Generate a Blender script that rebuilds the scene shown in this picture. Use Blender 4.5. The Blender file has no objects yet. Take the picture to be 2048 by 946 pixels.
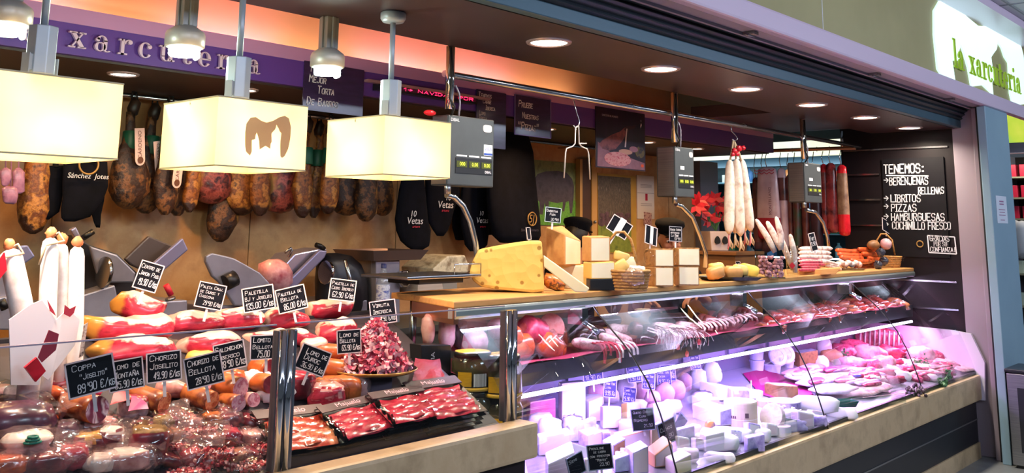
import bpy, bmesh, math, random
from mathutils import Vector, Matrix, noise, Euler
C = bpy.context.scene.collection
PI = math.pi
# ------------------------------------------------------------------ camera
FPX, PPX, PPY = 1876.7, 1024.0, 121.4            # focal length and optical centre, for a 2048x946 frame
YAW, PIT, ROL = (math.radians(a) for a in (48.2247, 9.9442, .6615))
EYE = Vector((0, 0, 1.5))
_f = Vector((math.sin(YAW), math.cos(YAW), 0)); _r = Vector((math.cos(YAW), -math.sin(YAW), 0)); _u = Vector((0, 0, 1))
FWD = _f*math.cos(PIT) + _u*math.sin(PIT); _u2 = _u*math.cos(PIT) - _f*math.sin(PIT)
RGT = _r*math.cos(ROL) + _u2*math.sin(ROL); UPV = _u2*math.cos(ROL) - _r*math.sin(ROL)
cam_d = bpy.data.cameras.new('camera'); cam = bpy.data.objects.new('camera', cam_d); C.objects.link(cam)
cam.matrix_world = Matrix(((RGT.x, UPV.x, -FWD.x, EYE.x), (RGT.y, UPV.y, -FWD.y, EYE.y), (RGT.z, UPV.z, -FWD.z, EYE.z), (0, 0, 0, 1)))
cam_d.sensor_fit = 'HORIZONTAL'; cam_d.sensor_width = 36; cam_d.lens = FPX/2048*36
cam_d.shift_x = 0; cam_d.shift_y = (PPY - 473)/2048
cam_d.clip_start = .05; cam_d.clip_end = 100
S = bpy.context.scene; S.camera = cam
S.view_settings.view_transform = 'Standard'; S.view_settings.look = 'None'
S.view_settings.exposure = 0.0; S.view_settings.gamma = 1; S.view_settings.use_curve_mapping = False
S.cycles.max_bounces = 7; S.cycles.diffuse_bounces = 3; S.cycles.glossy_bounces = 3; S.cycles.transmission_bounces = 4
S.cycles.transparent_max_bounces = 20; S.cycles.sample_clamp_indirect = 4; S.cycles.use_denoising = True
S.cycles.caustics_reflective = False; S.cycles.caustics_refractive = False

def lin(c):
    if isinstance(c, str): c = tuple(int(c[i:i+2], 16)/255 for i in (0, 2, 4))
    return tuple((x/12.92 if x <= .04045 else ((x+.055)/1.055)**2.4) for x in c[:3]) + (1,)
# ------------------------------------------------------------------ world and the large lamps
W = bpy.data.worlds.new('market_air'); S.world = W; W.use_nodes = True
W.node_tree.nodes['Background'].inputs[0].default_value = lin('a9b6c6'); W.node_tree.nodes['Background'].inputs[1].default_value = .14
def area(name, loc, rot, sx, sy, power, col, parent=None, spread=180, shape='RECTANGLE'):
    d = bpy.data.lights.new(name, 'AREA'); d.shape = shape; d.size = sx
    if shape == 'RECTANGLE': d.size_y = sy
    d.energy = power; d.color = lin(col)[:3]; d.spread = math.radians(spread)
    o = bpy.data.objects.new(name, d); C.objects.link(o); o.location = loc; o.rotation_euler = rot; o.parent = parent
    return o
def point(name, loc, r, power, col, parent=None):
    d = bpy.data.lights.new(name, 'POINT'); d.shadow_soft_size = r; d.energy = power; d.color = lin(col)[:3]
    o = bpy.data.objects.new(name, d); C.objects.link(o); o.location = loc; o.parent = parent
    return o
P_MARKET, P_COVE, P_CASE, P_SHADE, P_SPOT, P_DOWN, P_BACK, P_BEAM = 42, 13, 92, 14, 7, 12, 7, 23
for lx in (-2.2, .6, 3.4, 6.2, 9.0):            # unseen market lamps over the aisle, added and tilted to light the stall front
    area('aisle_fill_lamp', (lx, -1.6, 2.86), (math.radians(58), 0, 0), 1.2, .3, P_MARKET, 'dce8ff')
P_SHELF = 6.5
area('cove_strip_light', (1.9, 3.37, 2.205), (math.radians(138), 0, 0), 5.0, .03, P_COVE, 'ffe2c4')
for lx in (1.2, 2.05, 3.0, 3.6):
    area('cove_pink_light', (lx, 3.38, 2.208), (math.radians(150), 0, 0), .5, .02, 1.6, 'c890ff')
# ------------------------------------------------------------------ pixel -> point at a chosen depth
def ray(px, py): return FWD + RGT*((px-PPX)/FPX) - UPV*((py-PPY)/FPX)
def aty(px, py, y): d = ray(px, py); return EYE + d*(y/d.y)
def atx(px, py, x): d = ray(px, py); return EYE + d*(x/d.x)
def atz(px, py, z): d = ray(px, py); return EYE + d*((z-1.5)/d.z)
def atp(px, py, z0, y0, s): d = ray(px, py); return EYE + d*((z0 - s*y0 - 1.5)/(d.z - s*d.y))
def mpp(p): return (Vector(p)-EYE).dot(FWD)/FPX    # metres per photograph pixel at a point
def face(p): d = Vector(p)-EYE; return -math.atan2(d.x, d.y)   # z-rotation that turns a -y front towards the viewer's side
# ------------------------------------------------------------------ materials
MATS = {}
def mat(name, cols, rough=.6, metal=0, scale=8, stretch=(1, 1, 1), detail=4, bump=0, bscale=None, kind='noise', emit=0, ecol=None, spec=.5, sss=0, pos=None, trans=0, coat=0, vary=0, bdist=.004):
    if name in MATS: return MATS[name]
    m = bpy.data.materials.new(name); MATS[name] = m; m.use_nodes = True
    nt = m.node_tree; b = nt.nodes['Principled BSDF']; L = nt.links.new
    if isinstance(cols, str): cols = [cols]
    b.inputs['Roughness'].default_value = rough; b.inputs['Metallic'].default_value = metal
    b.inputs['Specular IOR Level'].default_value = spec
    if coat: b.inputs['Coat Weight'].default_value = coat; b.inputs['Coat Roughness'].default_value = .12
    if sss: b.inputs['Subsurface Weight'].default_value = sss; b.inputs['Subsurface Radius'].default_value = (.012, .006, .004)
    tc = nt.nodes.new('ShaderNodeTexCoord'); mp = nt.nodes.new('ShaderNodeMapping'); mp.inputs['Scale'].default_value = stretch
    L(tc.outputs['Object'], mp.inputs[0])
    def tex(k, sc):
        if k == 'voronoi':
            t = nt.nodes.new('ShaderNodeTexVoronoi'); t.inputs['Scale'].default_value = sc; o = t.outputs['Distance']
        elif k == 'wave':
            t = nt.nodes.new('ShaderNodeTexWave'); t.inputs['Scale'].default_value = sc; t.inputs['Distortion'].default_value = 6; t.inputs['Detail'].default_value = 3; t.inputs['Detail Scale'].default_value = 2; o = t.outputs['Fac']
        else:
            t = nt.nodes.new('ShaderNodeTexNoise'); t.inputs['Scale'].default_value = sc; t.inputs['Detail'].default_value = detail; t.inputs['Roughness'].default_value = .6; o = t.outputs['Fac']
        L(mp.outputs[0], t.inputs['Vector']); return o
    col = None
    if len(cols) > 1:
        cr = nt.nodes.new('ShaderNodeValToRGB'); e = cr.color_ramp.elements
        n = len(cols); ps = pos or [.32 + .36*i/(n-1) for i in range(n)]
        while len(e) < n: e.new(.5)
        for i in range(n): e[i].position = ps[i]
        for i in range(n): e[i].color = lin(cols[i])
        L(tex(kind, scale), cr.inputs[0]); col = cr.outputs[0]
    else: b.inputs['Base Color'].default_value = lin(cols[0])
    if vary:
        hs = nt.nodes.new('ShaderNodeHueSaturation'); oi = nt.nodes.new('ShaderNodeObjectInfo'); mr = nt.nodes.new('ShaderNodeMapRange')
        mr.inputs['To Min'].default_value = 1-vary; mr.inputs['To Max'].default_value = 1+vary
        L(oi.outputs['Random'], mr.inputs['Value']); L(mr.outputs[0], hs.inputs['Value'])
        if col: L(col, hs.inputs['Color'])
        else: hs.inputs['Color'].default_value = lin(cols[0])
        col = hs.outputs[0]
    if col: L(col, b.inputs['Base Color'])
    if bump:
        bp = nt.nodes.new('ShaderNodeBump'); bp.inputs['Strength'].default_value = bump; bp.inputs['Distance'].default_value = bdist
        L(tex(kind if kind != 'wave' else 'noise', bscale or scale), bp.inputs['Height']); L(bp.outputs[0], b.inputs['Normal'])
    if emit:
        b.inputs['Emission Strength'].default_value = emit
        if ecol or not col: b.inputs['Emission Color'].default_value = lin(ecol or cols[0])
        else: L(col, b.inputs['Emission Color'])
    if trans:      # thin light-passing cloth or paper
        out = nt.nodes['Material Output']; t = nt.nodes.new('ShaderNodeBsdfTranslucent'); mx = nt.nodes.new('ShaderNodeMixShader')
        t.inputs[0].default_value = lin(cols[0]); mx.inputs[0].default_value = trans
        L(b.outputs[0], mx.inputs[1]); L(t.outputs[0], mx.inputs[2]); L(mx.outputs[0], out.inputs[0])
    return m
def film(name, tint='ffffff', base=.05, gain=.9, rough=.03, bump=0, bscale=30, haze=0, hcol='ffffff', power=5):
    if name in MATS: return MATS[name]
    m = bpy.data.materials.new(name); MATS[name] = m; m.use_nodes = True; nt = m.node_tree; L = nt.links.new
    nt.nodes.remove(nt.nodes['Principled BSDF']); out = nt.nodes['Material Output']
    tr = nt.nodes.new('ShaderNodeBsdfTransparent'); tr.inputs[0].default_value = lin(tint)
    gl = nt.nodes.new('ShaderNodeBsdfGlossy'); gl.inputs['Roughness'].default_value = rough
    lw = nt.nodes.new('ShaderNodeLayerWeight'); pw = nt.nodes.new('ShaderNodeMath'); pw.operation = 'POWER'; pw.inputs[1].default_value = power
    mu = nt.nodes.new('ShaderNodeMath'); mu.operation = 'MULTIPLY_ADD'; mu.inputs[1].default_value = gain; mu.inputs[2].default_value = base
    L(lw.outputs['Facing'], pw.inputs[0]); L(pw.outputs[0], mu.inputs[0])
    mx = nt.nodes.new('ShaderNodeMixShader'); L(mu.outputs[0], mx.inputs[0]); L(gl.outputs[0], mx.inputs[2])
    first = tr.outputs[0]
    if haze:
        df = nt.nodes.new('ShaderNodeBsdfDiffuse'); df.inputs[0].default_value = lin(hcol); m2 = nt.nodes.new('ShaderNodeMixShader'); m2.inputs[0].default_value = haze
        L(tr.outputs[0], m2.inputs[1]); L(df.outputs[0], m2.inputs[2]); first = m2.outputs[0]
    L(first, mx.inputs[1]); L(mx.outputs[0], out.inputs[0])
    if bump:
        tc = nt.nodes.new('ShaderNodeTexCoord'); t = nt.nodes.new('ShaderNodeTexNoise'); t.inputs['Scale'].default_value = bscale; t.inputs['Detail'].default_value = 3
        bp = nt.nodes.new('ShaderNodeBump'); bp.inputs['Strength'].default_value = bump; bp.inputs['Distance'].default_value = .01
        L(tc.outputs['Object'], t.inputs['Vector']); L(t.outputs['Fac'], bp.inputs['Height'])
        L(bp.outputs[0], gl.inputs['Normal']); L(bp.outputs[0], lw.inputs['Normal'])
    return m
def add_band(m, axis, k, lo, hi, col):
    """A second colour (a rind, a fat edge) over one side of the piece, with an uneven border."""
    nt = m.node_tree; L = nt.links.new; bs = nt.nodes['Principled BSDF']; src = bs.inputs['Base Color'].links[0].from_socket
    tc = nt.nodes.new('ShaderNodeTexCoord'); sp = nt.nodes.new('ShaderNodeSeparateXYZ'); L(tc.outputs['Generated'], sp.inputs[0])
    nz = nt.nodes.new('ShaderNodeTexNoise'); nz.inputs['Scale'].default_value = 13; nz.inputs['Detail'].default_value = 4; L(tc.outputs['Object'], nz.inputs['Vector'])
    q = nt.nodes.new('ShaderNodeMath'); q.operation = 'MULTIPLY_ADD'; q.inputs[1].default_value = k; L(nz.outputs['Fac'], q.inputs[0]); L(sp.outputs[axis], q.inputs[2])
    r = nt.nodes.new('ShaderNodeMapRange'); r.inputs['From Min'].default_value = lo; r.inputs['From Max'].default_value = hi; L(q.outputs[0], r.inputs['Value'])
    x = nt.nodes.new('ShaderNodeMix'); x.data_type = 'RGBA'; L(r.outputs[0], x.inputs['Factor']); L(src, x.inputs['A']); x.inputs['B'].default_value = lin(col); L(x.outputs['Result'], bs.inputs['Base Color'])
# ------------------------------------------------------------------ mesh builder
class MB:
    def __init__(s, smooth=False): s.v, s.f, s.mi, s.sm = [], [], [], []; s.m = 0; s.smooth = smooth; s.T = None
    def add(s, vs, fs, smooth=None, m=None, T=None):
        o = len(s.v); M = T if T is not None else s.T
        s.v += [(M @ Vector(p)) if M is not None else Vector(p) for p in vs]
        k = s.m if m is None else m
        for i, f in enumerate(fs):
            s.f.append([o+j for j in f]); s.mi.append(k[i] if isinstance(k, list) else k); s.sm.append(s.smooth if smooth is None else smooth)
        return s
    def join(s, o, T=None, m=None):
        s.add(o.v, o.f, T=T, m=[m if m is not None else q for q in o.mi]); s.sm[-len(o.f):] = o.sm
        return s
    def box(s, c, d, rz=0, rx=0, ry=0, m=None):
        R = Matrix.Translation(c) @ Euler((rx, ry, rz)).to_matrix().to_4x4()
        vs = [R @ Vector((a*d[0]/2, b*d[1]/2, e*d[2]/2)) for a in (-1, 1) for b in (-1, 1) for e in (-1, 1)]
        return s.add(vs, [(0, 1, 3, 2), (4, 6, 7, 5), (0, 4, 5, 1), (2, 3, 7, 6), (0, 2, 6, 4), (1, 5, 7, 3)], False, m)
    def b2(s, a, b, m=None): return s.box([(x+y)/2 for x, y in zip(a, b)], [abs(x-y) for x, y in zip(a, b)], m=m)
    def tube(s, pts, r, n=10, caps=True, capm=None, sq=1.0, smooth=True, m=None, up=None):
        pts = [Vector(p) for p in pts]; k = len(pts); rs = r if isinstance(r, (list, tuple)) else [r]*k
        vs, fs = [], []; pu = None
        for i, p in enumerate(pts):
            t = (pts[min(i+1, k-1)]-pts[max(i-1, 0)]).normalized()
            if pu is None:
                ref = Vector(up) if up else (Vector((0, 0, 1)) if abs(t.z) < .9 else Vector((0, 1, 0)))
                a = t.cross(ref).normalized()
            else: a = (pu - t*pu.dot(t)).normalized()
            pu = a; b = t.cross(a)
            for j in range(n):
                q = 2*PI*j/n; vs.append(p + a*math.cos(q)*rs[i] + b*math.sin(q)*rs[i]*sq)
        for i in range(k-1):
            for j in range(n):
                fs.append((i*n+j, i*n+(j+1) % n, (i+1)*n+(j+1) % n, (i+1)*n+j))
        s.add(vs, fs, smooth, m)
        if caps:
            cm = m if capm is None else capm
            s.add(vs[:n], [tuple(range(n))[::-1]], False, cm); s.add(vs[-n:], [tuple(range(n))], False, cm)
        return s
    def ell(s, c, r, seg=12, rings=8, T=None, m=None, e=1.0, jit=0, jf=6, seed=0):
        if not isinstance(r, (tuple, list)): r = (r, r, r)
        sp = lambda x: math.copysign(abs(x)**e, x)
        vs, fs = [], []
        for i in range(rings+1):
            a = -PI/2 + PI*i/rings
            for j in range(seg):
                q = 2*PI*j/seg; p = Vector((sp(math.cos(a))*sp(math.cos(q))*r[0], sp(math.cos(a))*sp(math.sin(q))*r[1], sp(math.sin(a))*r[2]))
                if jit:
                    nn = noise.noise(Vector(p)*jf/max(r)*.5 + Vector((seed*3.7, seed*1.3, seed)))
                    p *= 1 + jit*nn
                vs.append(p)
        for i in range(rings):
            for j in range(seg): fs.append((i*seg+j, i*seg+(j+1) % seg, (i+1)*seg+(j+1) % seg, (i+1)*seg+j))
        M = Matrix.Translation(c) @ (T if T is not None else Matrix())
        if s.T is not None: M = s.T @ M
        return s.add(vs, fs, True, m, T=M)
    def lathe(s, prof, n=24, c=(0, 0, 0), smooth=True, m=None, T=None):
        vs, fs, ml = [], [], []
        for r, z in prof:
            for j in range(n): vs.append((c[0]+r*math.cos(2*PI*j/n), c[1]+r*math.sin(2*PI*j/n), c[2]+z))
        for i in range(len(prof)-1):
            fs += [(i*n+j, i*n+(j+1) % n, (i+1)*n+(j+1) % n, (i+1)*n+j) for j in range(n)]
            ml += [m[i] if isinstance(m, list) else (s.m if m is None else m)]*n
        return s.add(vs, fs, smooth, ml, T=T)
    def prism(s, poly, z0, z1, T=None, m=None, ms=None, smooth=False):
        n = len(poly); vs = [(x, y, z0) for x, y in poly] + [(x, y, z1) for x, y in poly]
        mm = s.m if m is None else m
        fs = [tuple(range(n))[::-1], tuple(range(n, 2*n))] + [(i, (i+1) % n, n+(i+1) % n, n+i) for i in range(n)]
        ml = [mm, mm] + ([mm]*n if ms is None else (list(ms) if isinstance(ms, (list, tuple)) else [ms]*n))
        return s.add(vs, fs, smooth, ml, T=T)
    def assign(s, fn):
        for i, f in enumerate(s.f):
            ps = [s.v[j] for j in f]; c = sum(ps, Vector())/len(ps)
            nn = (ps[1]-ps[0]).cross(ps[2]-ps[0]) if len(ps) < 4 else (ps[2]-ps[0]).cross(ps[3]-ps[1])
            k = fn(c, nn.normalized() if nn.length > 0 else nn)
            if k is not None: s.mi[i] = k
        return s
    def jitter(s, amt, f=20, seed=0):
        s.v = [p + noise.noise_vector(p*f + Vector((seed*5.1, seed, seed*2.3)))*amt for p in s.v]; return s
    def build(s, name, mats, parent=None, bevel=0, weld=False, keep=False):
        me = bpy.data.meshes.new(name); me.from_pydata([tuple(p) for p in s.v], [], s.f)
        for m in (mats if isinstance(mats, (list, tuple)) else [mats]): me.materials.append(m)
        me.polygons.foreach_set('material_index', s.mi); me.polygons.foreach_set('use_smooth', s.sm)
        if not keep or bevel or weld:
            bm = bmesh.new(); bm.from_mesh(me)
            bmesh.ops.remove_doubles(bm, verts=bm.verts, dist=1e-5)
            bmesh.ops.recalc_face_normals(bm, faces=bm.faces)
            if bevel:
                es = [e for e in bm.edges if len(e.link_faces) == 2 and e.calc_face_angle(0) > .5]
                bmesh.ops.bevel(bm, geom=es, offset=bevel, segments=2, profile=.6, affect='EDGES', clamp_overlap=True)
            bm.to_mesh(me); bm.free()
        me.update()
        o = bpy.data.objects.new(name, me); C.objects.link(o); o.parent = parent
        return o
def tag(o, label, cat, group=None, kind=None):
    if label: o['label'] = label
    if cat: o['category'] = cat
    if group: o['group'] = group
    if kind: o['kind'] = kind
    return o
def thing(name, label, cat, loc=(0, 0, 0), rz=0, group=None):
    o = bpy.data.objects.new(name, None); C.objects.link(o); o.location = loc; o.rotation_euler = (0, 0, rz); o.empty_display_size = .05
    return tag(o, label, cat, group)
def solo(name, mb, mats, label, cat, loc=None, rot=None, group=None, bevel=0, kind=None):
    o = mb.build(name, mats, None, bevel)
    if loc is not None: o.location = loc
    if rot is not None: o.rotation_euler = rot
    return tag(o, label, cat, group, kind)
def struct(name, mb, m, bevel=0): o = mb.build(name, m, None, bevel); o['kind'] = 'structure'; return o
def kids(o): return [c for c in bpy.data.objects if c.parent == o]
def copy_tree(o, parent=None, name=None):
    c = o.copy(); C.objects.link(c); c.parent = parent
    for ch in kids(o): copy_tree(ch, c)
    return c
def dup(o, loc, rz=None, label=None, rot=None):
    c = copy_tree(o); c.location = loc
    if rz is not None: c.rotation_euler = (0, 0, rz)
    if rot is not None: c.rotation_euler = rot
    if label: c['label'] = label
    return c
# ------------------------------------------------------------------ lettering
G = {'A': '002640 1232', 'B': '000636453403 3342413000', 'C': '4536160501103041', 'D': '00062644422000', 'E': '46060040 0333', 'F': '460600 0333', 'G': '453616050110304143 4323',
 'H': '0006 4046 0343', 'I': '2026 1636 1030', 'J': '464130100111', 'K': '0006 460340', 'L': '060040', 'M': '0006234640', 'N': '00064046', 'O': '160501103041453616', 'P': '00063645443303',
 'Q': '160501103041453616 2240', 'R': '00063645443303 2340', 'S': '453616050413334241301001', 'T': '0646 2620', 'U': '060110304146', 'V': '062046', 'W': '0610243046', 'X': '0046 0640', 'Y': '062346 2320', 'Z': '06460040',
 '0': '160501103041453616', '1': '042620', '2': '05163645440040', '3': '0516364544234241301001', '4': '30360242', '5': '46060414344341301001', '6': '4636160501103041423303', '7': '064610', '8': '13040516364544331302011030414233', '9': '4433130405163645413010',
 ',': '211000', '.': '1020', "'": '2624', '"': '1614 3634', '/': '0046', '-': '1333', ':': '1121 1424', '!': '2622 2021', '>': '0343 254321', '~': '0717283747', '(': '362420', '_': '0040'}
def glyph(ch):
    u = ch if ch in G else ch.upper()
    if ch in 'Ññ': return [s for c in ('N', '~') for s in glyph(c)]
    if ch == '€': return glyph('C') + [[(-.3, 3.6), (2.6, 3.6)], [(-.3, 2.4), (2.4, 2.4)]]
    if u not in G: return []
    return [[(int(w[i]), int(w[i+1])) for i in range(0, len(w)-1, 2)] for w in G[u].split()]
NARROW = {'I': 1, '1': 2.4, ',': 2, '.': 2.4, "'": 2, ':': 2, '!': 2, ' ': 2.6, '-': 3.4}
def scrawl(mb, text, x, z, h, wmax=None, lw=.1, align='l', seed=0, slant=.08, low=.72, squeeze=.82, fit=False):
    """Hand lettering in the x-z plane, front towards -y; small letters come out as small capitals."""
    rnd = random.Random(seed*97 + len(text)); u = h/6; xs = []; adv = 0
    for ch in text:
        k = low if ch.islower() else 1.0
        xs.append((adv, k)); adv += (NARROW.get(ch.upper(), 4)+1.5)*squeeze*k
    sc = u if not wmax or (adv*u <= wmax and not fit) else wmax/adv
    x0 = x if align == 'l' else (x-adv*sc/2 if align == 'c' else x-adv*sc)
    t = h*lw/2
    for ch, (a, k) in zip(text, xs):
        dz = rnd.uniform(-.02, .03)*h
        sh = 1.5 if ch in 'Ii' else 0
        for st in glyph(ch):
            pts = []
            for gx, gz in st:
                gz2 = gz*k + rnd.uniform(-.1, .1); gx2 = (gx-sh)*k*squeeze + rnd.uniform(-.1, .1)
                pts.append(Vector((x0+(a+gx2)*sc+slant*gz2*u, 0, z+dz+gz2*u)))
            for p, q in zip(pts, pts[1:]):
                d = q-p
                if d.length < 1e-6: continue
                d.normalize(); nrm = Vector((-d.z, 0, d.x))*t*rnd.uniform(.8, 1.15); p2, q2 = p-d*t*.7, q+d*t*.7
                mb.add([p2+nrm, q2+nrm, q2-nrm, p2-nrm], [(0, 1, 2, 3)], False)
    return mb
_tc = {}
def ptext(s, size=1, align='CENTER'):
    """Printed lettering (flat mesh in the x-z plane, front towards -y)."""
    k = (s, align)
    if k not in _tc:
        cu = bpy.data.curves.new('lettering', 'FONT'); cu.body = s; cu.align_x = align; cu.align_y = 'CENTER'; cu.resolution_u = 3
        o = bpy.data.objects.new('lettering', cu); C.objects.link(o); bpy.context.view_layer.update()
        me = bpy.data.meshes.new_from_object(o.evaluated_get(bpy.context.evaluated_depsgraph_get()))
        _tc[k] = ([Vector((v.co.x, 0, v.co.y)) for v in me.vertices], [list(p.vertices) for p in me.polygons])
        bpy.data.objects.remove(o); bpy.data.curves.remove(cu); bpy.data.meshes.remove(me)
    mb = MB(); mb.add([v*size for v in _tc[k][0]], _tc[k][1]); return mb
# slab-serif letters: polygons in a 0..~6 wide, x-height 6, ascender 9.4 grid
def serif(ch):
    P = []; box = lambda a, b, c, d: P.append([(a, b), (c, b), (c, d), (a, d)])
    def arc(cx, cy, rx, ry, a0, a1, w0, w1, n=14, xk=.5):
        o, i = [], []
        for k in range(n+1):
            q = math.radians(a0+(a1-a0)*k/n); w = w0 + (w1-w0)*abs(math.cos(q))
            o.append((cx+rx*math.cos(q), cy+ry*math.sin(q))); i.append((cx+(rx-w)*math.cos(q), cy+(ry-max(.35, w*.45))*math.sin(q)))
        for k in range(n): P.append([o[k], o[k+1], i[k+1], i[k]])
    if ch == 'l': box(1, 0, 2.3, 9.4); box(0, 0, 3.3, .6); box(.1, 8.8, 1.6, 9.4); return P, 3.5
    if ch == 'i': box(1, 0, 2.3, 6); box(0, 0, 3.3, .6); box(.1, 5.4, 1.6, 6); arc(1.6, 8.2, .85, .85, 0, 360, .85, .85); return P, 3.5
    if ch == 'r': box(1, 0, 2.3, 6); box(0, 0, 3.6, .6); box(.1, 5.4, 1.6, 6); arc(4.1, 3.6, 2.2, 2.5, 80, 165, .6, .9); arc(4.6, 5.1, .85, .85, 0, 360, .85, .85); return P, 5.4
    if ch == 'a': box(3.5, .9, 4.8, 4.3); arc(2.7, 3.9, 2.1, 2.2, 0, 165, .5, 1.3); arc(1.15, 4.4, .8, .8, 0, 360, .8, .8); arc(2.2, 1.75, 2.1, 1.8, 0, 360, .5, 1.2); arc(5.0, .9, 1.5, .95, 180, 330, .45, .9); return P, 6.4
    if ch == 'c': arc(2.7, 3, 2.7, 3.1, 45, 325, .5, 1.35, 22); arc(4.35, 4.5, .85, .85, 0, 360, .85, .85); return P, 5.6
    if ch == 'e': arc(2.7, 3, 2.7, 3.1, 0, 325, .5, 1.35, 24); box(.9, 2.7, 5.4, 3.25); return P, 5.7
    if ch == 'u': box(1, 1.6, 2.3, 6); box(4.3, 0, 5.6, 6); box(0, 5.4, 1.6, 6); box(3.3, 5.4, 4.9, 6); box(5, 0, 6.6, .6); arc(3.1, 1.9, 2.1, 2.05, 180, 330, .5, 1.3); return P, 6.8
    if ch == 't': box(1.1, 1.3, 2.4, 8); box(0, 5.4, 3.9, 6); arc(2.9, 1.5, 1.8, 1.6, 180, 350, .5, 1.3); return P, 4.8
    if ch == 'x':
        P.append([(.7, 5.7), (2.3, 5.7), (6, .3), (4.3, .3)]); P.append([(4.7, 5.7), (5.4, 5.7), (1.6, .3), (.9, .3)])
        for a, b, c, d in ((0, 5.45, 3, 6), (3.8, 5.45, 6.3, 6), (0, 0, 2.6, .55), (3.5, 0, 6.6, .55)): box(a, b, c, d)
        return P, 6.8
    return P, 4
def letters(text, parent, m, size, depth, name='letter', x0=0, gap=.5, bold=0):
    x = x0
    for ch in text:
        P, w = serif(ch)
        if P:
            mb = MB()
            if bold: P = P + [[(a+bold, b) for a, b in q] for q in P]
            for j, poly in enumerate(P):
                q = [(x+a*size, b*size) for a, b in poly]
                ar = sum(q[i][0]*q[(i+1) % len(q)][1]-q[(i+1) % len(q)][0]*q[i][1] for i in range(len(q)))
                if abs(ar) < 1e-12: continue
                mb.prism(q if ar > 0 else q[::-1], 0, depth, T=Matrix.Rotation(PI/2, 4, 'X'))
            mb.build(name, m, parent)
        x += (w+gap)*size
    return x
# ================================================================== the setting
TRAV = mat('travertine_wall', ['a8794c', 'c99a66', 'b88654', 'd0a574'], .45, scale=3.2, detail=6, bump=.25, bscale=40, bdist=.002)
STONE = mat('travertine_band', ['a58d6c', 'c4ab86', 'b89d78'], .4, scale=6, detail=8, bump=.3, bscale=60, bdist=.002)
BROWN = mat('brown_soffit', ['30242a', '3a2a2f'], .38, scale=2)
TAN = mat('tan_ceiling', ['b98256', 'c69166'], .55, scale=1.5)
PURPLE = mat('purple_board', '553488', .45); MAUVE = mat('mauve_lip', 'b884b0', .5)
BLACKP = mat('black_panel', ['120b0f', '180f14'], .5, scale=3, spec=.25)
STEEL = mat('steel', 'b9bcc2', .22, 1); CHROME = mat('chrome', 'd9dce2', .08, 1); BRUSH = mat('brushed_steel', ['8f9196', 'a5a7ab'], .38, 1, scale=3, stretch=(1, 1, 40)); DARKST = mat('dark_steel', '4a4c52', .35, .9)
SLATE = mat('slate_shutter', '1d262e', .45, .3); TEAL = mat('teal_bar', '3a5866', .4, .3); LILAC = mat('lilac_paint', 'dcc8de', .3); GREYP = mat('grey_paint', '8e8a98', .5)
BLUEP = mat('blue_grey_paint', ['84a2b4', '8eacbc'], .45, scale=2); JAMB = mat('jamb_paint', '9a8d98', .4, .2)
OLIVE = mat('olive_panel', ['a09866', 'aea672'], .5, scale=1.2); BLACK = mat('black_plastic', '0c0c10', .4); BLACKM = mat('black_matt', '0a0a0d', .75)
WHITE = mat('white_paint', 'e8e8ea', .45); GLASS = film('clear_glass', 'f4f8f8', .02, .8, .01); CURVEG = film('curved_glass', 'f4f8f8', .009, .55, .012, power=6); CHALK = mat('chalk', 'e4e0e6', .8); NAVY = mat('chalkboard', ['10131f', '171b2a'], .5, scale=20)
WOOD = mat('worktop_wood', ['b97f48', 'd19a5c', 'c58c50'], .42, scale=5, stretch=(.6, 6, 6), detail=5)
b = MB(); b.b2((-5, -6, -.1), (16, 9, 0)); struct('floor', b, mat('market_floor', ['6d7072', '84888a'], .35, scale=4))
b = MB(); b.b2((-1.5, 4.2, 0), (7.05, 4.35, 2.6))
struct('wall_back', b, TRAV)
b = MB()
for i in range(9): b.b2((-1.2+i*.98, 4.1975, 0), (-1.196+i*.98, 4.2, 2.07))
struct('trim_1', b, mat('joint', '7d5c3c', .8))
b = MB(); b.b2((-1.65, 2.0, 0), (-1.5, 4.35, 2.6)); struct('wall_left', b, TRAV)
b = MB(); b.b2((7.15, 2.12, 0), (7.3, 2.95, 2.4)); wr = struct('wall_right', b, BLACKP)
b = MB()
for z in (2.095, 1.91, 1.72, 1.53, 1.335, 1.14, .95):
    b.b2((7.138, 2.16 if not 1.3 < z < 2.0 else 2.66, z-.006), (7.152, 2.93, z+.006))
struct('trim_2', b, STEEL)
b = MB(); b.b2((-1.5, 2.1, 2.22), (7.15, 2.705, 2.3)); b.b2((5.5, 2.705, 2.22), (6.72, 3.29, 2.3)); struct('ceiling_soffit', b, BROWN)
b = MB(); b.b2((-1.5, 2.70, 2.42), (5.6, 3.47, 2.46)); b.b2((-1.5, 2.66, 2.3), (5.6, 2.705, 2.46)); struct('ceiling_cove', b, TAN)
b = MB()
for x in (.4, 1.5, 2.6, 3.7, 4.5): b.box((x, 3.15, 2.4192), (.004, .9, .003))
struct('trim_3', b, mat('ceiling_joint', '6a4224', .8))
b = MB(); b.b2((-1.5, 3.3, 2.07), (6.72, 3.33, 2.18)); b.b2((-1.5, 3.33, 2.07), (6.72, 3.40, 2.2)); struct('beam_sign', b, PURPLE)
b = MB(); b.b2((-1.5, 3.298, 2.18), (6.72, 3.325, 2.236)); struct('trim_4', b, MAUVE)
b = MB(); b.b2((-1.5, 3.33, 2.062), (6.7, 4.2, 2.09)); struct('ceiling_back', b, mat('dark_ceiling', '33231c', .5))
b = MB(); b.b2((-1.5, 3.45, 2.2), (6.72, 3.49, 2.6)); struct('wall_cove', b, TAN)
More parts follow.
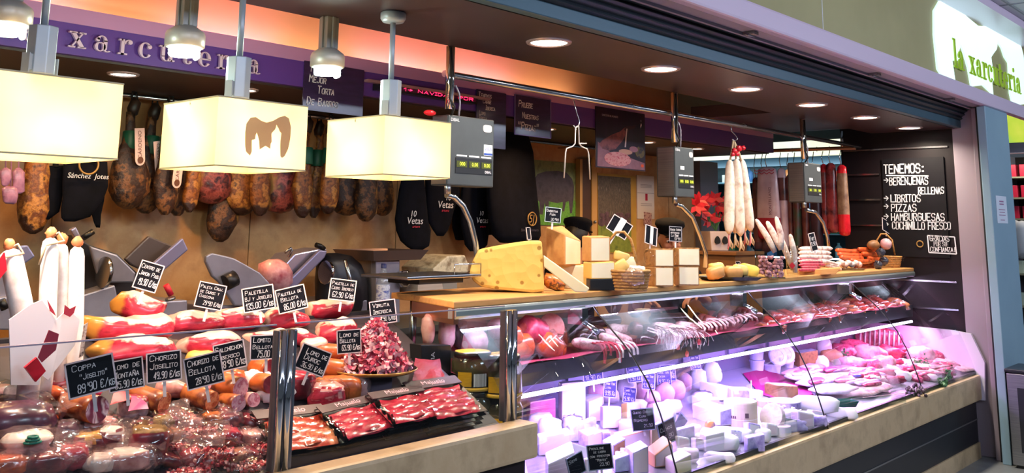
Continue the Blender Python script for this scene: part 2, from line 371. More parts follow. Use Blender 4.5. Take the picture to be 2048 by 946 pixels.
# roller shutter box and front profile
b = MB()
b.b2((-1.5, 2.055, 2.222), (7.13, 2.10, 2.275)); struct('trim_5', b, TEAL, .004)
b = MB()
for i in range(4): b.box((2.8, 2.06-.018*i, 2.292+.026*i), (8.66, .03, .03), rx=-.5)
b.b2((-1.5, 1.99, 2.38), (7.13, 2.1, 2.6)); struct('trim_6', b, SLATE, .003)
b = MB(); b.b2((-1.5, 1.83, 2.352), (9.4, 1.885, 2.45)); struct('trim_7', b, LILAC, .012)
b = MB(); b.b2((-1.5, 1.885, 2.358), (7.13, 1.96, 2.40)); b.b2((-1.5, 1.96, 2.345), (7.13, 1.975, 2.40)); struct('trim_8', b, GREYP)
for x in (2.62, 3.75, 5.2, 6.5):
    b = MB(); b.box((x, 1.93, 2.35), (.05, .05, .012)); b.tube([(x-.03, 1.93, 2.343), (x+.03, 1.93, 2.343)], .006, 8)
    solo('shutter_clip', b, BRUSH, 'small metal clip under the lilac front profile of the stall', 'clip', group='clips under the front profile')
b = MB(); b.b2((-1.5, 1.86, 2.45), (4.36, 1.95, 2.99)); b.b2((4.366, 1.86, 2.45), (9.4, 1.95, 2.99)); struct('wall_fascia', b, OLIVE)
b = MB(); b.b2((4.36, 1.858, 2.45), (4.366, 1.9, 2.99)); struct('trim_9', b, WHITE)
b = MB(); b.b2((-1.5, 1.66, 2.94), (9.4, 1.86, 3.0)); struct('trim_10', b, LILAC)
b = MB(); b.b2((-6, -6, 3.0), (16, 1.9, 3.06)); struct('ceiling_market', b, mat('ceiling_tile', 'c9cdd2', .7))
b = MB()
for i in range(22): b.box((-4+i*.6, -1.2, 2.998), (.015, 6, .006))
for i in range(10): b.box((2, 1.6-i*.6, 2.998), (14, .015, .006))
struct('trim_11', b, mat('tile_joint', '8f9399', .7))
b = MB(); b.b2((6.98, 1.85, 0), (7.54, 1.905, 2.352)); struct('column_front', b, BLUEP, .006)
b = MB(); b.b2((7.13, 1.93, 0), (7.3, 2.12, 2.352)); b.b2((7.06, 1.925, 0), (7.14, 1.965, 2.352)); struct('column_jamb', b, JAMB, .006)
b = MB(); b.b2((7.04, 1.9, 0), (7.2, 1.93, 2.352)); struct('trim_12', b, BLACK)
b = MB(); b.b2((7.05, 4.14, 0), (7.35, 4.4, 2.06)); struct('column_back', b, mat('grey_column', '6f6a72', .5))
# notice on the pillar
c0, c1 = aty(1991, 391, 1.848), aty(2016, 447, 1.848)
t = thing('notice', 'white printed notice taped to the blue grey pillar', 'notice', ((c0.x+c1.x)/2, 1.848, (c0.z+c1.z)/2))
nw, nh = c1.x-c0.x, c0.z-c1.z
b = MB(); b.box((0, 0, 0), (nw, .002, nh)); b.build('paper', mat('paper', 'cfd6e2', .7), t)
for i, (w, z) in enumerate(((.4, .3), (.4, .2), (.6, .0), (.5, -.1), (.6, -.2), (.4, -.38))):
    b = MB(); b.box((0, -.0015, z*nh), (w*nw, .001, nh*(.05 if i < 2 else .025))); b.build('print', mat('faint_print', '9a6f90', .7), t)
# ================================================================== counters
t = thing('display_counter', 'stone fronted counter full of cured meats, left of the glass cheese case', 'counter', (0, 0, 0))
XL0, XL1 = -.6, 2.445
b = MB(); b.b2((XL0, 2.05, .765), (XL1, 2.135, .875)); b.build('stone_band', STONE, t, .012)
b = MB(); b.b2((XL0, 2.09, .1), (XL1-.02, 2.13, .765)); b.build('front_panel', BLACKP, t)
b = MB(); b.b2((XL0, 2.1, 0), (XL1-.02, 2.16, .1)); b.build('plinth', STONE, t)
def ldeck(y): return .845 + .52*max(0, y-2.20)
b = MB(); poly = [(2.135, .80), (2.135, .842), (2.2, .845)] + [(2.2+.07*i, ldeck(2.2+.07*i)) for i in range(1, 9)] + [(2.85, 1.16), (2.85, .8)]
b.prism(poly, XL0, 2.43, T=Matrix(((0, 0, 1, 0), (1, 0, 0, 0), (0, 1, 0, 0), (0, 0, 0, 1)))); b.build('display_bed', mat('case_bed', '3a3036', .45), t)
b = MB(); b.b2((XL0, 2.86, .1), (2.43, 2.9, 1.17)); b.build('back_panel', DARKST, t)
for i, (x0, x1) in enumerate(((XL0, 1.49), (1.55, 2.38))):
    b = MB(); b.b2((x0, 2.146, .872), (x1, 2.152, 1.236)); b.build('glass_pane', GLASS, t)
    b = MB(); b.b2((x0, 2.1455, 1.2345), (x1, 2.1525, 1.238)); b.build('glass_edge', mat('glass_edge', 'b8a8b8', .2, .3, emit=.0), t)
b = MB(); b.b2((2.425, 2.16, .872), (2.431, 2.84, 1.17)); b.build('end_glass', GLASS, t)
for x in (1.52, 2.405):
    b = MB(); b.b2((x-.03, 2.135, .872), (x+.03, 2.163, 1.222)); b.build('post', mat('post_steel', ['5a5e68', '6c707a'], .35, .7, scale=4), t, .004)
    b = MB(True)
    for dx in (-.018, .006): b.tube([(x+dx, 2.133, .872), (x+dx, 2.133, 1.222)], .010, 10, smooth=True)
    b.build('post_rib', CHROME, t)
t = thing('glass_display_case', 'long stone based serving case with curved glass front, full of cheese and meat', 'display case', (0, 0, 0))
X0, X1 = 2.46, 7.115
b = MB(); b.b2((X0, 2.03, .375), (X1-.03, 2.1, .535)); b.build('stone_band', STONE, t, .012)
b = MB(); b.b2((X0, 2.07, .1), (X1-.04, 2.11, .375)); kp = b.build('kick_panel', mat('kick_black', '14171f', .4), t)
b = MB(); b.b2((X0, 2.066, .243), (X1-.04, 2.071, .251)); b.build('joint_strip', BRUSH, kp)
b = MB(); b.b2((X0, 2.06, 0), (X1-.04, 2.12, .1)); b.build('plinth', STONE, t)
def deck(y): return .545 + .20*max(0, y-2.12)
b = MB(); poly = [(2.1, .40), (2.1, .54), (2.12, .545)] + [(y, deck(y)) for y in (2.3, 2.5, 2.82)] + [(2.82, .4)]
YZ = Matrix(((0, 0, 1, 0), (1, 0, 0, 0), (0, 1, 0, 0), (0, 0, 0, 1)))
b.prism(poly, X0, X1-.03, T=YZ); b.build('deck', mat('case_deck', 'b9b4c4', .3, .5), t)
b = MB(); b.b2((X0, 2.82, .1), (X1-.03, 2.85, .9)); bp = b.build('back_panel', mat('case_back', '77758a', .4, .4), t)
b = MB()
for i in range(9): b.b2((X0+.1+i*.5, 2.808, .78), (X0+.55+i*.5, 2.82, .835))
b.build('air_duct', mat('duct', 'a9a4c0', .35, .4), bp)
b = MB(); b.b2((X0, 2.45, .90), (X1-.06, 2.85, .945)); b.b2((X0, 2.445, .895), (X1-.06, 2.46, .972)); sh = b.build('shelf', mat('shelf_grey', '4b4a52', .35, .6), t)
b = MB()
b.add([(X0+(X1-.1-X0)*i/60, y, .947+dz + .004*math.sin(i*1.3+j)) for i in range(61) for j, (y, dz) in enumerate(((2.443, .03), (2.475, .032), (2.6, .01), (2.84, .012)))],
      [(i*4+j, i*4+j+1, i*4+j+5, i*4+j+4) for i in range(60) for j in range(3)], True)
b.build('red_liner', mat('red_liner', '8e1f3e', .5), sh)
PROF = [(2.05, .535), (2.073, .61), (2.096, .684), (2.136, .787), (2.186, .886), (2.262, .985), (2.318, 1.04), (2.43, 1.135), (2.455, 1.165)]
def pane(x0, x1, name='glass_pane'):
    b = MB(True); n = len(PROF)
    N = []
    for i in range(n):
        a, c = PROF[max(0, i-1)], PROF[min(n-1, i+1)]; d = Vector((c[0]-a[0], c[1]-a[1])).normalized(); N.append((d.y*.005, -d.x*.005))
    vs = [(x, y, z) for x in (x0, x1) for y, z in PROF] + [(x, y+N[i][0], z+N[i][1]) for x in (x0, x1) for i, (y, z) in enumerate(PROF)]
    for i in range(n-1):
        b.add([vs[k] for k in (i, i+1, n+i+1, n+i)], [(0, 1, 2, 3)]); b.add([vs[2*n+k] for k in (i, i+1, n+i+1, n+i)], [(3, 2, 1, 0)])
    for s in (0, n): b.add([vs[s+i] for i in range(n)] + [vs[2*n+s+i] for i in range(n)], [(i, i+1, n+i+1, n+i) for i in range(n-1)], False)
    return b.build(name, CURVEG, t)
SEAM = [X0+.0, 3.285, 4.65, 6.02, X1-.035]
for a, c in zip(SEAM, SEAM[1:]): pane(a+.003, c-.003)
for x in SEAM[1:-1]:
    b = MB(); b.tube([(x, y, z) for y, z in PROF], .0035, 6, smooth=True); b.build('glass_seam', BLACK, t)
b = MB(); b.prism([(2.015, .37), (2.0, .62), (2.075, .80), (2.2, .815), (2.84, .83), (2.84, .37)], X1-.03, X1, T=YZ); b.build('end_panel', mat('end_panel', 'cfc8dc', .35), t)
b = MB(); b.b2((X0, 2.06, .537), (X1-.035, 2.075, .556)); b.build('glass_channel', DARKST, t)
for x in SEAM[1:-1]:
    b = MB(); b.b2((x-.12, 2.425, 1.10), (x-.08, 2.5, 1.165)); b.tube([(x-.1, 2.43, 1.105), (x-.1, 2.36, 1.075)], .012, 10); b.build('glass_clamp', CHROME, t)
b = MB(); b.tube([(X0+.05, 2.425, .866), (X1-.15, 2.425, .866)], .008, 10); b.build('tube_lamp', mat('tube_glow', 'e8e0ff', .3, emit=14, ecol='d9d2ff'), t)
for i, (x, col) in enumerate(((2.95, 'b98aff'), (3.9, 'b48cff'), (4.8, 'b894ff'), (5.7, 'd08cf0'), (6.6, 'f084d4'))):
    area('case_tube_light', (x, 2.41, .853), (math.radians(8), 0, 0), .9, .03, P_CASE/5*(1 if x < 5 else .62), col, t)
w = thing('worktop', 'long wooden worktop with polished steel edge on top of the glass case', 'worktop', (0, 0, 0))
b = MB(); b.prism([(2.43, 2.435), (7.10, 2.435), (7.10, 2.92), (2.56, 2.92), (2.54, 2.77)], 1.206, 1.23); b.build('wood_board', WOOD, w, .004)
b = MB(True); pr = [(2.432, 1.205), (2.427, 1.195), (2.427, 1.178), (2.435, 1.168), (2.47, 1.168), (2.47, 1.205)]
b.prism(pr, 2.435, 7.10, T=YZ, smooth=False); b.build('steel_edge', mat('edge_steel', 'cfdcdc', .28, .85), w, .003)
b = MB(); b.prism([(2.432, 2.436), (2.46, 2.44), (2.565, 2.77), (2.538, 2.772)], 1.150, 1.206); b.build('end_board', mat('copper_trim', 'b9785a', .3, .8), w)
for i in range(4):
    area('shelf_light', (3.0+1.18*i, 2.478, 1.160), (math.radians(-16), 0, 0), 1.1, .02, P_SHELF, 'f0d0ff', w)
b = MB(); b.b2((2.5, 2.472, 1.162), (7.05, 2.486, 1.172)); b.build('light_strip', mat('strip_glow', 'dfe8ff', .3, emit=1.5), w)
for x in (2.6, 3.95, 5.3, 6.95):
    b = MB(); b.tube([(x, 2.83, .945), (x, 2.83, 1.206)], .014, 10); b.build('support_post', STEEL, w)
# ================================================================== lamps
SHADE = mat('lamp_cloth', 'f6eac6', .8, trans=.55); BULB = mat('bulb_glow', 'fff2d0', .3, emit=9, ecol='ffe6b0'); ALU = mat('pale_enamel', ['aeb6bd', 'b6bdc3'], .4, .3)
LOGO = [(.364, .177), (.319, .228), (.304, .325), (.298, .503), (.305, .632), (.344, .726), (.402, .747), (.465, .699), (.526, .68), (.598, .718), (.669, .783), (.727, .812), (.777, .779), (.807, .649), (.807, .485), (.787, .319), (.75, .202), (.721, .175), (.702, .197), (.693, .349), (.693, .44), (.699, .543), (.676, .57), (.661, .619), (.649, .632), (.64, .667), (.634, .626), (.627, .594), (.605, .557), (.589, .527), (.596, .398), (.583, .372), (.584, .296), (.528, .334), (.465, .275), (.454, .402), (.437, .476), (.423, .518), (.413, .477), (.411, .421), (.375, .403), (.382, .235)]
def pendant(x, y, zt, zb, label, logo=False, rz=0):
    t = thing('pendant_lamp', label, 'lamp', (x, y, zb), rz, 'square shaded pendant lamps'); H = 2.22-zb; h = zt-zb; s = .147
    b = MB(True); b.lathe([(0, H), (.04, H), (.044, H-.004), (.044, H-.022), (.036, H-.034), (.012, H-.037), (0, H-.037)], 24); b.build('canopy', ALU, t)
    b = MB(True); b.tube([(0, 0, H-.03), (0, 0, h+.135)], .0095, 12); b.build('rod', ALU, t)
    b = MB(); b.lathe([(.012, h+.142), (.036, h+.14), (.036, h+.02), (.03, h+.01), (.0, h+.01)], 8, smooth=False); b.build('housing', ALU, t, .002)
    b = MB()
    b.box((0, 0, h+.045), (.1, .012, .04), rz=.5)
    for a in (-1, 1): b.box((a*.05*math.cos(.5), a*.05*math.sin(.5), h+.042), (.004, .022, .048), rz=.5); b.tube([(a*.05*math.cos(.5), a*.05*math.sin(.5), h+.02), (a*.05*math.cos(.5), a*.05*math.sin(.5), h-.02)], .0018, 6)
    b.tube([(-.05, 0, h-.012), (.05, 0, h-.012)], .003, 6); b.tube([(-s, 0, h-.012), (s, 0, h-.012)], .0025, 6)
    b.build('bracket', ALU, t)
    b = MB(True); b.lathe([(0, h+.012), (.03, h+.008), (.042, h-.012), (.04, h-.03)], 20); b.build('bulb_cup', film('cup_glass', 'e8efe8', .1, .8, .05), t)
    b = MB(True); b.ell((0, 0, h-.095), (.026, .026, .036), 16, 10); b.build('bulb', BULB, t)
    b = MB()
    for a, c in (((-s, -s), (s, -s)), ((s, -s), (s, s)), ((s, s), (-s, s)), ((-s, s), (-s, -s))):
        b.add([(a[0], a[1], 0), (c[0], c[1], 0), (c[0], c[1], h), (a[0], a[1], h)], [(0, 1, 2, 3)], False)
    sh = b.build('shade', SHADE, t)
    for z in (.0015, h-.0015):
        b = MB()
        for k in range(4): b.box((s*math.cos(k*PI/2), s*math.sin(k*PI/2), z), (.003 if k % 2 == 0 else 2*s, 2*s if k % 2 == 0 else .003, .004))
        b.build('shade_hem', mat('hem', 'c9bb96', .8), sh)
    if logo:
        b = MB(); b.add([(-s+2*s*u, -s-.0012, v*h) for u, v in LOGO], [tuple(range(len(LOGO)))], False); b.build('emblem', mat('emblem_print', 'bca898', .8, trans=.6), sh)
    point('bulb_light', (0, 0, h-.125), .03, P_SHADE, 'ffce88', t)
    d = bpy.data.lights.new('bulb_beam', 'SPOT'); d.energy = P_BEAM; d.color = lin('ffd8cc')[:3]; d.spot_size = math.radians(125); d.spot_blend = .7; d.shadow_soft_size = .04
    q = bpy.data.objects.new('bulb_beam', d); C.objects.link(q); q.parent = t; q.location = (0, 0, h-.14)
    return t
pendant(.94, 2.42, 1.838, 1.648, 'leftmost square cream pendant lamp, cut off by the picture edge', rz=.0)
pendant(1.50, 2.42, 1.838, 1.648, 'square cream pendant lamp printed with a grey pig and skyline emblem', True)
pendant(2.09, 2.42, 1.842, 1.652, 'plain square cream pendant lamp hanging beside the weighing scale display')
for x, zz, w in ((.94, 2.03, 'at the left picture edge, above the first letters'), (1.455, 2.045, 'between the left and middle pendant lamps'), (2.0, 2.055, 'beside the chalk sign about torta')):
    t = thing('spotlight', 'grey cylinder spotlight with white spiral bulb '+w, 'spotlight', (x, 2.66, zz), 0, 'grey spotlights along the soffit')
    b = MB(); H = 2.22-zz; b.box((0, 0, (H+.05)/2), (.05, .05, H-.05))
    for q in range(4): b.box((.026*math.cos(q*PI/2), .026*math.sin(q*PI/2), (H+.05)/2), (.012, .012, H-.05))
    b.build('stem', mat('spot_grey', '8d8a84', .4, .4), t, .003)
    b = MB(True); b.lathe([(.02, .056), (.034, .05), (.056, .034), (.06, .024), (.06, -.012), (.054, -.016), (.05, -.01), (.0, -.006)], 28); b.build('reflector', mat('spot_head', 'b5b1a8', .4, .3), t)
    b = MB(True)
    b.tube([(.04*math.cos(a*.7), .04*math.sin(a*.7), -.012-.0011*a) for a in range(28)], .0085, 8); b.ell((0, 0, -.02), (.034, .034, .016), 14, 8)
    b.build('bulb', mat('spot_glow', 'f2fff8', .3, emit=9, ecol='e4fff4'), t)
    point('spot_light', (0, 0, -.075), .03, P_SPOT, 'e8fff0', t)
def downlight(x, y, z, r, label, group, power, col='fff0d8'):
    t = thing('downlight', label, 'ceiling light', (x, y, z), 0, group)
    b = MB(True); b.lathe([(r, 0), (r*.97, -.006), (r*.86, -.008), (r*.8, -.003), (r*.78, .0)], 32); b.build('trim_ring', mat('ring_silver', 'c9b8b8', .3, .6), t)
    b = MB(True); b.lathe([(0, -.004), (r*.79, -.003)], 32); b.build('lens', mat('down_glow', 'fff6ea', .3, emit=10, ecol='fff0dc'), t)
    l = area('lamp_light', (0, 0, -.015), (0, 0, 0), r*1.5, 0, power, col, t, 150, 'DISK')
    return t
for i, w in enumerate(('nearest and largest', 'second', 'third', 'fourth', 'fifth', 'sixth and farthest')):
    downlight(2.832+.8115*i, 2.334, 2.22, .092, 'round recessed ceiling downlight over the counter, %s in the row' % w, 'soffit downlights', P_DOWN)
for x, w in ((1.14, 'at the left picture edge'), (1.678, 'dim, above the tagged hams'), (2.217, 'behind the middle pendant lamp'), (4.25, 'beside the small pizza chalk sign'), (5.315, 'right of the dark ham poster'), (5.95, 'behind the hanging white sausages')):
    t = downlight(x, 3.52, 2.062, .06, 'small round downlight in the lowered ceiling, '+w, 'back downlights', P_BACK*(.5 if x == 1.678 else 1), 'ffc684')
# ================================================================== overhead signs
def plate(name, label, cat, TL, BR, y, m, thick=.006, group=None):
    """A flat board facing the customers; TL and BR are photograph points of its corners at depth y."""
    a, c = aty(*TL, y), aty(*BR, y); w, h = c.x-a.x, a.z-c.z
    t = thing(name, label, cat, (a.x, y, c.z), 0, group)
    b = MB(); b.box((w/2, thick/2, h/2), (w, thick, h)); b.build('board', m, t)
    return t, w, h
def script(t, lines, w, h, m=None, lw=.135, name='writing'):
    b = MB()
    for i, (s, fx, fz, fh, al) in enumerate(lines): scrawl(b, s, w*fx, h*fz, h*fh, w*.9, lw, al, i+len(s))
    b.v = [p+Vector((0, -.0012, 0)) for p in b.v]
    return b.build(name, m or CHALK, t, keep=True)
SIGNP = mat('purple_slate', ['241a3a', '34254e'], .35, scale=9, stretch=(1, 1, 6), coat=.3)
t, w, h = plate('chalk_sign', 'purple slate sign chalked mejor torta de barros beside the spotlight', 'sign', (610, 121), (725, 233), 3.291, SIGNP)
script(t, [('Tenemos la', .08, .80, .13, 'l'), ('Mejor', .08, .58, .15, 'l'), ('Torta', .22, .37, .15, 'l'), ('De Barros', .06, .12, .15, 'l')], w, h)
t, w, h = plate('chalk_sign', 'narrow purple slate sign listing carne iberica beside the red ticker', 'sign', (954, 178), (1011, 299), 3.29, SIGNP)
script(t, [('Tenemos', .05, .87, .085, 'l'), ('Carne', .2, .77, .075, 'l'), ('Iberica', .3, .66, .075, 'l'), ('Lomo', .08, .56, .07, 'l'), ('Presa', .08, .47, .07, 'l'), ('Pluma', .08, .38, .07, 'l'), ('Secreto', .08, .28, .06, 'l'), ('Solomillo', .08, .19, .06, 'l'), ('Carrillera', .08, .1, .06, 'l')], w, h)
t, w, h = plate('chalk_sign', 'purple slate sign chalked pruebe nuestras pizzas above the pig poster', 'sign', (1030, 188), (1101, 277), 3.292, SIGNP)
script(t, [('Pruebe', .1, .70, .16, 'l'), ('Nuestras', .2, .43, .14, 'l'), ('"Pizzas"', .08, .14, .18, 'l')], w, h)
b = MB(); b.box((w/2, -.002, h/2), (w, .002, h)); fr = MB()
for c, d in (((w/2, 0), (w, .004)), ((w/2, h), (w, .004)), ((0, h/2), (.004, h)), ((w, h/2), (.004, h))): fr.box((c[0], -.001, c[1]), (d[0], .004, d[1]))
fr.build('edge', mat('slate_edge', '6c5a92', .5), t)
# ticker
t, w, h = plate('ticker_display', 'long red moving letter display hanging under the purple board', 'display', (760, 166), (955, 208), 3.248, BLACK, .05)
sc_ = MB(); sc_.box((w*.58, -.001, h*.56), (w*.8, .002, h*.5)); sc_.build('screen', mat('ticker_screen', '5a1c44', .25), t)
b = MB(); rnd = random.Random(5)
tx = MB(); scrawl(tx, '1> NAVIDAD POR', w*.22, h*.36, h*.44, w*.74, .15, 'l', 3, fit=True)
tx.v = [p+Vector((0, -.003, 0)) for p in tx.v]; tx.build('red_letters', mat('led_red', 'ff2050', .4, emit=4, ecol='ff2a5c'), t, keep=True)
b = MB(); b.box((w*.5, .0, h*1.06), (w*1.25, .03, .012)); b.build('hanging_bar', mat('pink_bar', 'b08a90', .35, .5), t)
# shop name in metal letters
t = thing('shop_name_lettering', 'polished metal letters la xarcuteria on the purple board', 'lettering', (1.15, 3.292, 2.093))
letters('la xarcuteria', t, mat('pink_metal', 'f0d0e4', .3, .35), .0094, .012, x0=0, gap=2.85)
# lit sign outside
t = thing('illuminated_sign', 'lit white pig shaped sign la xarcuteria on the olive fascia', 'sign', (6.0, 1.858, 2.452))
wl, hl = 2.15, .62
b = MB(); b.prism([((u-.298)/.509*wl, max(0, (v-.30)/.512*hl)) for u, v in LOGO if True], 0, .012, T=Matrix.Rotation(PI/2, 4, 'X')); b.build('lit_emblem', mat('sign_glow', 'e6fff8', .3, emit=.95, ecol='d6fff4'), t)
letters('la xarcuteria', t, mat('lime_letters', '9ab83a', .45, emit=.35), .0205, .006, x0=.34, gap=.72, bold=.35)
for o in kids(t):
    if o.name.startswith('letter'): o.location = (0, -.012, .085)
# ham poster
t, w, h = plate('ham_poster', 'dark hanging poster of a carved ham and a plate of slices', 'poster', (1192, 212), (1291, 343), 3.289, mat('poster_dark', ['1c0f20', '2a1830'], .3, scale=2, stretch=(8, 1, .5)), .008)
def flat(poly, m, name, d=.001, k=0, par=None):
    b = MB(); b.prism([(x*w, z*h) for x, z in poly], 0, d+.0004*k, T=Matrix.Rotation(PI/2, 4, 'X')); return b.build(name, m, par or t)
def oval(cx, cz, rx, rz, n=24, a0=0): return [(cx+rx*math.cos(2*PI*i/n+a0), cz+rz*math.sin(2*PI*i/n+a0)) for i in range(n)]
flat([(.02, .02), (.98, .02), (.98, .14), (.7, .2), (.3, .25), (.03, .42)], mat('poster_cloth', ['7d5566', '9a7080'], .5, scale=12), 'cloth_picture', k=0)
flat([(.05, .38), (.12, .45), (.3, .56), (.48, .64), (.55, .70), (.60, .73), (.63, .66), (.58, .58), (.50, .46), (.38, .33), (.24, .29), (.12, .31)], mat('poster_ham', ['4a2230', '8a4c4c', '5e2c38'], .35, scale=14), 'ham_picture', k=1)
flat([(.55, .68), (.6, .74), (.72, .76), (.8, .78), (.78, .73), (.66, .68), (.62, .62)], mat('poster_hoof', '3c2026', .4), 'hoof_picture', k=2)
flat([(.56, .38), (.60, .70), (.62, .70), (.585, .38)], mat('poster_knife', 'd9c8d0', .4), 'knife_picture', k=3)
flat(oval(.42, .165, .27, .12), mat('poster_plate', ['a8344a', 'd8a0a0', 'b8405a'], .35, scale=26, stretch=(1, 1, 2)), 'plate_picture', k=3)
flat(oval(.75, .36, .09, .05), mat('poster_bowl', 'a07080', .4), 'bowl_picture', k=2)
flat(oval(.58, .3, .14, .045), mat('poster_bread', 'c89a86', .4), 'bread_picture', k=2)
flat(oval(.88, .32, .1, .1), mat('poster_grapes', ['4a4a2a', '26203a', '6a5a30'], .4, kind='voronoi', scale=30), 'grapes_picture', k=1)
flat(oval(.93, .09, .03, .028), mat('poster_seal', 'd8501e', .4), 'seal', k=2)
for s, fx, fz, sz in (('ÚNICO EN EL MUNDO', .27, .87, .075), ('5J', .91, .87, .07)):
    b = MB(); b.join(ptext(s, sz*h*.6)); b.v = [p+Vector((fx*w, -.0015, fz*h)) for p in b.v]; b.build('print', mat('poster_white', 'd8c8d8', .5), t, keep=True)
flat([(.90, .78), (.915, .83), (.93, .80), (.905, .74)], MATS['poster_white'], 'leaf_mark')
# ================================================================== rails and hooks
t = thing('hanging_rail', 'long round steel rail running above the counter', 'rail', (2.66, 2.75, 2.112))
b = MB(True); b.tube([(0, 0, 0), (4.36, 0, 0)], .0145, 14); b.build('tube', STEEL, t)
for x in (1.35, 1.75, 2.55): b = MB(True); b.tube([(x, -.02, 0), (x, 0, .018), (x, .02, 0)], .003, 6); b.build('hook_ring', BRUSH, t)
t = thing('side_rail', 'copper coloured bar carrying the wrapped sausages at the far end', 'rail', (6.95, 2.755, 2.1))
b = MB(True); b.tube([(0, 0, 0), (0, 1.34, .015)], .014, 12); b.build('bar', mat('copper_bar', 'a86c48', .3, .7), t)
for y in (.1, 1.19):
    b = MB(True); b.tube([(0, y, 0), (0, y, .13 if y < 1 else .12)], .012, 10); b.build('hanger', STEEL, t)
for k in range(11): b = MB(True); b.tube([(0, .2+.1*k, -.016), (-.012, .2+.1*k, .004), (0, .2+.1*k, .02)], .0025, 6); b.build('hook_ring', BRUSH, t)
def pxtube(b, pts, y, r, o, n=10, **kw): return b.tube([Vector(aty(px, py, y))-Vector(o) for px, py in pts], r, n, **kw)
o = aty(1150, 212, 2.75)
t = thing('wire_hanger', 'empty two armed wire hanger hooked on the steel rail', 'hanger', o)
b = MB(True); pxtube(b, [(1147, 200), (1153, 225), (1159, 243), (1157, 252), (1150, 256), (1146, 250)], 2.75, .0028, o); b.build('hook', STEEL, t)
for pts in ([(1156, 252), (1151, 254), (1150, 287), (1145, 293), (1133, 297), (1131, 305), (1128, 356)], [(1150, 256), (1157, 253), (1158, 287), (1163, 293), (1174, 298), (1177, 306), (1180, 359)]):
    b = MB(True); pxtube(b, pts, 2.75, .0034, o); b.build('arm', mat('wire_pale', 'cfc8c4', .4, .3), t)
b = MB(True); pxtube(b, [(1158, 287), (1173, 287)], 2.75, .003, o); b.build('pin', MATS['wire_pale'], t)
# ================================================================== hanging scales
LCD = mat('lcd', '3a3d22', .2, emit=.25, ecol='6a7a1a'); SCG = mat('scale_grey', ['35393d', '3b4044'], .4); STK = mat('sticker_white', 'e2e2ea', .5)
def scale(x, wid, dep, z0, z1, label, armpts, first=False):
    t = thing('hanging_scale', label, 'scale', (x, 2.71, 0), 0, 'hanging counter scales')
    b = MB(True); b.tube([(0, 0, 2.22), (0, 0, z1+.02)], .0185, 16); b.build('pole', CHROME, t)
    b = MB(True)
    b.tube([(-.02, -.021, 2.21), (-.012, -.024, 2.1), (-.02, -.022, 2.0), (.0, -.03, z1+.03), (.015, .0, z1)], .005, 8)
    b.build('cable', BLACKM, t)
    b = MB(True); b.tube([(.022, -.01, 2.06), (.05, -.005, 2.03), (.06, 0, 1.99), (.055, 0, z1-.002)], .004, 8); b.build('grey_cable', GREYP, t)
    b = MB(); b.box((wid/2, dep/2, (z0+z1)/2), (wid, dep, z1-z0)); hd = b.build('display_head', SCG, t, .006)
    b = MB(); b.box((-.001, dep/2, (z0+z1)/2), (.003, dep*.84, (z1-z0)*.96)); b.build('side_plate', BRUSH, hd)
    h = z1-z0
    b = MB(); b.box((wid*.55, -.001, z0+h*.29), (wid*.8, .003, h*.22)); pn = b.build('display_panel', BLACK, hd)
    for k in range(3):
        b = MB(); b.box((wid*(.28+.27*k), -.003, z0+h*.31), (wid*.22, .002, h*.09)); b.build('lcd', LCD, pn)
        b = MB(); d = ptext('0.00' if k else '000', h*.075); d.v = [p+Vector((wid*(.29+.27*k), -.0045, z0+h*.31)) for p in d.v]; d.build('digits', mat('lcd_digit', 'c9d83a', .4, emit=.8), pn, keep=True)
        b = MB(); b.box((wid*(.28+.27*k), -.0015, z0+h*.43), (wid*.22, .002, h*.022)); b.build('caption_strip', STK, hd)
    for tx, fx, fz, sz in (('DIBAL', .12, .93, .065), ('DIBAL', .86, .215, .05)):
        d = ptext(tx, h*sz); d.v = [p+Vector((wid*fx, -.003, z0+h*fz)) for p in d.v]; d.build('maker_mark', STK, hd, keep=True)
    b = MB(); b.prism([(wid*(.84+.1*math.copysign(abs(math.cos(a))**.6, math.cos(a))), z0+h*(.86+.055*math.copysign(abs(math.sin(a))**.6, math.sin(a)))) for a in [2*PI*i/20 for i in range(20)]], 0, .002, T=Matrix.Rotation(PI/2, 4, 'X')); b.build('oval_seal', mat('seal_grey', 'b9b4b8', .5), hd)
    if first:
        b = MB(); b.box((wid*.86, -.0015, z0+h*.54), (wid*.19, .002, h*.16)); v = b.build('card_sticker', STK, hd)
        d = ptext('VISA', h*.085); d.v = [p+Vector((wid*.86, -.003, z0+h*.555)) for p in d.v]; d.build('sticker_print', mat('visa_blue', '1c3f94', .5), v, keep=True)
        b = MB(); b.box((wid*.86, -.0028, z0+h*.483), (wid*.185, .001, h*.03)); b.build('sticker_band', MATS['visa_blue'], v)
    else:
        b = MB(); b.box((wid*.35, -.0015, z0+h*.58), (wid*.2, .002, h*.07)); b.build('sticker', STK, hd)
    if first:
        b = MB(True); b.ell((.0-.06, .05, z1+.004), (.03, .02, .012), 12, 6); b.build('lamp_button', mat('red_button', 'd02028', .3, emit=.4), hd)
    b = MB(True); b.tube([(.02, .02, z0+.01), (.02, .02, z0-.035)], .014, 12); b.build('coupling', BRUSH, t)
    b = MB(True); b.tube([Vector((p[0]-x, p[1]-2.71, p[2])) for p in (aty(a, c, 2.75) for a, c in armpts)], .0125, 12); b.build('arm', STEEL, t)
    return t
t = scale(2.655, .27, .1, 1.655, 1.94, 'large hanging scale with card sticker beside the pendant lamp', [(893, 390), (908, 394), (926, 412), (940, 442), (951, 485), (955, 520), (950, 541), (936, 551), (900, 555)], True)
b = MB(); b.box((-.04, .09, 1.300), (.4, .27, .012)); pl = b.build('platform', STEEL, t, .003)
b = MB(); b.box((-.02, .09, 1.283), (.24, .18, .022)); b.build('under_tray', BLACK, pl)
b = MB(True)
b.tube([(.02, -.03, 1.3), (.02, -.03, 1.345), (.17, -.03, 1.345), (.17, -.03, 1.3)], .003, 6)
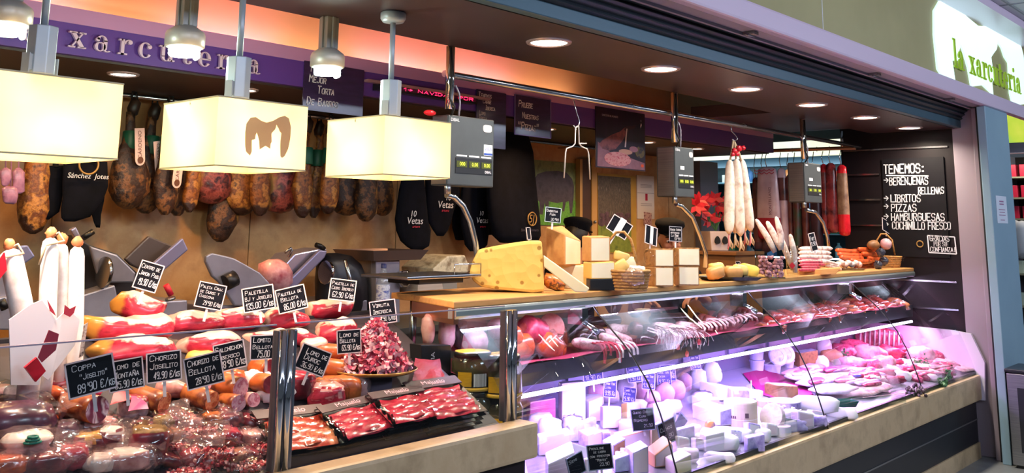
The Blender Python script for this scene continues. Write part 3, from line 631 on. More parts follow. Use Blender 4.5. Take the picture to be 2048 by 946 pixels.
b.build('wire_guard', STEEL, pl)
scale(4.36, .19, .12, 1.66, 1.93, 'hanging scale with brushed steel side, beside the tan wall', [(1352, 408), (1362, 412), (1384, 434), (1399, 470), (1411, 505), (1410, 535)])
scale(5.955, .26, .12, 1.672, 1.935, 'farthest hanging scale, in front of the wrapped sausages', [(1612, 420), (1630, 424), (1646, 445), (1655, 475), (1658, 500)])
# ================================================================== the back wall
ORD = ['first', 'second', 'third', 'fourth', 'fifth', 'sixth', 'seventh', 'eighth', 'ninth', 'tenth', 'eleventh', 'twelfth', 'thirteenth', 'fourteenth', 'fifteenth', 'sixteenth', 'seventeenth', 'eighteenth', 'nineteenth', 'twentieth']
def loft(rows, y, o, sq=.5, n=14, flatx=.75, mb=None, m=None, caps=True):
    """Rounded body through photograph rows (py, left px, right px) at depth y, in the local frame of o."""
    mb = mb or MB(True); vs, fs = [], []
    for py, xa, xb in rows:
        a, c = aty(xa, py, y), aty(xb, py, y); cx, hw, z = (a.x+c.x)/2, abs(c.x-a.x)/2, (a.z+c.z)/2
        for j in range(n):
            q = 2*PI*j/n; cs, sn = math.cos(q), math.sin(q)
            vs.append(Vector((cx+hw*math.copysign(abs(cs)**flatx, cs), y+hw*sq*math.copysign(abs(sn)**flatx, sn), z))-Vector(o))
    k = len(rows)
    fs = [(i*n+j, i*n+(j+1) % n, (i+1)*n+(j+1) % n, (i+1)*n+j) for i in range(k-1) for j in range(n)]
    if caps: fs += [tuple(range(n)), tuple(range((k-1)*n, k*n))]
    return mb.add(vs, fs, True, m)
def pxpoly(pts, y, th, o, mb=None, m=None):
    mb = mb or MB(); q = [Vector(aty(px, py, y))-Vector(o) for px, py in pts]
    pl = [(v.x, v.z) for v in q]; ar = sum(pl[i][0]*pl[(i+1) % len(pl)][1]-pl[(i+1) % len(pl)][0]*pl[i][1] for i in range(len(pl)))
    return mb.prism(pl if ar > 0 else pl[::-1], 0, -th, T=Matrix.Translation((0, y-o[1], 0)) @ Matrix.Rotation(PI/2, 4, 'X'), m=m)
b = MB(); b.b2((-1.48, 3.55, 0), (4.6, 4.18, .97)); b.b2((-1.48, 3.53, .97), (4.6, 4.19, 1.0))
solo('back_counter', b, [mat('counter_steel', ['6e6a6c', '7d787a'], .35, .7)], 'long steel work counter along the tan back wall', 'counter')
t = thing('ham_rail', 'steel rail along the back wall carrying the cured hams', 'rail', (.2, 4.0, 2.045))
b = MB(True); b.tube([(0, 0, 0), (5.3, 0, -.0)], .011, 10); b.build('tube', STEEL, t)
b = MB()
for x in (.5, 2.1, 3.7, 5.0): b.b2((x, 0, -.006), (x+.02, .2, .006))
b.build('bracket', STEEL, t)
HMEAT = mat('ham_mould', ['140a07', '3e2212', '241410', '7a4c26', '1c100c'], .5, scale=17, detail=9, bump=.9, bscale=24, bdist=.012, vary=.2)
HFAT = mat('ham_fat', ['8a5a26', 'c48f4a', 'a5702f'], .45, scale=12, detail=6, bump=.3, bscale=25, vary=.15)
HAMB = mat('ham_amber', ['3a1a0a', '9a5a22', '5e2e12', 'b87a34', '2c140a'], .4, scale=15, detail=9, bump=.9, bscale=22, bdist=.012, vary=.15)
HRED = mat('ham_red', ['1e0c0c', '5a1c1c', 'a04c40', '2a1010', '6e3020'], .35, scale=13, detail=9, bump=.8, bscale=22, bdist=.01)
add_band(HMEAT, 'X', .55, 1.10, 1.16, 'b08446'); add_band(HRED, 'X', .5, .42, .36, 'b07a3c'); add_band(HAMB, 'Z', .6, .42, .36, '2e160c')
HOOF = mat('hoof', ['17100d', '3a2418'], .45, scale=20); GREEN = mat('green_band', '14553a', .5); ROPE = mat('rope', 'b9a184', .8)
def ham(px, pyb, w, kind, label, y=4.0, band=False, tagged=None, turn=0, ztop=2.03):
    bot = aty(px, pyb, y); k = mpp(bot); L = ztop-bot.z; hw = w*k/2*1.3
    t = thing('cured_ham', label, 'ham', (bot.x, y, ztop), turn, 'cured hams on the back rail')
    prof = [(.13, .022), (.2, .02), (.3, .024), (.40, .036), (.50, .72*hw), (.6, .92*hw), (.72, 1.02*hw), (.84, 1.0*hw), (.92, .84*hw), (.975, .55*hw), (1.0, .18*hw)]
    b = MB(True); n = 16
    sd = int(px)
    vs = []
    for i, (f, r) in enumerate(prof):
        cx = .012*math.sin(f*3+sd) ; th = max(.016, r*.62)
        for j in range(n):
            q = 2*PI*j/n; p = Vector((cx+r*math.cos(q), th*math.sin(q), -f*L)); p *= 1
            nn = noise.noise(p*24+Vector((sd, 0, 0)))*.26; p.x = cx+(p.x-cx)*(1+nn); p.y *= 1+nn; vs.append(p)
    b.add(vs, [(i*n+j, i*n+(j+1) % n, (i+1)*n+(j+1) % n, (i+1)*n+j) for i in range(len(prof)-1) for j in range(n)] + [tuple(range(n)), tuple(range((len(prof)-1)*n, len(prof)*n))], True)
    if kind == 'dark': ms = [HMEAT]
    elif kind == 'amber': ms = [HAMB]
    else: ms = [HRED]
    b.build('leg_meat', ms, t)
    b = MB(True); b.tube([(0, 0, .0), (.004, -.006, -.04*L), (0, 0, -.10*L), (0, 0, -.15*L)], [.012, .024, .026, .021], 10); b.build('hoof', HOOF, t)
    b = MB(True); b.tube([(.0, -.02, -.16*L), (.004, -.022, -.05*L), (.0, -.012, .025), (0, .012, .03), (.004, .02, -.05*L), (0, .018, -.16*L)], .004, 6); b.build('cord', mat('dark_cord', '1b1614', .8), t)
    if band:
        b = MB(True); b.lathe([(.034, -.47*L), (.037, -.46*L), (.034, -.31*L), (.03, -.30*L)], 16); b.build('green_band', GREEN, t)
    if tagged:
        dx, dz, rz = tagged
        b = MB(); w2, h2 = .026, .155; pl = [(-w2, h2), (-w2, .02)] + [(-w2*math.cos(a), .02-.026*math.sin(a)) for a in [PI*i/8 for i in range(1, 8)]] + [(w2, .02), (w2, h2)]
        T = Matrix.Translation((dx, -.07, dz)) @ Matrix.Rotation(rz, 4, 'Y') @ Matrix.Rotation(PI/2, 4, 'X')
        b.prism(pl, 0, .0015, T=T); tg = b.build('tag', mat('tag_paper', 'd8b8b0', .6), t)
        d = ptext('CÁRDENO', .025); R = Matrix.Translation((dx, -.073, dz)) @ Matrix.Rotation(rz, 4, 'Y') @ Matrix.Translation((0, 0, .085)) @ Matrix.Rotation(-PI/2, 4, 'Y'); d.v = [R @ p for p in d.v]
        d.build('tag_print', mat('tag_brown', '5a3420', .6), tg, keep=True)
        b = MB(); b.prism([(.015*math.cos(a), .015*math.sin(a)+.018) for a in [2*PI*i/16 for i in range(16)]], 0, .001, T=Matrix.Translation((0, -.003, 0)) @ T); b.build('tag_mark', MATS['tag_brown'], tg)
    return t
HAMS = [(250, 418, 66, 'dark', 'broad dark ham', (-.0, -.29, -.12)), (292, 427, 52, 'dark', 'dark brown ham', (.0, -.33, -.18)), (325, 430, 40, 'dark', 'narrow dark ham', (.0, -.38, .06)), (350, 432, 38, 'dark', 'slim ham with pale fat edge', None), (377, 425, 26, 'amber', 'thin amber ham', None),
        (419, 408, 66, 'red', 'lamp lit ham showing dark red meat', None), (440, 484, 50, 'dark', 'lowest hanging blackish ham', None), (481, 431, 54, 'amber', 'glossy amber ham', None), (514, 432, 34, 'amber', 'thin amber ham', None),
        (560, 427, 62, 'red', 'wide dark red ham', None), (606, 436, 34, 'amber', 'golden ham with green band', None), (629, 436, 22, 'amber', 'very thin ham with green band', None), (653, 428, 34, 'amber', 'golden brown ham with green band', None),
        (690, 431, 62, 'dark', 'wide blackish ham', None), (728, 443, 40, 'dark', 'dark ham with fat edge', None), (764, 432, 42, 'dark', 'brown ham at the end of the row', None)]
for i, (px, pyb, w, kd, look, tg) in enumerate(HAMS):
    ham(px, pyb, w, kd, '%s, %s from the left along the back rail' % (look, ORD[i+1]), y=4.0+(.09 if i == 6 else .05 if i % 2 else -.04), band=(i < 3 or i in (10, 11, 12)), tagged=tg, turn=(.25 if kd == 'dark' and i < 4 else 0), ztop=2.03)
ham(66, 468, 46, 'amber', 'pale sided pig leg with red edge, first from the left along the back rail', y=3.95, turn=-.3)
# pieces hanging at the far left
PINKW = mat('pink_wrap', ['8a5a78', 'b07a96', '6a4258'], .3, scale=16, bump=.3)
for i, (xa, xb, ya, yb) in enumerate(((0, 22, 335, 372), (24, 50, 338, 386), (4, 34, 372, 408))):
    o = aty((xa+xb)/2, ya, 3.9); b = loft([(ya, xa+8, xb-8), (ya+6, xa, xb), ((ya+yb)/2, xa, xb), (yb-4, xa+2, xb-2), (yb, xa+8, xb-8)], 3.9, o, .4)
    b.tube([(0, 0, 0), (0, .05, .3)], .003, 6)
    solo('wrapped_meat', b.jitter(.006, 30, i), [PINKW], '%s pink wrapped meat piece hanging behind the leftmost lamp' % ('left', 'right', 'lowest')[i], 'meat', o)
# cloth ham bags
BAGC = mat('bag_cloth', ['07080f', '0d0e18'], .9, scale=20, bump=.2, spec=.12); GOLD = mat('gold_print', 'a07a3c', .4); WPRINT = mat('white_print', 'd9d5d8', .6); RPRINT = mat('red_print', 'c8203a', .5)
def hambag(rows, y, label, texts=(), ring=None):
    o = aty((rows[0][1]+rows[0][2])/2, rows[0][0], y); o.z = 2.035
    t = thing('ham_bag', label, 'bag', o, 0, 'black cloth ham bags')
    b = loft(rows, y, o, .2); b.jitter(.008, 14, rows[0][1]).build('cloth_bag', BAGC, t)
    top = aty((rows[0][1]+rows[0][2])/2, rows[0][0], y)-o
    b = MB(True); b.tube([(top.x, 0, top.z-.01), (0, .02+4.0-y, 0)], .012, 8); b.build('cord', MATS['dark_cord'], t)
    for s, px, py, hpx, m in texts:
        c = aty(px, py, y)-o; k = mpp(aty(px, py, y)); hw = 0
        for (ra, a, bb), (rb, cc, dd) in zip(rows, rows[1:]):
            if ra <= py <= rb: hw = (bb-a)/2*k
        d = ptext(s, hpx*k*1.3); d.v = [p+Vector((p.z*.15, 0, 0))+Vector((c.x, -hw*.2*1.05-.024, c.z)) for p in d.v]; d.build('print', m, t, keep=True)
    if ring:
        px, py, r, hw = ring; k = mpp(aty(px, py, y)); c = aty(px, py, y)-o; b = MB(True)
        b.tube([(c.x+r*k*math.cos(a), -hw*k-.022, c.z+r*k*math.sin(a)) for a in [2*PI*i/28 for i in range(29)]], .004, 6, caps=False); b.build('ring_print', GOLD, t)
    return t
hambag([(330, 96, 128), (360, 94, 126), (400, 91, 123), (425, 86, 116), (440, 82, 98)], 3.93, 'slim black cloth ham bag beside the pale sided pig leg')
hambag([(322, 128, 216), (370, 124, 214), (400, 122, 206), (420, 122, 190), (434, 123, 180), (441, 128, 150)], 3.88, 'wide black cloth ham bag with gold ring below the leftmost lamp', [('Sánchez  Jotes', 168, 353, 11, WPRINT)], (168, 330, 19, 11))
hambag([(350, 170, 214), (400, 176, 208), (430, 182, 202), (446, 188, 202), (454, 192, 200)], 3.96, 'narrow black ham bag with pointed end beside the broad dark ham')
hambag([(345, 806, 846), (380, 798, 850), (410, 793, 852), (440, 790, 856), (460, 792, 860), (480, 802, 860), (492, 814, 858), (501, 826, 846)], 3.9, 'black ham bag lettered 10 Vetas, lowest in front of the tan wall', [('10', 817, 428, 13, WPRINT), ('Vetas', 820, 442, 15, WPRINT), ('arturo', 822, 453, 6, RPRINT)])
hambag([(345, 850, 916), (385, 850, 918), (420, 850, 908), (445, 858, 902), (462, 866, 896), (472, 874, 888)], 4.0, 'black ham bag lettered 10 Vetas, behind the large scale arm', [('10', 886, 396, 12, WPRINT), ('Vetas', 881, 410, 15, WPRINT), ('arturo', 881, 421, 6, RPRINT)])
hambag([(280, 930, 972), (340, 926, 976), (400, 922, 978), (450, 922, 978), (490, 930, 974), (503, 940, 962)], 3.98, 'black ham bag lettered 10 Vetas, partly behind the scale arm and the big cheese', [('10', 953, 427, 10, WPRINT), ('Vetas', 955, 441, 12, WPRINT), ('arturo', 956, 453, 5, RPRINT)])
hambag([(255, 984, 1052), (300, 978, 1064), (350, 975, 1069), (400, 975, 1074), (440, 978, 1079), (470, 985, 1079), (484, 1000, 1074)], 3.86, 'large black ham bag with gold ringed emblem beside the pig poster', [('5J', 1050, 438, 17, GOLD), ('Sánchez Romero', 1046, 460, 6, mat('dim_print', '4a4048', .6))], (1050, 438, 13, 12))
hambag([(240, 935, 985), (300, 930, 990), (380, 940, 995), (440, 950, 1000), (470, 960, 990)], 4.08, 'plain black ham bag hanging behind the large emblem bag')
hambag([(365, 930-75, 930-40), (420, 905, 945), (455, 905, 940), (480, 912, 934)], 4.1, 'plain black ham bag in the dark gap behind the scale arm')
# posters and papers on the wall
def wallpic(name, label, cat, TL, BR, m, y=4.192):
    a, c = aty(*TL, y), aty(*BR, y); t = thing(name, label, cat, (a.x, y, c.z)); b = MB(); W_, H_ = c.x-a.x, a.z-c.z
    b.box((W_/2, .003, H_/2), (W_, .006, H_)); b.build('sheet', m, t); return t, W_, H_
t, w, h = wallpic('pig_poster', 'wall poster of a black pig grazing on green grass', 'poster', (1052, 318), (1163, 451), mat('poster_field', ['5c7048', '82925c', '485a3a'], .5, scale=9, detail=6))
def rel(pts, TL=(1052, 318), BR=(1163, 451)): return [((x-TL[0])/(BR[0]-TL[0]), (BR[1]-y)/(BR[1]-TL[1])) for x, y in pts]
flat([(0, 0), (1, 0), (1, .38), (.7, .42), (.4, .40), (0, .36)], mat('poster_grass', ['3f7a2a', '6aa83c', '4f8e30'], .5, scale=30, detail=6), 'grass_picture')
flat(rel([(1066, 385), (1066, 362), (1074, 347), (1090, 340), (1115, 337), (1132, 340), (1143, 352), (1147, 368), (1146, 390), (1143, 425), (1139, 426), (1136, 400), (1130, 402), (1127, 422), (1123, 422), (1124, 402), (1112, 405), (1096, 402), (1096, 422), (1091, 422), (1088, 405), (1084, 430), (1078, 429), (1078, 404), (1074, 400), (1074, 415), (1066, 422), (1060, 412), (1061, 396)]), mat('poster_pig', ['2e272b', '4c4248', '3a3036'], .5, scale=12), 'pig_picture', k=1)
flat(rel([(1062, 385), (1069, 380), (1073, 392), (1068, 398)]), mat('poster_ear', '8a5a60', .5), 'ear_picture', k=2)
t = thing('cabinet_door', 'brown wooden door with a tan frame between the two pig posters', 'door', aty(1165, 510, 4.17))
o = t.location; b = MB()
pxpoly([(1165, 318), (1184, 318), (1184, 520), (1165, 520)], 4.16, .03, o).build('door_panel', mat('door_brown', ['3a2418', '4a2e1e'], .5, scale=4), t)
b = MB(); pxpoly([(1184, 316), (1194, 316), (1194, 520), (1184, 520)], 4.15, .045, o, b); pxpoly([(1160, 318), (1165, 318), (1165, 520), (1160, 520)], 4.15, .04, o, b); fr = b.build('frame', mat('door_tan', ['b08648', 'bd9356'], .5, scale=4), t)
b = MB(True); b.ell(Vector(aty(1190, 444, 4.14))-o, .012, 10, 8); b.build('knob', BRUSH, t)
t, w, h = wallpic('herd_poster', 'gold framed poster of a herd of dark pigs under trees', 'poster', (1195, 346), (1273, 505), mat('poster_gold', ['b08a3a', 'c9a24c'], .4, scale=3))
flat([(.01, .01), (.86, .01), (.86, .97), (.01, .97)], mat('poster_trees', ['3a3630', '6e6458', '4a443c', '8a8074'], .5, scale=26, detail=8, stretch=(2, 1, .7)), 'trees_picture')
flat([(.01, .01), (.86, .01), (.86, .34), (.5, .37), (.01, .36)], mat('poster_meadow', ['6a7a34', '86943f', '5a6a30'], .5, scale=14), 'meadow_picture', k=1)
rnd = random.Random(3)
b = MB()
for i in range(26):
    x = .06+.76*rnd.random(); big = i > 19; z = (.36+.10*rnd.random()) if not big else .34+.02*rnd.random(); r = (.045+.02*rnd.random())*(1.9 if big else 1)
    x = min(.80, max(.09, x)); b.prism([(px_*w, pz_*h) for px_, pz_ in oval(x, z+.03, r, r*.42*w/h*1.6)], 0, .0016+.0001*i, T=Matrix.Rotation(PI/2, 4, 'X'))
b.build('herd_picture', mat('poster_herd', ['2c2228', '5c4650', '7a5c68'], .5, scale=18), t)
t, w, h = wallpic('paper_notice', 'two white papers with red mark taped beside the herd poster', 'notice', (1274, 350), (1309, 438), mat('paper_cream', 'd8cdc0', .7))
flat([(.47, .42), (.60, .42), (.60, .58), (.47, .58)], mat('paper_red', 'b02038', .6), 'red_mark'); flat([(.02, .588), (.98, .588), (.98, .6), (.02, .6)], mat('paper_fold', '9a9088', .7), 'fold')
for z in (.78, .75, .72, .34, .30): flat([(.2, z), (.85, z), (.85, z+.012), (.2, z+.012)], MATS['paper_fold'], 'text_line', k=1)
o = aty(1296, 424, 4.18); b = MB(); pxpoly([(1289, 424), (1303, 426), (1304, 452), (1290, 450)], 4.185, .012, o, b)
solo('wall_calendar', b, [mat('calendar', ['2a1c24', '8a4a50', 'c09a90'], .5, scale=60, kind='voronoi', pos=[.1, .3, .5])], 'small red speckled calendar on the tan wall near the worker', 'calendar', o)
# ================================================================== slicing machines and other tools on the back counter
SLC = mat('slicer_alloy', ['8b8794', 'a39fae'], .35, .6, scale=5); SLD = mat('slicer_dark', '2d2b30', .35, .5); SLW = mat('slicer_plate', 'b9b2cc', .25, .7)
def slicer(label, o, parts, knobs):
    t = thing('meat_slicer', label, 'slicing machine', o)
    for name, pts, y, th, m in parts:
        if name == 'blade_guard': b = loft(pts, y, o, th, n=20, flatx=.7); b.build(name, m, t)
        else: pxpoly(pts, y, th, o).build(name, m, t, .006)
    for name, pts, y, r, m in knobs:
        b = MB(True); pxtube(b, pts, y, r, o, 12); b.build(name, m, t)
    return t
o = aty(560, 640, 3.75); o.z = 1.0
t = slicer('slicing machine with pink meat on its bright carriage, behind the paletilla signs', o, [
    ('base', [(420, 612), (735, 600), (735, 650), (420, 655)], 3.68, .36, SLC),
    ('gauge_plate', [(413, 512), (424, 506), (452, 512), (470, 517), (520, 545), (536, 562), (560, 592), (545, 612), (470, 612), (440, 566), (425, 553), (412, 524)], 3.64, .02, SLC),
    ('carriage', [(566, 575), (560, 590), (640, 509), (655, 500), (650, 496), (590, 508), (570, 530)], 3.70, .16, SLW),
    ('carriage_wall', [(560, 580), (640, 500), (655, 502), (650, 515), (585, 582), (565, 592)], 3.66, .02, mat('carriage_lilac', '8f8aae', .3, .5)),
    ('blade_guard', [(506, 655, 675), (512, 645, 700), (530, 637, 718), (560, 635, 729), (590, 636, 731), (612, 637, 731), (625, 640, 730)], 3.74, .45, SLD)],
    [('meat_grip', [(570, 505), (582, 496), (584, 500), (577, 514)], 3.68, .006, BRUSH), ('knob', [(450, 566), (470, 556)], 3.62, .035, SLD), ('handle', [(648, 498), (640, 492), (632, 490)], 3.70, .012, BLACK), ('blade_cover', [(655, 545), (650, 545)], 3.64, .055, CHROME), ('pin', [(690, 520), (700, 560), (704, 590)], 3.62, .01, STEEL)])
PMEAT = mat('pink_cut', ['c06a78', 'e8aab0', 'b04a5c'], .3, scale=9, bump=.3)
o = aty(548, 555, 3.66); b = loft([(520, 540, 560), (528, 525, 572), (545, 520, 578), (565, 530, 578), (582, 545, 566)], 3.68, o, .8); b.jitter(.012, 16, 3)
solo('meat_piece', b, [PMEAT], 'pink piece of meat held on the slicing machine carriage', 'meat', o)
o = aty(240, 640, 3.8); o.z = 1.0
slicer('large slicing machine behind the tall white sausages', o, [
    ('base', [(60, 615), (375, 600), (375, 655), (60, 655)], 3.68, .36, SLC),
    ('body', [(150, 470), (180, 490), (235, 508), (275, 545), (270, 620), (150, 640)], 3.72, .2, SLD),
    ('gauge_plate', [(180, 492), (235, 510), (272, 546), (268, 565), (200, 566)], 3.66, .02, SLC),
    ('carriage', [(250, 518), (298, 472), (362, 498), (318, 540), (300, 548), (262, 530)], 3.74, .02, mat('carriage_grey', '5c5254', .4, .5)),
    ('carriage_wall', [(303, 530), (366, 476), (377, 500), (316, 552), (306, 560)], 3.66, .02, MATS['carriage_lilac']),
    ('side_plate', [(36, 492), (56, 490), (71, 513), (40, 535)], 3.68, .02, MATS['carriage_lilac']),
    ('end_plate', [(142, 460), (152, 453), (170, 487), (160, 490)], 3.70, .03, SLW),
    ('lower_body', [(165, 590), (230, 570), (245, 640), (165, 645)], 3.62, .1, SLC)],
    [('handle', [(166, 476), (186, 463)], 3.68, .012, BLACK), ('knob', [(332, 570), (342, 590)], 3.64, .012, RPRINT), ('disc', [(205, 545), (212, 545)], 3.62, .06, STEEL), ('dial', [(340, 595), (341, 600)], 3.6, .02, BRUSH)])
o = aty(20, 640, 3.55); o.z = 1.0
slicer('grey machine at the left picture edge behind the white sausages', o, [('base', [(-60, 600), (60, 590), (60, 660), (-60, 660)], 3.60, .3, SLC), ('body', [(-60, 530), (20, 540), (40, 590), (40, 620), (-60, 620)], 3.64, .2, SLC)], [('handle', [(2, 600), (10, 618)], 3.56, .014, BLACK)])
o = aty(770, 640, 3.75); o.z = 1.0
t = slicer('steel meat grinder with a square hopper tray below the 10 Vetas bag', o, [
    ('body', [(742, 518), (800, 518), (800, 640), (742, 640)], 3.70, .22, mat('grinder', ['6e6668', '8a8284'], .35, .6, scale=3)),
    ('side_panel', [(752, 520), (800, 520), (800, 645), (752, 645)], 3.66, .04, SLC)],
    [('neck', [(755, 520), (755, 512)], 3.74, .06, SLC)])
b = MB(); c = aty(766, 507, 3.75)-Vector(o)
b.add([(c.x-.16, -.12, c.z-.03), (c.x+.15, -.12, c.z-.03), (c.x+.15, .14, c.z-.03), (c.x-.16, .14, c.z-.03), (c.x-.19, -.15, c.z+.02), (c.x+.18, -.15, c.z+.02), (c.x+.18, .17, c.z+.02), (c.x-.19, .17, c.z+.02)], [(0, 1, 2, 3), (0, 1, 5, 4), (1, 2, 6, 5), (2, 3, 7, 6), (3, 0, 4, 7)])
b.build('hopper_tray', mat('hopper', '8a7470', .35, .7), t)
c = aty(809, 558, 3.64)-Vector(o); b = MB(True); b.lathe([(0, .02), (.03, .02), (.045, .01), (.045, -.01), (0, -.015)], 9, T=Matrix.Translation(c) @ Matrix.Rotation(PI/2, 4, 'X')); b.build('knob', CHROME, t)
o = aty(771, 598, 3.56); o.z = 1.0; h = aty(771, 527, 3.58).z-1.0
t = thing('water_bottle', 'clear plastic water bottle with blue label beside the meat grinder', 'bottle', (o.x, 3.58, 1.0))
b = MB(True); r = .033; b.lathe([(0, 0), (r, .004), (r, h*.35), (r*.93, h*.4), (r, h*.45), (r, h*.7), (r*.75, h*.82), (r*.4, h*.9), (r*.4, h*.94)], 20); b.build('bottle_body', film('pet', 'dfe6ee', .08, .8, .08, haze=.12), t)
b = MB(True); b.lathe([(r*1.02, h*.42), (r*1.02, h*.68)], 20); b.build('label', mat('label_blue', ['3a4aa8', 'd8dcec', '4a5ab8'], .5, scale=24, stretch=(1, 1, 2)), t)
b = MB(True); b.lathe([(r*.42, h*.93), (r*.42, h), (0, h)], 14); b.build('cap', mat('cap_blue', '1f2e6a', .4), t)
for i, (pts, m, lab) in enumerate((([(836, 558), (884, 553), (888, 585), (836, 594)], mat('paper_stack', ['b8a89c', 'a89488'], .7, scale=3, stretch=(1, 1, 40)), 'stack of wrapping paper on the back counter'), ([(886, 556), (915, 554), (915, 582), (886, 584)], mat('box_grey', '8a8078', .6), 'small grey box beside the wrapping paper'), ([(866, 537), (895, 512), (930, 510), (938, 530), (936, 545), (868, 548)], mat('bag_tan', ['b09a78', 'd8c8a8', '8a7458'], .5, scale=14, bump=.5), 'crumpled tan paper bag behind the scale platform'))):
    o = aty(*pts[0], 3.62); b = MB(); pxpoly(pts, 3.62, .25, o, b); solo(('paper_stack', 'small_box', 'paper_bag')[i], b, [m], lab, ('paper', 'box', 'bag')[i], o, bevel=.008)
# ================================================================== goods on the worktop
TOPZ = 1.231
class FP:
    """Upright plane through p0 turned towards the customers; maps photograph points into its local frame."""
    def __init__(s, p0, rz=None):
        s.p = Vector(p0); s.rz = face(p0) if rz is None else rz; s.n = Vector((math.sin(s.rz), -math.cos(s.rz), 0)); s.R = Matrix.Rotation(-s.rz, 3, 'Z')
    def __call__(s, px, py, dy=0):
        d = ray(px, py); t = ((s.p-EYE).dot(s.n)-dy*1)/d.dot(s.n); v = s.R @ (EYE+d*t-s.p); return v
def fpoly(F, pts, th, mb=None, m=None, y0=0, ms=None):
    mb = mb or MB(); pl = [(v.x, v.z) for v in (F(*p) for p in pts)]
    ar = sum(pl[i][0]*pl[(i+1) % len(pl)][1]-pl[(i+1) % len(pl)][0]*pl[i][1] for i in range(len(pl)))
    return mb.prism(pl if ar > 0 else pl[::-1], 0, -th, T=Matrix.Translation((0, y0, 0)) @ Matrix.Rotation(PI/2, 4, 'X'), m=m, ms=ms)
def fobj(name, label, cat, base, pts, th, mats, bevel=.004, z=None, group=None, jit=0, p0=None, ms=None, rz=None):
    p = p0 or atz(*base, TOPZ if z is None else z); F = FP(p, rz); b = fpoly(F, pts, th, ms=ms)
    if jit: b.jitter(jit, 25, base[0])
    o = solo(name, b, mats, label, cat, p, (0, 0, F.rz), group, bevel); return o, F
def corner(name, label, cat, pL, pC, pR, bot, tL, tC, tR, dL, dR, mats, z=None, p0=None, group=None, bevel=.004, tB=None, ms=(0, 1, 2), jit=0):
    """Block showing two upright faces that meet at pixel column pC."""
    p = Vector(p0) if p0 else atz(pC, bot, TOPZ if z is None else z); F = FP(p); k = mpp(p)
    uL, uR = (pL-pC)*k, (pR-pC)*k; zt = [(bot-q)*k for q in (tL, tC, tR)]; zb = (zt[0]+zt[2]-zt[1]) if tB is None else (bot-tB)*k
    P = [(uL, dL), (0, 0), (uR, dR), (uL+uR, dL+dR)]; vs = [(a, c, 0) for a, c in P] + [(a, c, h) for (a, c), h in zip(P, (zt[0], zt[1], zt[2], zb))]
    b = MB(); b.add(vs, [(3, 2, 1, 0), (4, 5, 6, 7), (0, 1, 5, 4), (1, 2, 6, 5), (2, 3, 7, 6), (3, 0, 4, 7)], False, [ms[2], ms[2], ms[0], ms[1], ms[0], ms[1]])
    return solo(name, b, mats, label, cat, p, (0, 0, F.rz), group, bevel), F
def cmat(n, cols, **kw): kw.setdefault('rough', .45); kw.setdefault('sss', .12); return mat(n, cols, **kw)
def holes(name, base, dark, sc):
    m = mat(name, [dark, base, base], .4, kind='voronoi', scale=sc, pos=[.17, .23, .6], bump=.5, bdist=.006, sss=.1); return m
EMM = holes('holed_cheese', 'ecc468', 'a87c34', 22); RIND = cmat('rind_tan', ['b87a44', 'cf9558', 'c08a50'], scale=10, sss=0); PASTE = cmat('paste_ivory', ['f0dcb0', 'f6e6c2'], scale=6)
PALE = cmat('paste_pale', ['f0e2c4', 'f7eedb'], scale=5); YEL = cmat('paste_yellow', ['e8bc62', 'f0cc7c'], scale=6); MRIND = cmat('rind_brown', ['8a5e34', 'a87a48', '6e4a28'], scale=30, sss=0, bump=.2)
FILM = film('cling_film', 'ffffff', .05, .6, .09, bump=.7, bscale=16); FILMH = film('hazy_film', 'ffffff', .06, .7, .12, bump=.8, bscale=16, haze=.08, hcol='f6c8c8')
def sign(px, py, wpx, hpx, y, roll, lines, label, p=None, turn=.75, stem=None, group=None, face_m=None, frame='d8c8cc', back=None, cat='price sign', name='price_sign', lw=.11):
    """Small black price board in a pale frame, lettered by hand, on a clear stem."""
    c = Vector(p) if p else aty(px, py, y); k = mpp(c); b_ = face(c); rz = b_*turn; cf = math.cos(b_-rz)
    w, h = wpx*k/max(.3, cf), hpx*k; t = thing(name, label, cat, c, 0, group); t.rotation_euler = Euler((0, math.radians(-roll), 0)).to_matrix().to_euler()
    M = Matrix.Rotation(rz, 4, 'Z') @ Matrix.Rotation(math.radians(-roll), 4, 'Y') @ Matrix.Rotation(math.radians(-8), 4, 'X'); t.rotation_euler = M.to_euler()
    b = MB(); b.box((0, .0015, 0), (w, .003, h)); b.build('board', face_m or mat('sign_black', '090b16', .55, spec=.15), t)
    f = (w if w > h else h)*.036; b = MB()
    for q in (-1, 1): b.box((0, 0, q*(h/2-f/2)), (w, .005, f)); b.box((q*(w/2-f/2), 0, 0), (f, .005, h))
    b.build('frame', mat('sign_frame_'+frame, frame, .5), t)
    if lines:
        b = MB()
        for i, (s, fx, fz, fh, wm) in enumerate(lines): scrawl(b, s, (fx-.5)*w, (fz-.5)*h, fh*h, wm*w, lw, 'l', i+int(px), fit=True)
        b.v = [v+Vector((0, -.003, 0)) for v in b.v]; b.build('writing', CHALK, t, keep=True)
    sl = stem if stem is not None else h*.5
    if sl: b = MB(); b.box((0, .002, -h/2-sl/2), (.008, .002, sl)); b.build('stem', mat('sign_stem', 'd8ccd0', .3), t)
    return t
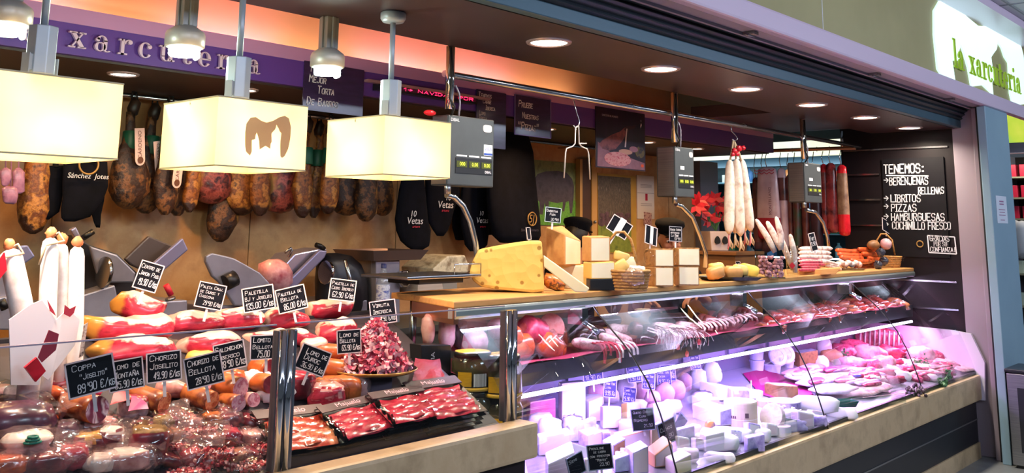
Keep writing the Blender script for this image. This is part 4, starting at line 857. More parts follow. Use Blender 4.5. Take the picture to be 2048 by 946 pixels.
# big holed wedge and its neighbours
o, F = fobj('cheese_wedge', 'huge yellow holed cheese wedge at the near end of the worktop', 'cheese', (1030, 585), [(956, 500), (985, 494), (1030, 486), (1062, 482), (1084, 482), (1088, 560), (1089, 583), (1068, 586), (1000, 580), (962, 574), (946, 562), (938, 545), (945, 522)], .16, [EMM], .012)
corner('cheese_block', 'pale yellow cheese block under the tall tan wedge', 'cheese', 1112, 1166, 1178, 578, 531, 533, 531, .05, .06, [PALE, YEL, YEL], bevel=.005)
pz = atz(1140, 580, TOPZ); kz = mpp(pz)
pt = atz(1135, 580, TOPZ)+Vector((.03, .04, 0)); pt.z = aty(1135, 531, pt.y).z
o, F = corner('cheese_wedge', 'tall tan rinded hard cheese wedge standing on another cheese', 'cheese', 1092, 1130, 1164, 531, 456, 470, 482, .06, .07, [RIND, PASTE, RIND], p0=pt, tB=452, bevel=.006)
fobj('cheese_slice', 'long pale cheese slice leaning beside the huge holed wedge', 'cheese', (1130, 584), [(1087, 511), (1094, 516), (1179, 577), (1173, 585), (1150, 584), (1088, 534)], .035, [PASTE], .004, p0=atz(1130, 586, TOPZ)+Vector((.0, -.04, 0)))
p = atz(1100, 582, TOPZ)+Vector((.02, .02, 0)); F = FP(p); b = MB(True); b.tube([F(1088, 555), F(1100, 562), F(1118, 570), F(1130, 574)], [.022, .03, .026, .012], 12); b.jitter(.006, 40)
solo('wrapped_cheese', b, [mat('print_orange', ['7a3416', 'c8702c', '3a1a10', 'd89a50'], .35, scale=26)], 'small orange printed wrapped piece under the leaning cheese slice', 'cheese', p, (0, 0, F.rz))
corner('black_box', 'black carton under two pale cheese blocks', 'box', 1172, 1180, 1233, 581, 558, 559, 557, .05, .03, [BLACK], ms=(0, 0, 0))
p1 = atz(1182, 581, TOPZ); p1.z = aty(1182, 558, p1.y).z
corner('cheese_block', 'wide pale cheese block resting on the black carton', 'cheese', 1168, 1184, 1232, 558, 525, 526, 524, .05, .03, [YEL, PALE, YEL], p0=p1)
p2 = Vector(p1)+Vector((.005, .008, 0)); p2.z = aty(1182, 524, p1.y).z
corner('cheese_block', 'cling wrapped cream cheese block, top of the pile above the black carton', 'cheese', 1163, 1180, 1221, 524, 473, 475, 474, .05, .03, [RIND, PALE, RIND], p0=p2, bevel=.006)
# wicker basket with handle
WICK = mat('wicker', ['8a5a28', 'b98444', '6e451e'], .6, scale=40, stretch=(1, 1, 2), bump=.5)
def basket(label, base, w, h, ptop, d=.12):
    p = atz(*base, TOPZ); F = FP(p); t = thing('wicker_basket', label, 'basket', p, F.rz); k = mpp(p); rx = w*k/2; hh = h*k
    b = MB(True)
    for i in range(7):
        z = hh*i/6; f = .82+.18*i/6; b.tube([(rx*f*math.cos(a), d/2*f*math.sin(a)+.02, z+.004) for a in [2*PI*j/24 for j in range(25)]], hh/10, 6, caps=False)
    b.lathe([(.001, .002), (rx*.82, .002)], 20, T=Matrix.Translation((0, .02, 0)) @ Matrix.Diagonal((1, d/2/rx, 1, 1))); b.build('woven_body', WICK, t)
    if ptop:
        b = MB(True); b.tube([F(*q)+Vector((0, .02, 0)) for q in ptop], .006, 8); b.build('handle', WICK, t)
    return t, F, k
t, F, k = basket('wicker basket of wrapped cheese pieces with arched handle', (1258, 581), 82, 36, [(1222, 545), (1214, 510), (1218, 482), (1232, 465), (1248, 464), (1262, 480), (1270, 510), (1275, 545)], .13)
for i, (a, c, w_, h_, m) in enumerate(((1238, 536, 40, 26, YEL), (1255, 530, 40, 26, PASTE), (1272, 545, 36, 26, PALE), (1243, 514, 34, 20, YEL), (1225, 548, 30, 24, MRIND))):
    b = MB(True); q = F(a, c); b.ell((0, 0, 0), (w_*k/2, .03, h_*k/2), 12, 8, e=.5, jit=.2, seed=i); v = Matrix.Rotation(F.rz, 3, 'Z') @ (q+Vector((0, .015+.02*(i % 2), 0)))
    solo('cheese_piece', b, [m], '%s wrapped cheese piece in the arched wicker basket' % ('lower yellow', 'middle ivory', 'front pale', 'topmost yellow', 'brown rinded')[i], 'cheese', F.p+v, (0, .3*(i-2), F.rz))
b = MB(True); q = F(1268, 552); b.ell((0, 0, 0), (.055, .045, .035), 20, 12, jit=.5, jf=14, seed=4); solo('plastic_wrap', b, [FILMH], 'crumpled clear wrap sagging over the front of the wicker basket', 'wrap', F.p+Matrix.Rotation(F.rz, 3, 'Z') @ (q+Vector((0, -.045, .0))))
# stack of four half cheeses
SC = atz(1310, 573, TOPZ); SC2 = atz(1357, 571, TOPZ)
for i, (L, Cx, Rr, bt, tp, base, look) in enumerate(((1288, 1310, 1348, 573, 534, SC, 'lower left'), (1347, 1357, 1399, 571, 533, SC2, 'lower right'), (1289, 1308, 1347, 534, 498, SC, 'upper left'), (1346, 1357, 1401, 532, 496, SC2, 'upper right'))):
    p = Vector(base); p.z = TOPZ if i < 2 else aty(Cx, bt, p.y).z
    corner('half_cheese', '%s brown rinded half cheese in the stack of four before the worker' % look, 'cheese', L, Cx, Rr, bt, tp+1, tp, tp, .05, .022, [MRIND, PALE, MRIND], p0=p, group='stack of four half cheeses', bevel=.006)
    b = MB(True); F = FP(p); k = mpp(p); b.ell((0, 0, 0), ((Cx-L)*k*.62, .035, 17*k), 12, 8, jit=.35, seed=i); solo('cling_wrap', b, [FILM], 'shiny cling wrap bunched on the %s half cheese of the stack' % look, 'wrap', p+Matrix.Rotation(F.rz, 3, 'Z') @ Vector(((L-Cx)*k*.5, .02, 18*k)), (0, 0, F.rz))
# tray of cheese pieces
def tray(label, base, w, d, rim=.018, m=None, name='tray', z=None, rz=None):
    p = atz(*base, TOPZ if z is None else z); rz = face(p)*.6 if rz is None else rz; k = mpp(p); W_ = w*k
    b = MB(); a = .82
    b.add([(-W_/2*a, -d/2*a, 0), (W_/2*a, -d/2*a, 0), (W_/2*a, d/2*a, 0), (-W_/2*a, d/2*a, 0), (-W_/2, -d/2, rim), (W_/2, -d/2, rim), (W_/2, d/2, rim), (-W_/2, d/2, rim)], [(0, 1, 2, 3), (0, 1, 5, 4), (1, 2, 6, 5), (2, 3, 7, 6), (3, 0, 4, 7)])
    o = solo(name, b, [m or BLACK], label, name.replace('_', ' '), p, (0, 0, rz)); return p, rz, k
p, rz, k = tray('black tray of wrapped orange and yellow cheese pieces', (1458, 560), 118, .16)
for i, (a, c, w_, h_, m, lk) in enumerate(((1430, 546, 34, 24, RIND, 'leftmost tan'), (1443, 536, 30, 20, YEL, 'rear tan'), (1466, 546, 38, 26, RIND, 'middle orange'), (1480, 540, 30, 22, YEL, 'fourth pale orange'), (1497, 542, 40, 28, cmat('bright_yellow', ['f0c040', 'f6d25c']), 'bright yellow'))):
    q = aty(a, c, p.y+.0); b = MB(True); b.ell((0, 0, 0), (w_*k/2, .035, h_*k/2), 12, 8, e=.55, jit=.15, seed=i)
    solo('cheese_piece', b, [m], '%s cheese piece on the black tray' % lk, 'cheese', (q.x, q.y+.03*(1 if i == 1 else 0), max(TOPZ+.006+h_*k/2*.9, q.z)), (0, .25*(i-2)*.5, rz))
# clear tub of small sausages, then a clear jar of thin long ones
MINI = mat('mini_sausage', ['b86a78', 'd89aa0', '96505e'], .4, scale=20, vary=.25); FUET = mat('white_bloom', ['c09a94', 'e4cfc8', 'a87c78'], .6, scale=22, bump=.3, vary=.1)
p = atz(1541, 556, TOPZ); k = mpp(p); F = FP(p); W_, H_ = 56*k, 70*k
t = thing('clear_tub', 'clear square tub heaped with small pink sausages', 'tub', p, F.rz)
b = MB()
for c, d in (((0, -W_*.42, H_/2), (W_, .002, H_)), ((0, W_*.42, H_/2), (W_, .002, H_)), ((-W_/2, 0, H_/2), (.002, W_*.84, H_)), ((W_/2, 0, H_/2), (.002, W_*.84, H_)), ((0, 0, .002), (W_, W_*.84, .003))): b.box(c, d)
b.build('tub_wall', GLASS, t)
b = MB(True); b.tube([(-.012, 0, 0), (-.005, 0, .002), (.005, 0, .002), (.012, 0, 0)], [.005, .0085, .0085, .005], 8)
pr = solo('small_sausage', b, [MINI], 'small plump pink sausage heaped in the clear square tub', 'sausage', group='small sausages in the clear tub'); rnd = random.Random(2)
R3 = Matrix.Rotation(F.rz, 3, 'Z')
for i in range(86):
    lay = i//13; q = Vector((rnd.uniform(-.42, .42)*W_, (rnd.uniform(-.33, .0))*W_, .012+lay*.0158+rnd.uniform(0, .005)))
    loc = p+R3 @ q; ro = (rnd.uniform(-.4, .4), rnd.uniform(-.8, .8), rnd.uniform(0, PI))
    if i == 0: pr.location, pr.rotation_euler = loc, ro
    else: dup(pr, loc, rot=ro)
p2 = atz(1585, 552, TOPZ)
t = thing('clear_jar', 'narrow clear jar holding thin white sausages beside the square tub', 'jar', p2, F.rz)
b = MB(True); b.lathe([(0, .002), (.03, .002), (.032, .008), (.036, .17), (.034, .17), (.030, .01), (0, .008)], 24); b.build('jar_wall', GLASS, t)
b = MB(); b.prism([(-.017, 0), (0, -.02), (.017, 0), (0, .02)], 0, .001, T=Matrix.Translation((0, -.038, .06)) @ Matrix.Rotation(PI/2, 4, 'X')); b.build('red_label', mat('label_red', 'b01828', .4), t)
for i, (pts, dy, lk) in enumerate((([(1550, 505), (1535, 475), (1514, 442)], .0, 'leftmost leaning'), ([(1562, 500), (1548, 470), (1535, 445)], .03, 'second leaning'), ([(1562, 500), (1562, 470), (1553, 437)], -.01, 'upright speckled'), ([(1586, 540), (1572, 505), (1560, 470)], .02, 'pale pink'), ([(1590, 545), (1588, 505), (1581, 472)], -.01, 'smooth whitish'))):
    pc = Vector(p if i < 3 else p2); F2 = FP(pc); b = MB(True); q = [F2(*a)+Vector((0, dy, 0)) for a in pts]
    if i < 3: q = [v+Vector((0, .01, 0)) for v in q]
    b.tube([q[0], (q[0]+q[1])/2, q[1], (q[1]+q[2])/2, q[2], q[2]+(q[2]-q[1])*.12], [.012, .0165, .0175, .0165, .011, .004], 10)
    solo('thin_sausage', b, [FUET], '%s thin dry sausage standing in the clear tubs' % lk, 'sausage', pc, (0, 0, F2.rz))
# sausages on the wooden tray
def lay(name, label, px0, py0, px1, py1, r, m, z=None, dy=0, y=None, group=None, sag=0, cat='sausage', n=10, tied=True, ends=.35, cut=None):
    """One sausage lying between two photograph points."""
    a = aty(px0, py0, y) if y else atz(px0, py0, z); c = aty(px1, py1, y+dy) if y else atz(px1, py1, z)
    mid = (a+c)/2; A, B_ = a-mid, c-mid; pts, rs = [], []
    for i, f in enumerate((0, .06, .2, .4, .6, .8, .94, 1)):
        v = A.lerp(B_, f); v.z -= sag*4*f*(1-f); pts.append(v); rs.append(r*(ends if i in (0, 7) else .8 if i in (1, 6) else 1+.04*math.sin(i*9+px0)))
    if cut: rs[-1] = rs[-2] = r
    b = MB(True); b.tube(pts, rs, n, capm=(1 if cut else None))
    return solo(name, b, m if isinstance(m, list) else [m], label, cat, mid, group=group)
b = MB(); p = atz(1638, 549, TOPZ); F = FP(p); fpoly(F, [(1596, 541), (1682, 536), (1672, 548), (1600, 553)], .14, b); solo('wooden_board', b, [WOOD], 'wooden board carrying pale and red sausages', 'board', p, (0, 0, F.rz), bevel=.003)
RED = mat('red_sausage', ['8e1c34', 'c0405a', '7a1830'], .35, scale=18, vary=.1); CHO = mat('chorizo_orange', ['a8381a', 'd8602c', '96301a'], .3, scale=14, coat=.3, vary=.12)
for i in range(4): lay('pale_sausage', '%s pale sausage from the top in the pile on the wooden board' % ORD[i], 1598, 498+8*i, 1664-3*(i % 2), 497+9*i, .016, FUET, y=2.62-.03*i, dy=.0)
for i in range(5): lay('red_sausage', '%s dark red sausage from the top on the wooden board' % ORD[i], 1598+4*(i % 2), 520+5*i, 1640+5*(i % 3), 520+5*i, .011, RED, y=2.53-.014*i)
for i in range(6): lay('grey_sausage', '%s mottled short sausage right of the red ones on the wooden board' % ORD[i], 1640+5*i, 520+4*(i % 3)+i, 1662+4*i, 526+4*(i % 3)+i, .012, FUET, y=2.55)
p, rz, k = tray('small silver tray of wrapped white and pink pieces', (1697, 540), 58, .12, .012, STEEL)
for i in range(7):
    q = aty(1676+7*i, 529-3*(i % 2), p.y); b = MB(True); b.ell((0, 0, 0), (.03, .022, .02), 10, 7, jit=.3, seed=i)
    solo('wrapped_piece', b, [mat('wrapped_white', ['d8a890', 'f0dcd0', 'c88a80'], .2, scale=14)], '%s wrapped white piece from the left on the silver tray' % ORD[i], 'food', q)
for i, (a, c, d, e) in enumerate(((1672, 500, 1722, 502), (1676, 508, 1728, 510), (1680, 514, 1726, 516), (1700, 520, 1744, 522), (1704, 528, 1746, 530), (1716, 498, 1752, 497), (1724, 507, 1758, 508), (1736, 516, 1762, 518), (1740, 526, 1764, 529), (1710, 534, 1750, 536))):
    lay('orange_chorizo', '%s orange chorizo from the left in the glossy heap on the worktop' % ORD[i], a, c, d, e, .019, CHO, y=2.66-.02*(i % 4), sag=.008)
t, F, k = basket('small wicker basket with arched handle at the far end of the worktop', (1774, 535), 56, 20, [(1752, 505), (1754, 480), (1762, 468), (1772, 468), (1784, 480), (1790, 510)], .1)
p = F.p
b = MB(True); b.ell((0, 0, 0), (.07, .04, .035), 14, 8, jit=.1); solo('bread_loaf', b, [mat('crust', ['6e4424', '9a6a3c'], .6, scale=12)], 'brown rounded loaf lying on the orange chorizos', 'bread', aty(1747, 490, p.y+.02))
b = MB(True); b.ell((0, 0, 0), (.045, .04, .04), 14, 10, jit=.08); solo('pink_cured_piece', b, [mat('pink_ball', ['c8808c', 'e8b4b4'], .25, scale=8)], 'round pink glossy piece beside the far basket handle', 'meat', aty(1772, 488, p.y-.02))
BAC = mat('bacon', ['c8503c', 'f0c8b8', 'b84436', 'e8b0a0'], .3, kind='wave', scale=9, stretch=(.3, 1, 2))
for i, (a, c, d, e, h) in enumerate(((1782, 500, 1820, 500, 12), (1784, 512, 1824, 512, 12), (1786, 524, 1826, 526, 13))):
    q = aty((a+d)/2, (c+e)/2, p.y-.01); b = MB(); b.box((0, 0, 0), ((d-a)*k*1.15, .10, h*k)); b.jitter(.01, 20, i)
    solo('bacon_slab', b, [BAC], '%s striped bacon slab from the top at the end of the worktop' % ORD[i], 'meat', q, (0, .05, F.rz), bevel=.006)
for i, (a, c) in enumerate(((1762, 505), (1768, 522), (1756, 530))):
    b = MB(True); b.ell((0, 0, 0), (.03, .03, .03), 12, 8, jit=.4, seed=i); solo('black_wrapped_piece', b, [mat('black_wrap', ['14141c', '4a4a58'], .15, scale=20)], '%s black wrapped piece beside the far basket' % ('upper', 'middle', 'lowest')[i], 'food', aty(a, c, p.y-.06))
b = MB(True); q = aty(1812, 515, p.y-.05); b.ell((0, 0, 0), (.06, .05, .045), 18, 12, jit=.5, jf=12, seed=8); solo('plastic_wrap', b, [FILMH], 'clear crumpled wrap over the bacon slabs at the far end', 'wrap', q)
# price boards on the worktop
sign(1106, 430, 32, 30, 2.62, -6, [('Garrotxa', .08, .68, .16, .7), ('Fuda', .3, .46, .15, .35), ("30'90", .38, .12, .16, .5)], 'tilted blue black price board above the tall tan wedge', stem=.03, frame='b8c8d0')
sign(1057, 467, 8, 24, 2.66, 0, [], 'tiny edge on price board standing on the huge holed wedge', turn=-.1, stem=.01)
t = sign(1239, 454, 44, 34, 2.53, -32, [], 'tilted black board with a white note across it, above the wicker basket', stem=.05, turn=.85)
k = mpp(t.location); b = MB(); b.box((0, -.004, 0), (13*k, .002, 37*k)); b.build('white_note', STK, t)
sign(1351, 468, 25, 30, 2.495, -3, [('Queso Señor', .08, .72, .13, .85), ('artesano', .1, .52, .13, .7), ('La Brie', .15, .32, .16, .6), ("13'90", .4, .1, .16, .5)], 'black price board in front of the worker, on the cheese stack', stem=.05, frame='9a98a8')
t = sign(1302, 471, 24, 38, 2.495, -14, [], 'narrow angled black board with white strip left of the worker', turn=.2, stem=.06); k = mpp(t.location); b = MB(); b.box((0, -.004, 0), (8*k, .002, 34*k)); b.build('white_note', STK, t)
sign(1626, 484, 12, 36, 2.5, 8, [('Fuet', .1, .6, .2, .7), ('9,90', .1, .3, .2, .7)], 'narrow angled black price board among the pale sausages', turn=.1, stem=.02)
sign(1772, 452, 14, 26, 2.62, -18, [], 'small angled grey board above the far basket handle', turn=.1, stem=.03)
sign(1476, 530, 9, 14, 2.6, 0, [('6,90', .1, .4, .3, .8)], 'tiny price board behind the tray of cheese pieces', stem=.015)
# white sausages hanging from the rail
WS = mat('white_sausage', ['b89c8c', 'e6d8cc', 'd2beb2'], .65, scale=16, detail=7, bump=.3, bscale=40, vary=.06)
o = aty(1466, 262, 2.75); t = thing('sausage_hook', 'wire hook with red ribbon holding the white hanging sausages', 'hook', o)
b = MB(True); pxtube(b, [(1462, 252), (1463, 262), (1472, 272), (1475, 278), (1470, 282), (1464, 279)], 2.75, .003, o); b.build('wire', STEEL, t)
b = MB(True)
for pts in ([(1466, 282), (1464, 300), (1460, 322)], [(1468, 282), (1471, 300), (1472, 320)], [(1469, 284), (1478, 305), (1482, 322)]): pxtube(b, pts, 2.75, .006, o)
b.build('string', ROPE, t)
b = MB(True)
for i, (a, c, r) in enumerate(((1469, 302, .022), (1478, 297, .024), (1487, 296, .018), (1466, 309, .016), (1475, 308, .018))): b.ell(Vector(aty(a, c, 2.735))-o, (r, r*.6, r*.8), 10, 7, jit=.4, seed=i)
b.build('red_ribbon', mat('ribbon_red', 'c01028', .4), t)
for i, (xt, yt, xb, yb, dy, lk) in enumerate(((1460, 320, 1458, 468, .0, 'leftmost'), (1473, 318, 1481, 472, -.03, 'foremost middle'), (1483, 318, 1501, 462, .01, 'rightmost slanting'), (1468, 322, 1470, 466, .05, 'hidden middle'), (1480, 322, 1490, 462, .06, 'rear right'))):
    a, c = aty(xt, yt, 2.75+dy), aty(xb, yb, 2.75+dy); d = c-a; b = MB(True)
    t = thing('white_sausage', '%s long white sausage in the bunch hanging from the steel rail' % lk, 'sausage', a, 0, 'white sausages hanging from the rail')
    b.tube([d*f for f in (0, .03, .1, .3, .6, .85, .95, 1)], [.007, .018, .026, .03, .031, .031, .024, .008], 14); b.build('casing', WS, t)
    for j in range(2):
        s_ = .02*(j*2-1); b = MB(True); b.tube([d, d+Vector((s_*.3, 0, -.03)), d+Vector((s_, -.01, -.065)), d+Vector((s_*1.2, -.005, -.085)), d+Vector((s_*.6, 0, -.07)), d+Vector((0, 0, -.02))], .0045, 6); b.build('string_loop', ROPE if j or i % 2 else mat('pink_string', 'b86a70', .7), t)
# wrapped sausages on the side rail (they hang in a line that runs away from the customers)
def hung(px0, px1, pyt, pyb, m, label, x=6.95, name='wrapped_sausage', bands=(), dx=0):
    pa, pb = atx(px0, pyt, x+dx), atx(px1, pyt, x+dx); bz = atx((px0+px1)/2, pyb, x+dx).z
    yc, hw, zt = (pa.y+pb.y)/2, abs(pa.y-pb.y)/2, (pa.z+pb.z)/2
    t = thing(name, label, 'sausage', (x+dx, yc, 2.085), 0, 'wrapped sausages on the side rail'); Hh = zt-bz; zo = zt-2.085; b = MB(True)
    rows = [(0, .35), (.03, .8), (.12, .9), (.4, 1), (.7, 1.05), (.93, 1.05), (.98, .9), (1, .4)]; n = 14; vs = []
    for f, r in rows:
        for j in range(n): a = 2*PI*j/n; vs.append((.03*r*math.cos(a)*(1+.25*math.sin(3*a+f*5)), hw*r*math.sin(a), zo-f*Hh))
    b.add(vs, [(i*n+j, i*n+(j+1) % n, (i+1)*n+(j+1) % n, (i+1)*n+j) for i in range(len(rows)-1) for j in range(n)] + [tuple(range(n)), tuple(range((len(rows)-1)*n, len(rows)*n))], True)
    b.assign(lambda c, nn: next((k for f0, f1, k in bands if f0 <= (zo-c.z)/Hh < f1), 0)); b.build('sleeve', m, t)
    b = MB(True); b.tube([(0, 0, zo-.01), (-.01, .01, (zo)/2), (0, .0, .0)], .003, 6); b.build('hook', STEEL, t)
    return t, hw, zo, Hh
SALB = mat('salami_brown', ['3e1a1c', '6a3430', '4e2224'], .3, scale=8, coat=.3); SLV = mat('printed_sleeve', ['b896a0', 'd8bcc4'], .35, scale=5, coat=.3); SLR = mat('sleeve_red', 'a01830', .35); REDB = mat('red_bag', ['a80f20', 'd0202c', '8e0c1a'], .2, scale=6, coat=.5, bump=.3); TRED = mat('wine_bag', ['5a1a22', '8e3438', '3e1218'], .22, scale=9, coat=.4, bump=.3)
hung(1504, 1520, 355, 500, [SALB], 'brown salami hanging just right of the white bunch'); hung(1516, 1536, 345, 505, [SALB], 'second brown salami from the white bunch', dx=.03)
t, hw, zo, Hh = hung(1512, 1556, 334, 480, [SLV, SLR, mat('zigzag_red', 'b83048', .4)], 'pink sleeved salami with red zigzag top and lettering down its side', dx=-.05, bands=((.78, 1.1, 1),))
b = MB()
for r_ in range(2):
    for i in range(8): b.add([Vector((-.05, -hw*.9+hw*.225*(i+o_), zo-.02-.022*r_-(.012 if (i+o_) % 2 else 0)+d_)) for o_, d_ in ((0, 0), (1, 0), (1, -.007), (0, -.007))], [(0, 1, 2, 3)], False)
b.build('zigzag', MATS['zigzag_red'], t, keep=True)
d = ptext('MONTELLANO', .032); Mx = Matrix.Translation((-.052, -hw*.45, zo-Hh*.47)) @ Matrix.Rotation(-PI/2, 4, 'Z') @ Matrix.Rotation(-PI/2, 4, 'Y'); d.v = [Mx @ v for v in d.v]; d.build('print', mat('print_wine', '5a2434', .5), t, keep=True)
hung(1553, 1572, 336, 500, [SLV, SALB], 'narrow pale sleeve salami next to the lettered one', bands=((.1, .45, 1),)); hung(1570, 1586, 350, 505, [SALB], 'brown salami left of the farthest scale', dx=.03)
hung(1584, 1598, 350, 508, [mat('green_print', ['1e4a34', '5a1c20'], .4, scale=10)], 'dark green and red sleeve below the farthest scale'); hung(1600, 1616, 352, 510, [SALB], 'brown salami behind the farthest scale pole', dx=.03); hung(1618, 1640, 350, 512, [mat('dark_bag', ['1c1420', '3e2430'], .3, scale=8)], 'dark wrapped salami behind the farthest scale arm')
hung(1640, 1654, 328, 470, [REDB, TRED], 'slim red bag right beside the farthest scale', bands=((.25, .9, 1),)); hung(1650, 1672, 326, 466, [TRED], 'wine coloured wrapped salami near the end of the side rail', dx=-.02); hung(1672, 1694, 330, 472, [REDB, mat('bag_window', ['6a4a3a', 'a08068'], .3, scale=14)], 'bright red bag, last on the side rail', bands=((.22, .62, 1),), dx=-.03)
# chalkboard on the dark end wall
a, c = atx(1763, 318, 7.134), atx(1900, 516, 7.134); w, h = a.y-c.y, a.z-c.z
t = thing('chalkboard', 'large black chalkboard Tenemos on the dark end wall', 'chalkboard', (7.134, a.y, c.z), -PI/2)
b = MB(); b.box((w/2, .006, h/2), (w+.0, .012, h)); b.build('board', mat('board_black', ['0b090e', '120f15'], .6, scale=6, spec=.2), t)
def onboard(px, py): v = atx(px, py, 7.132); return a.y-v.y, v.z-c.z
b = MB(); b2_ = MB()
for i, (s, x0, y0, x1, hp, lw) in enumerate((('TENEMOS:', 1768, 347, 1850, 17, .14), ('BERENJENAS', 1779, 370, 1858, 14, .13), ('RELLENAS', 1837, 388, 1889, 13, .13), ('LIBRITOS', 1782, 404, 1843, 14, .13), ('PIZZAS', 1783, 423, 1835, 14, .13), ('HAMBURGUESAS', 1783, 441, 1891, 14, .13), ('COCHINILLO FRESCO', 1785, 458, 1903, 14, .13), ('GRACIAS', 1860, 482, 1900, 10, .13), ('POR SU', 1868, 492, 1895, 8, .13), ('CONFIANZA!', 1861, 503, 1911, 9, .13))):
    u0, z0 = onboard(x0, y0); u1, z1 = onboard(x1, y0); k = mpp(atx(x0, y0, 7.13)); m_ = MB(); scrawl(m_, s, 0, 0, hp*k, u1-u0, lw, 'l', i, .04, fit=True); b.join(m_, Matrix.Translation((u0, -.002, z0)))
for y0 in (361, 397, 413, 433, 449):
    u0, z0 = onboard(1768, y0); k = mpp(atx(1768, y0, 7.13)); m_ = MB(); scrawl(m_, '>', 0, -.02, 12*k, .045, .12, 'l', 1, 0, fit=True); b.join(m_, Matrix.Translation((u0, -.002, z0)))
def bar(p, q, th):
    (u0, z0), (u1, z1) = onboard(*p), onboard(*q); d = Vector((u1-u0, 0, z1-z0)); n_ = Vector((-d.z, 0, d.x)).normalized()*th; P_ = Vector((u0, -.002, z0)); b.add([P_+n_, P_+d+n_, P_+d-n_, P_-n_], [(0, 1, 2, 3)], False)
bar((1772, 351), (1857, 352), .004)
for p_, q_ in (((1855, 471), (1909, 474)), ((1909, 474), (1913, 508)), ((1913, 508), (1858, 505)), ((1858, 505), (1855, 471))): bar(p_, q_, .004)
b.build('writing', CHALK, t, keep=True)
u0, z0 = onboard(1840, 488); b = MB(True); b.tube([(u0+.022*math.cos(q), -.003, z0+.022*math.sin(q)) for q in [2*PI*i/20 for i in range(21)]], .004, 6, caps=False); b.build('gold_seal', GOLD, t)
# ================================================================== goods in the glass case
def dk(px, py): return atp(px, py, .547, 2.12, .20)
def shf(px, py): return atz(px, py, .96)
def chunk(name, label, cat, px, py, w, h, d, mats, e=.6, jit=.12, plane=dk, rot=(0, 0, 0), asg=None, group=None, film_=None, seg=14, jf=6, P=None):
    """Soft block whose foot stands at a photograph point; w and h in photograph pixels, d in metres."""
    P = P or plane(px, py); k = mpp(P); r = (w*k/2, d/2, h*k/2); b = MB(True); b.ell((0, 0, 0), r, seg, 10, e=e, jit=jit, jf=jf, seed=px*.37+py)
    if asg: b.assign(asg)
    o = solo(name, b, mats if isinstance(mats, list) else [mats], label, cat, P+Vector((0, d*.3, r[2]*.93)), (rot[0], rot[1], face(P)+rot[2]), group)
    if film_:
        f = MB(True); f.ell((0, 0, 0), tuple(q*1.12+.004 for q in r), 20, 12, e=.7, jit=.35, jf=16, seed=px); f.build('plastic_wrap', film_, o)
    return o
def wheel(name, label, px, py, w, hpx, mats, tilt=(0, 0, 0), plane=dk, cat='cheese', rise=None, n=32, bands=None):
    P = plane(px, py); k = mpp(P); r, h = w*k/2, hpx*k; b = MB(True)
    b.lathe([(0, 0), (r*.97, 0), (r, h*.06), (r, h*.34), (r, h*.36), (r, h*.94), (r*.97, h), (0, h)], n, m=bands or [0]*5+[1, 1], smooth=False)
    return solo(name, b, mats, label, cat, P+Vector((0, r*.6, .001)) if rise is None else P+Vector((0, r*.3, rise*k)), (tilt[0], tilt[1], face(P)+tilt[2]))
CW = cmat('cheese_white', ['efe9ea', 'f8f4f4'], scale=6); CP = cmat('cheese_pinkish', ['e6cfd4', 'f0dfe2'], scale=5); CR = cmat('cheese_rind_pale', ['c9b6a8', 'dcccc0', 'b8a498'], scale=18, bump=.2, sss=0)
CO = cmat('cheese_peach', ['e8a070', 'f0bc90'], scale=5); CY = cmat('cheese_cream', ['ecd49a', 'f4e2b4'], scale=5); CG = cmat('cheese_greyblue', ['8f98a8', 'b4bcc8', '7a8494'], scale=14, sss=0); CV = mat('violet_wrap', ['8a78c0', 'c4b8e8', '6a5aa4'], .25, scale=12, bump=.5, coat=.4); LAB = mat('blue_label', ['eae6f4', '5a5ac0', 'eeeaf6'], .35, scale=30, pos=[.45, .55, .62])
HAMP = cmat('cooked_ham', ['e0a0ac', 'ecc0c4', 'd48c9c'], scale=7, sss=.2); PWRAP = mat('pink_carton', ['d05a80', 'e6a8c0'], .3, scale=4, coat=.3)
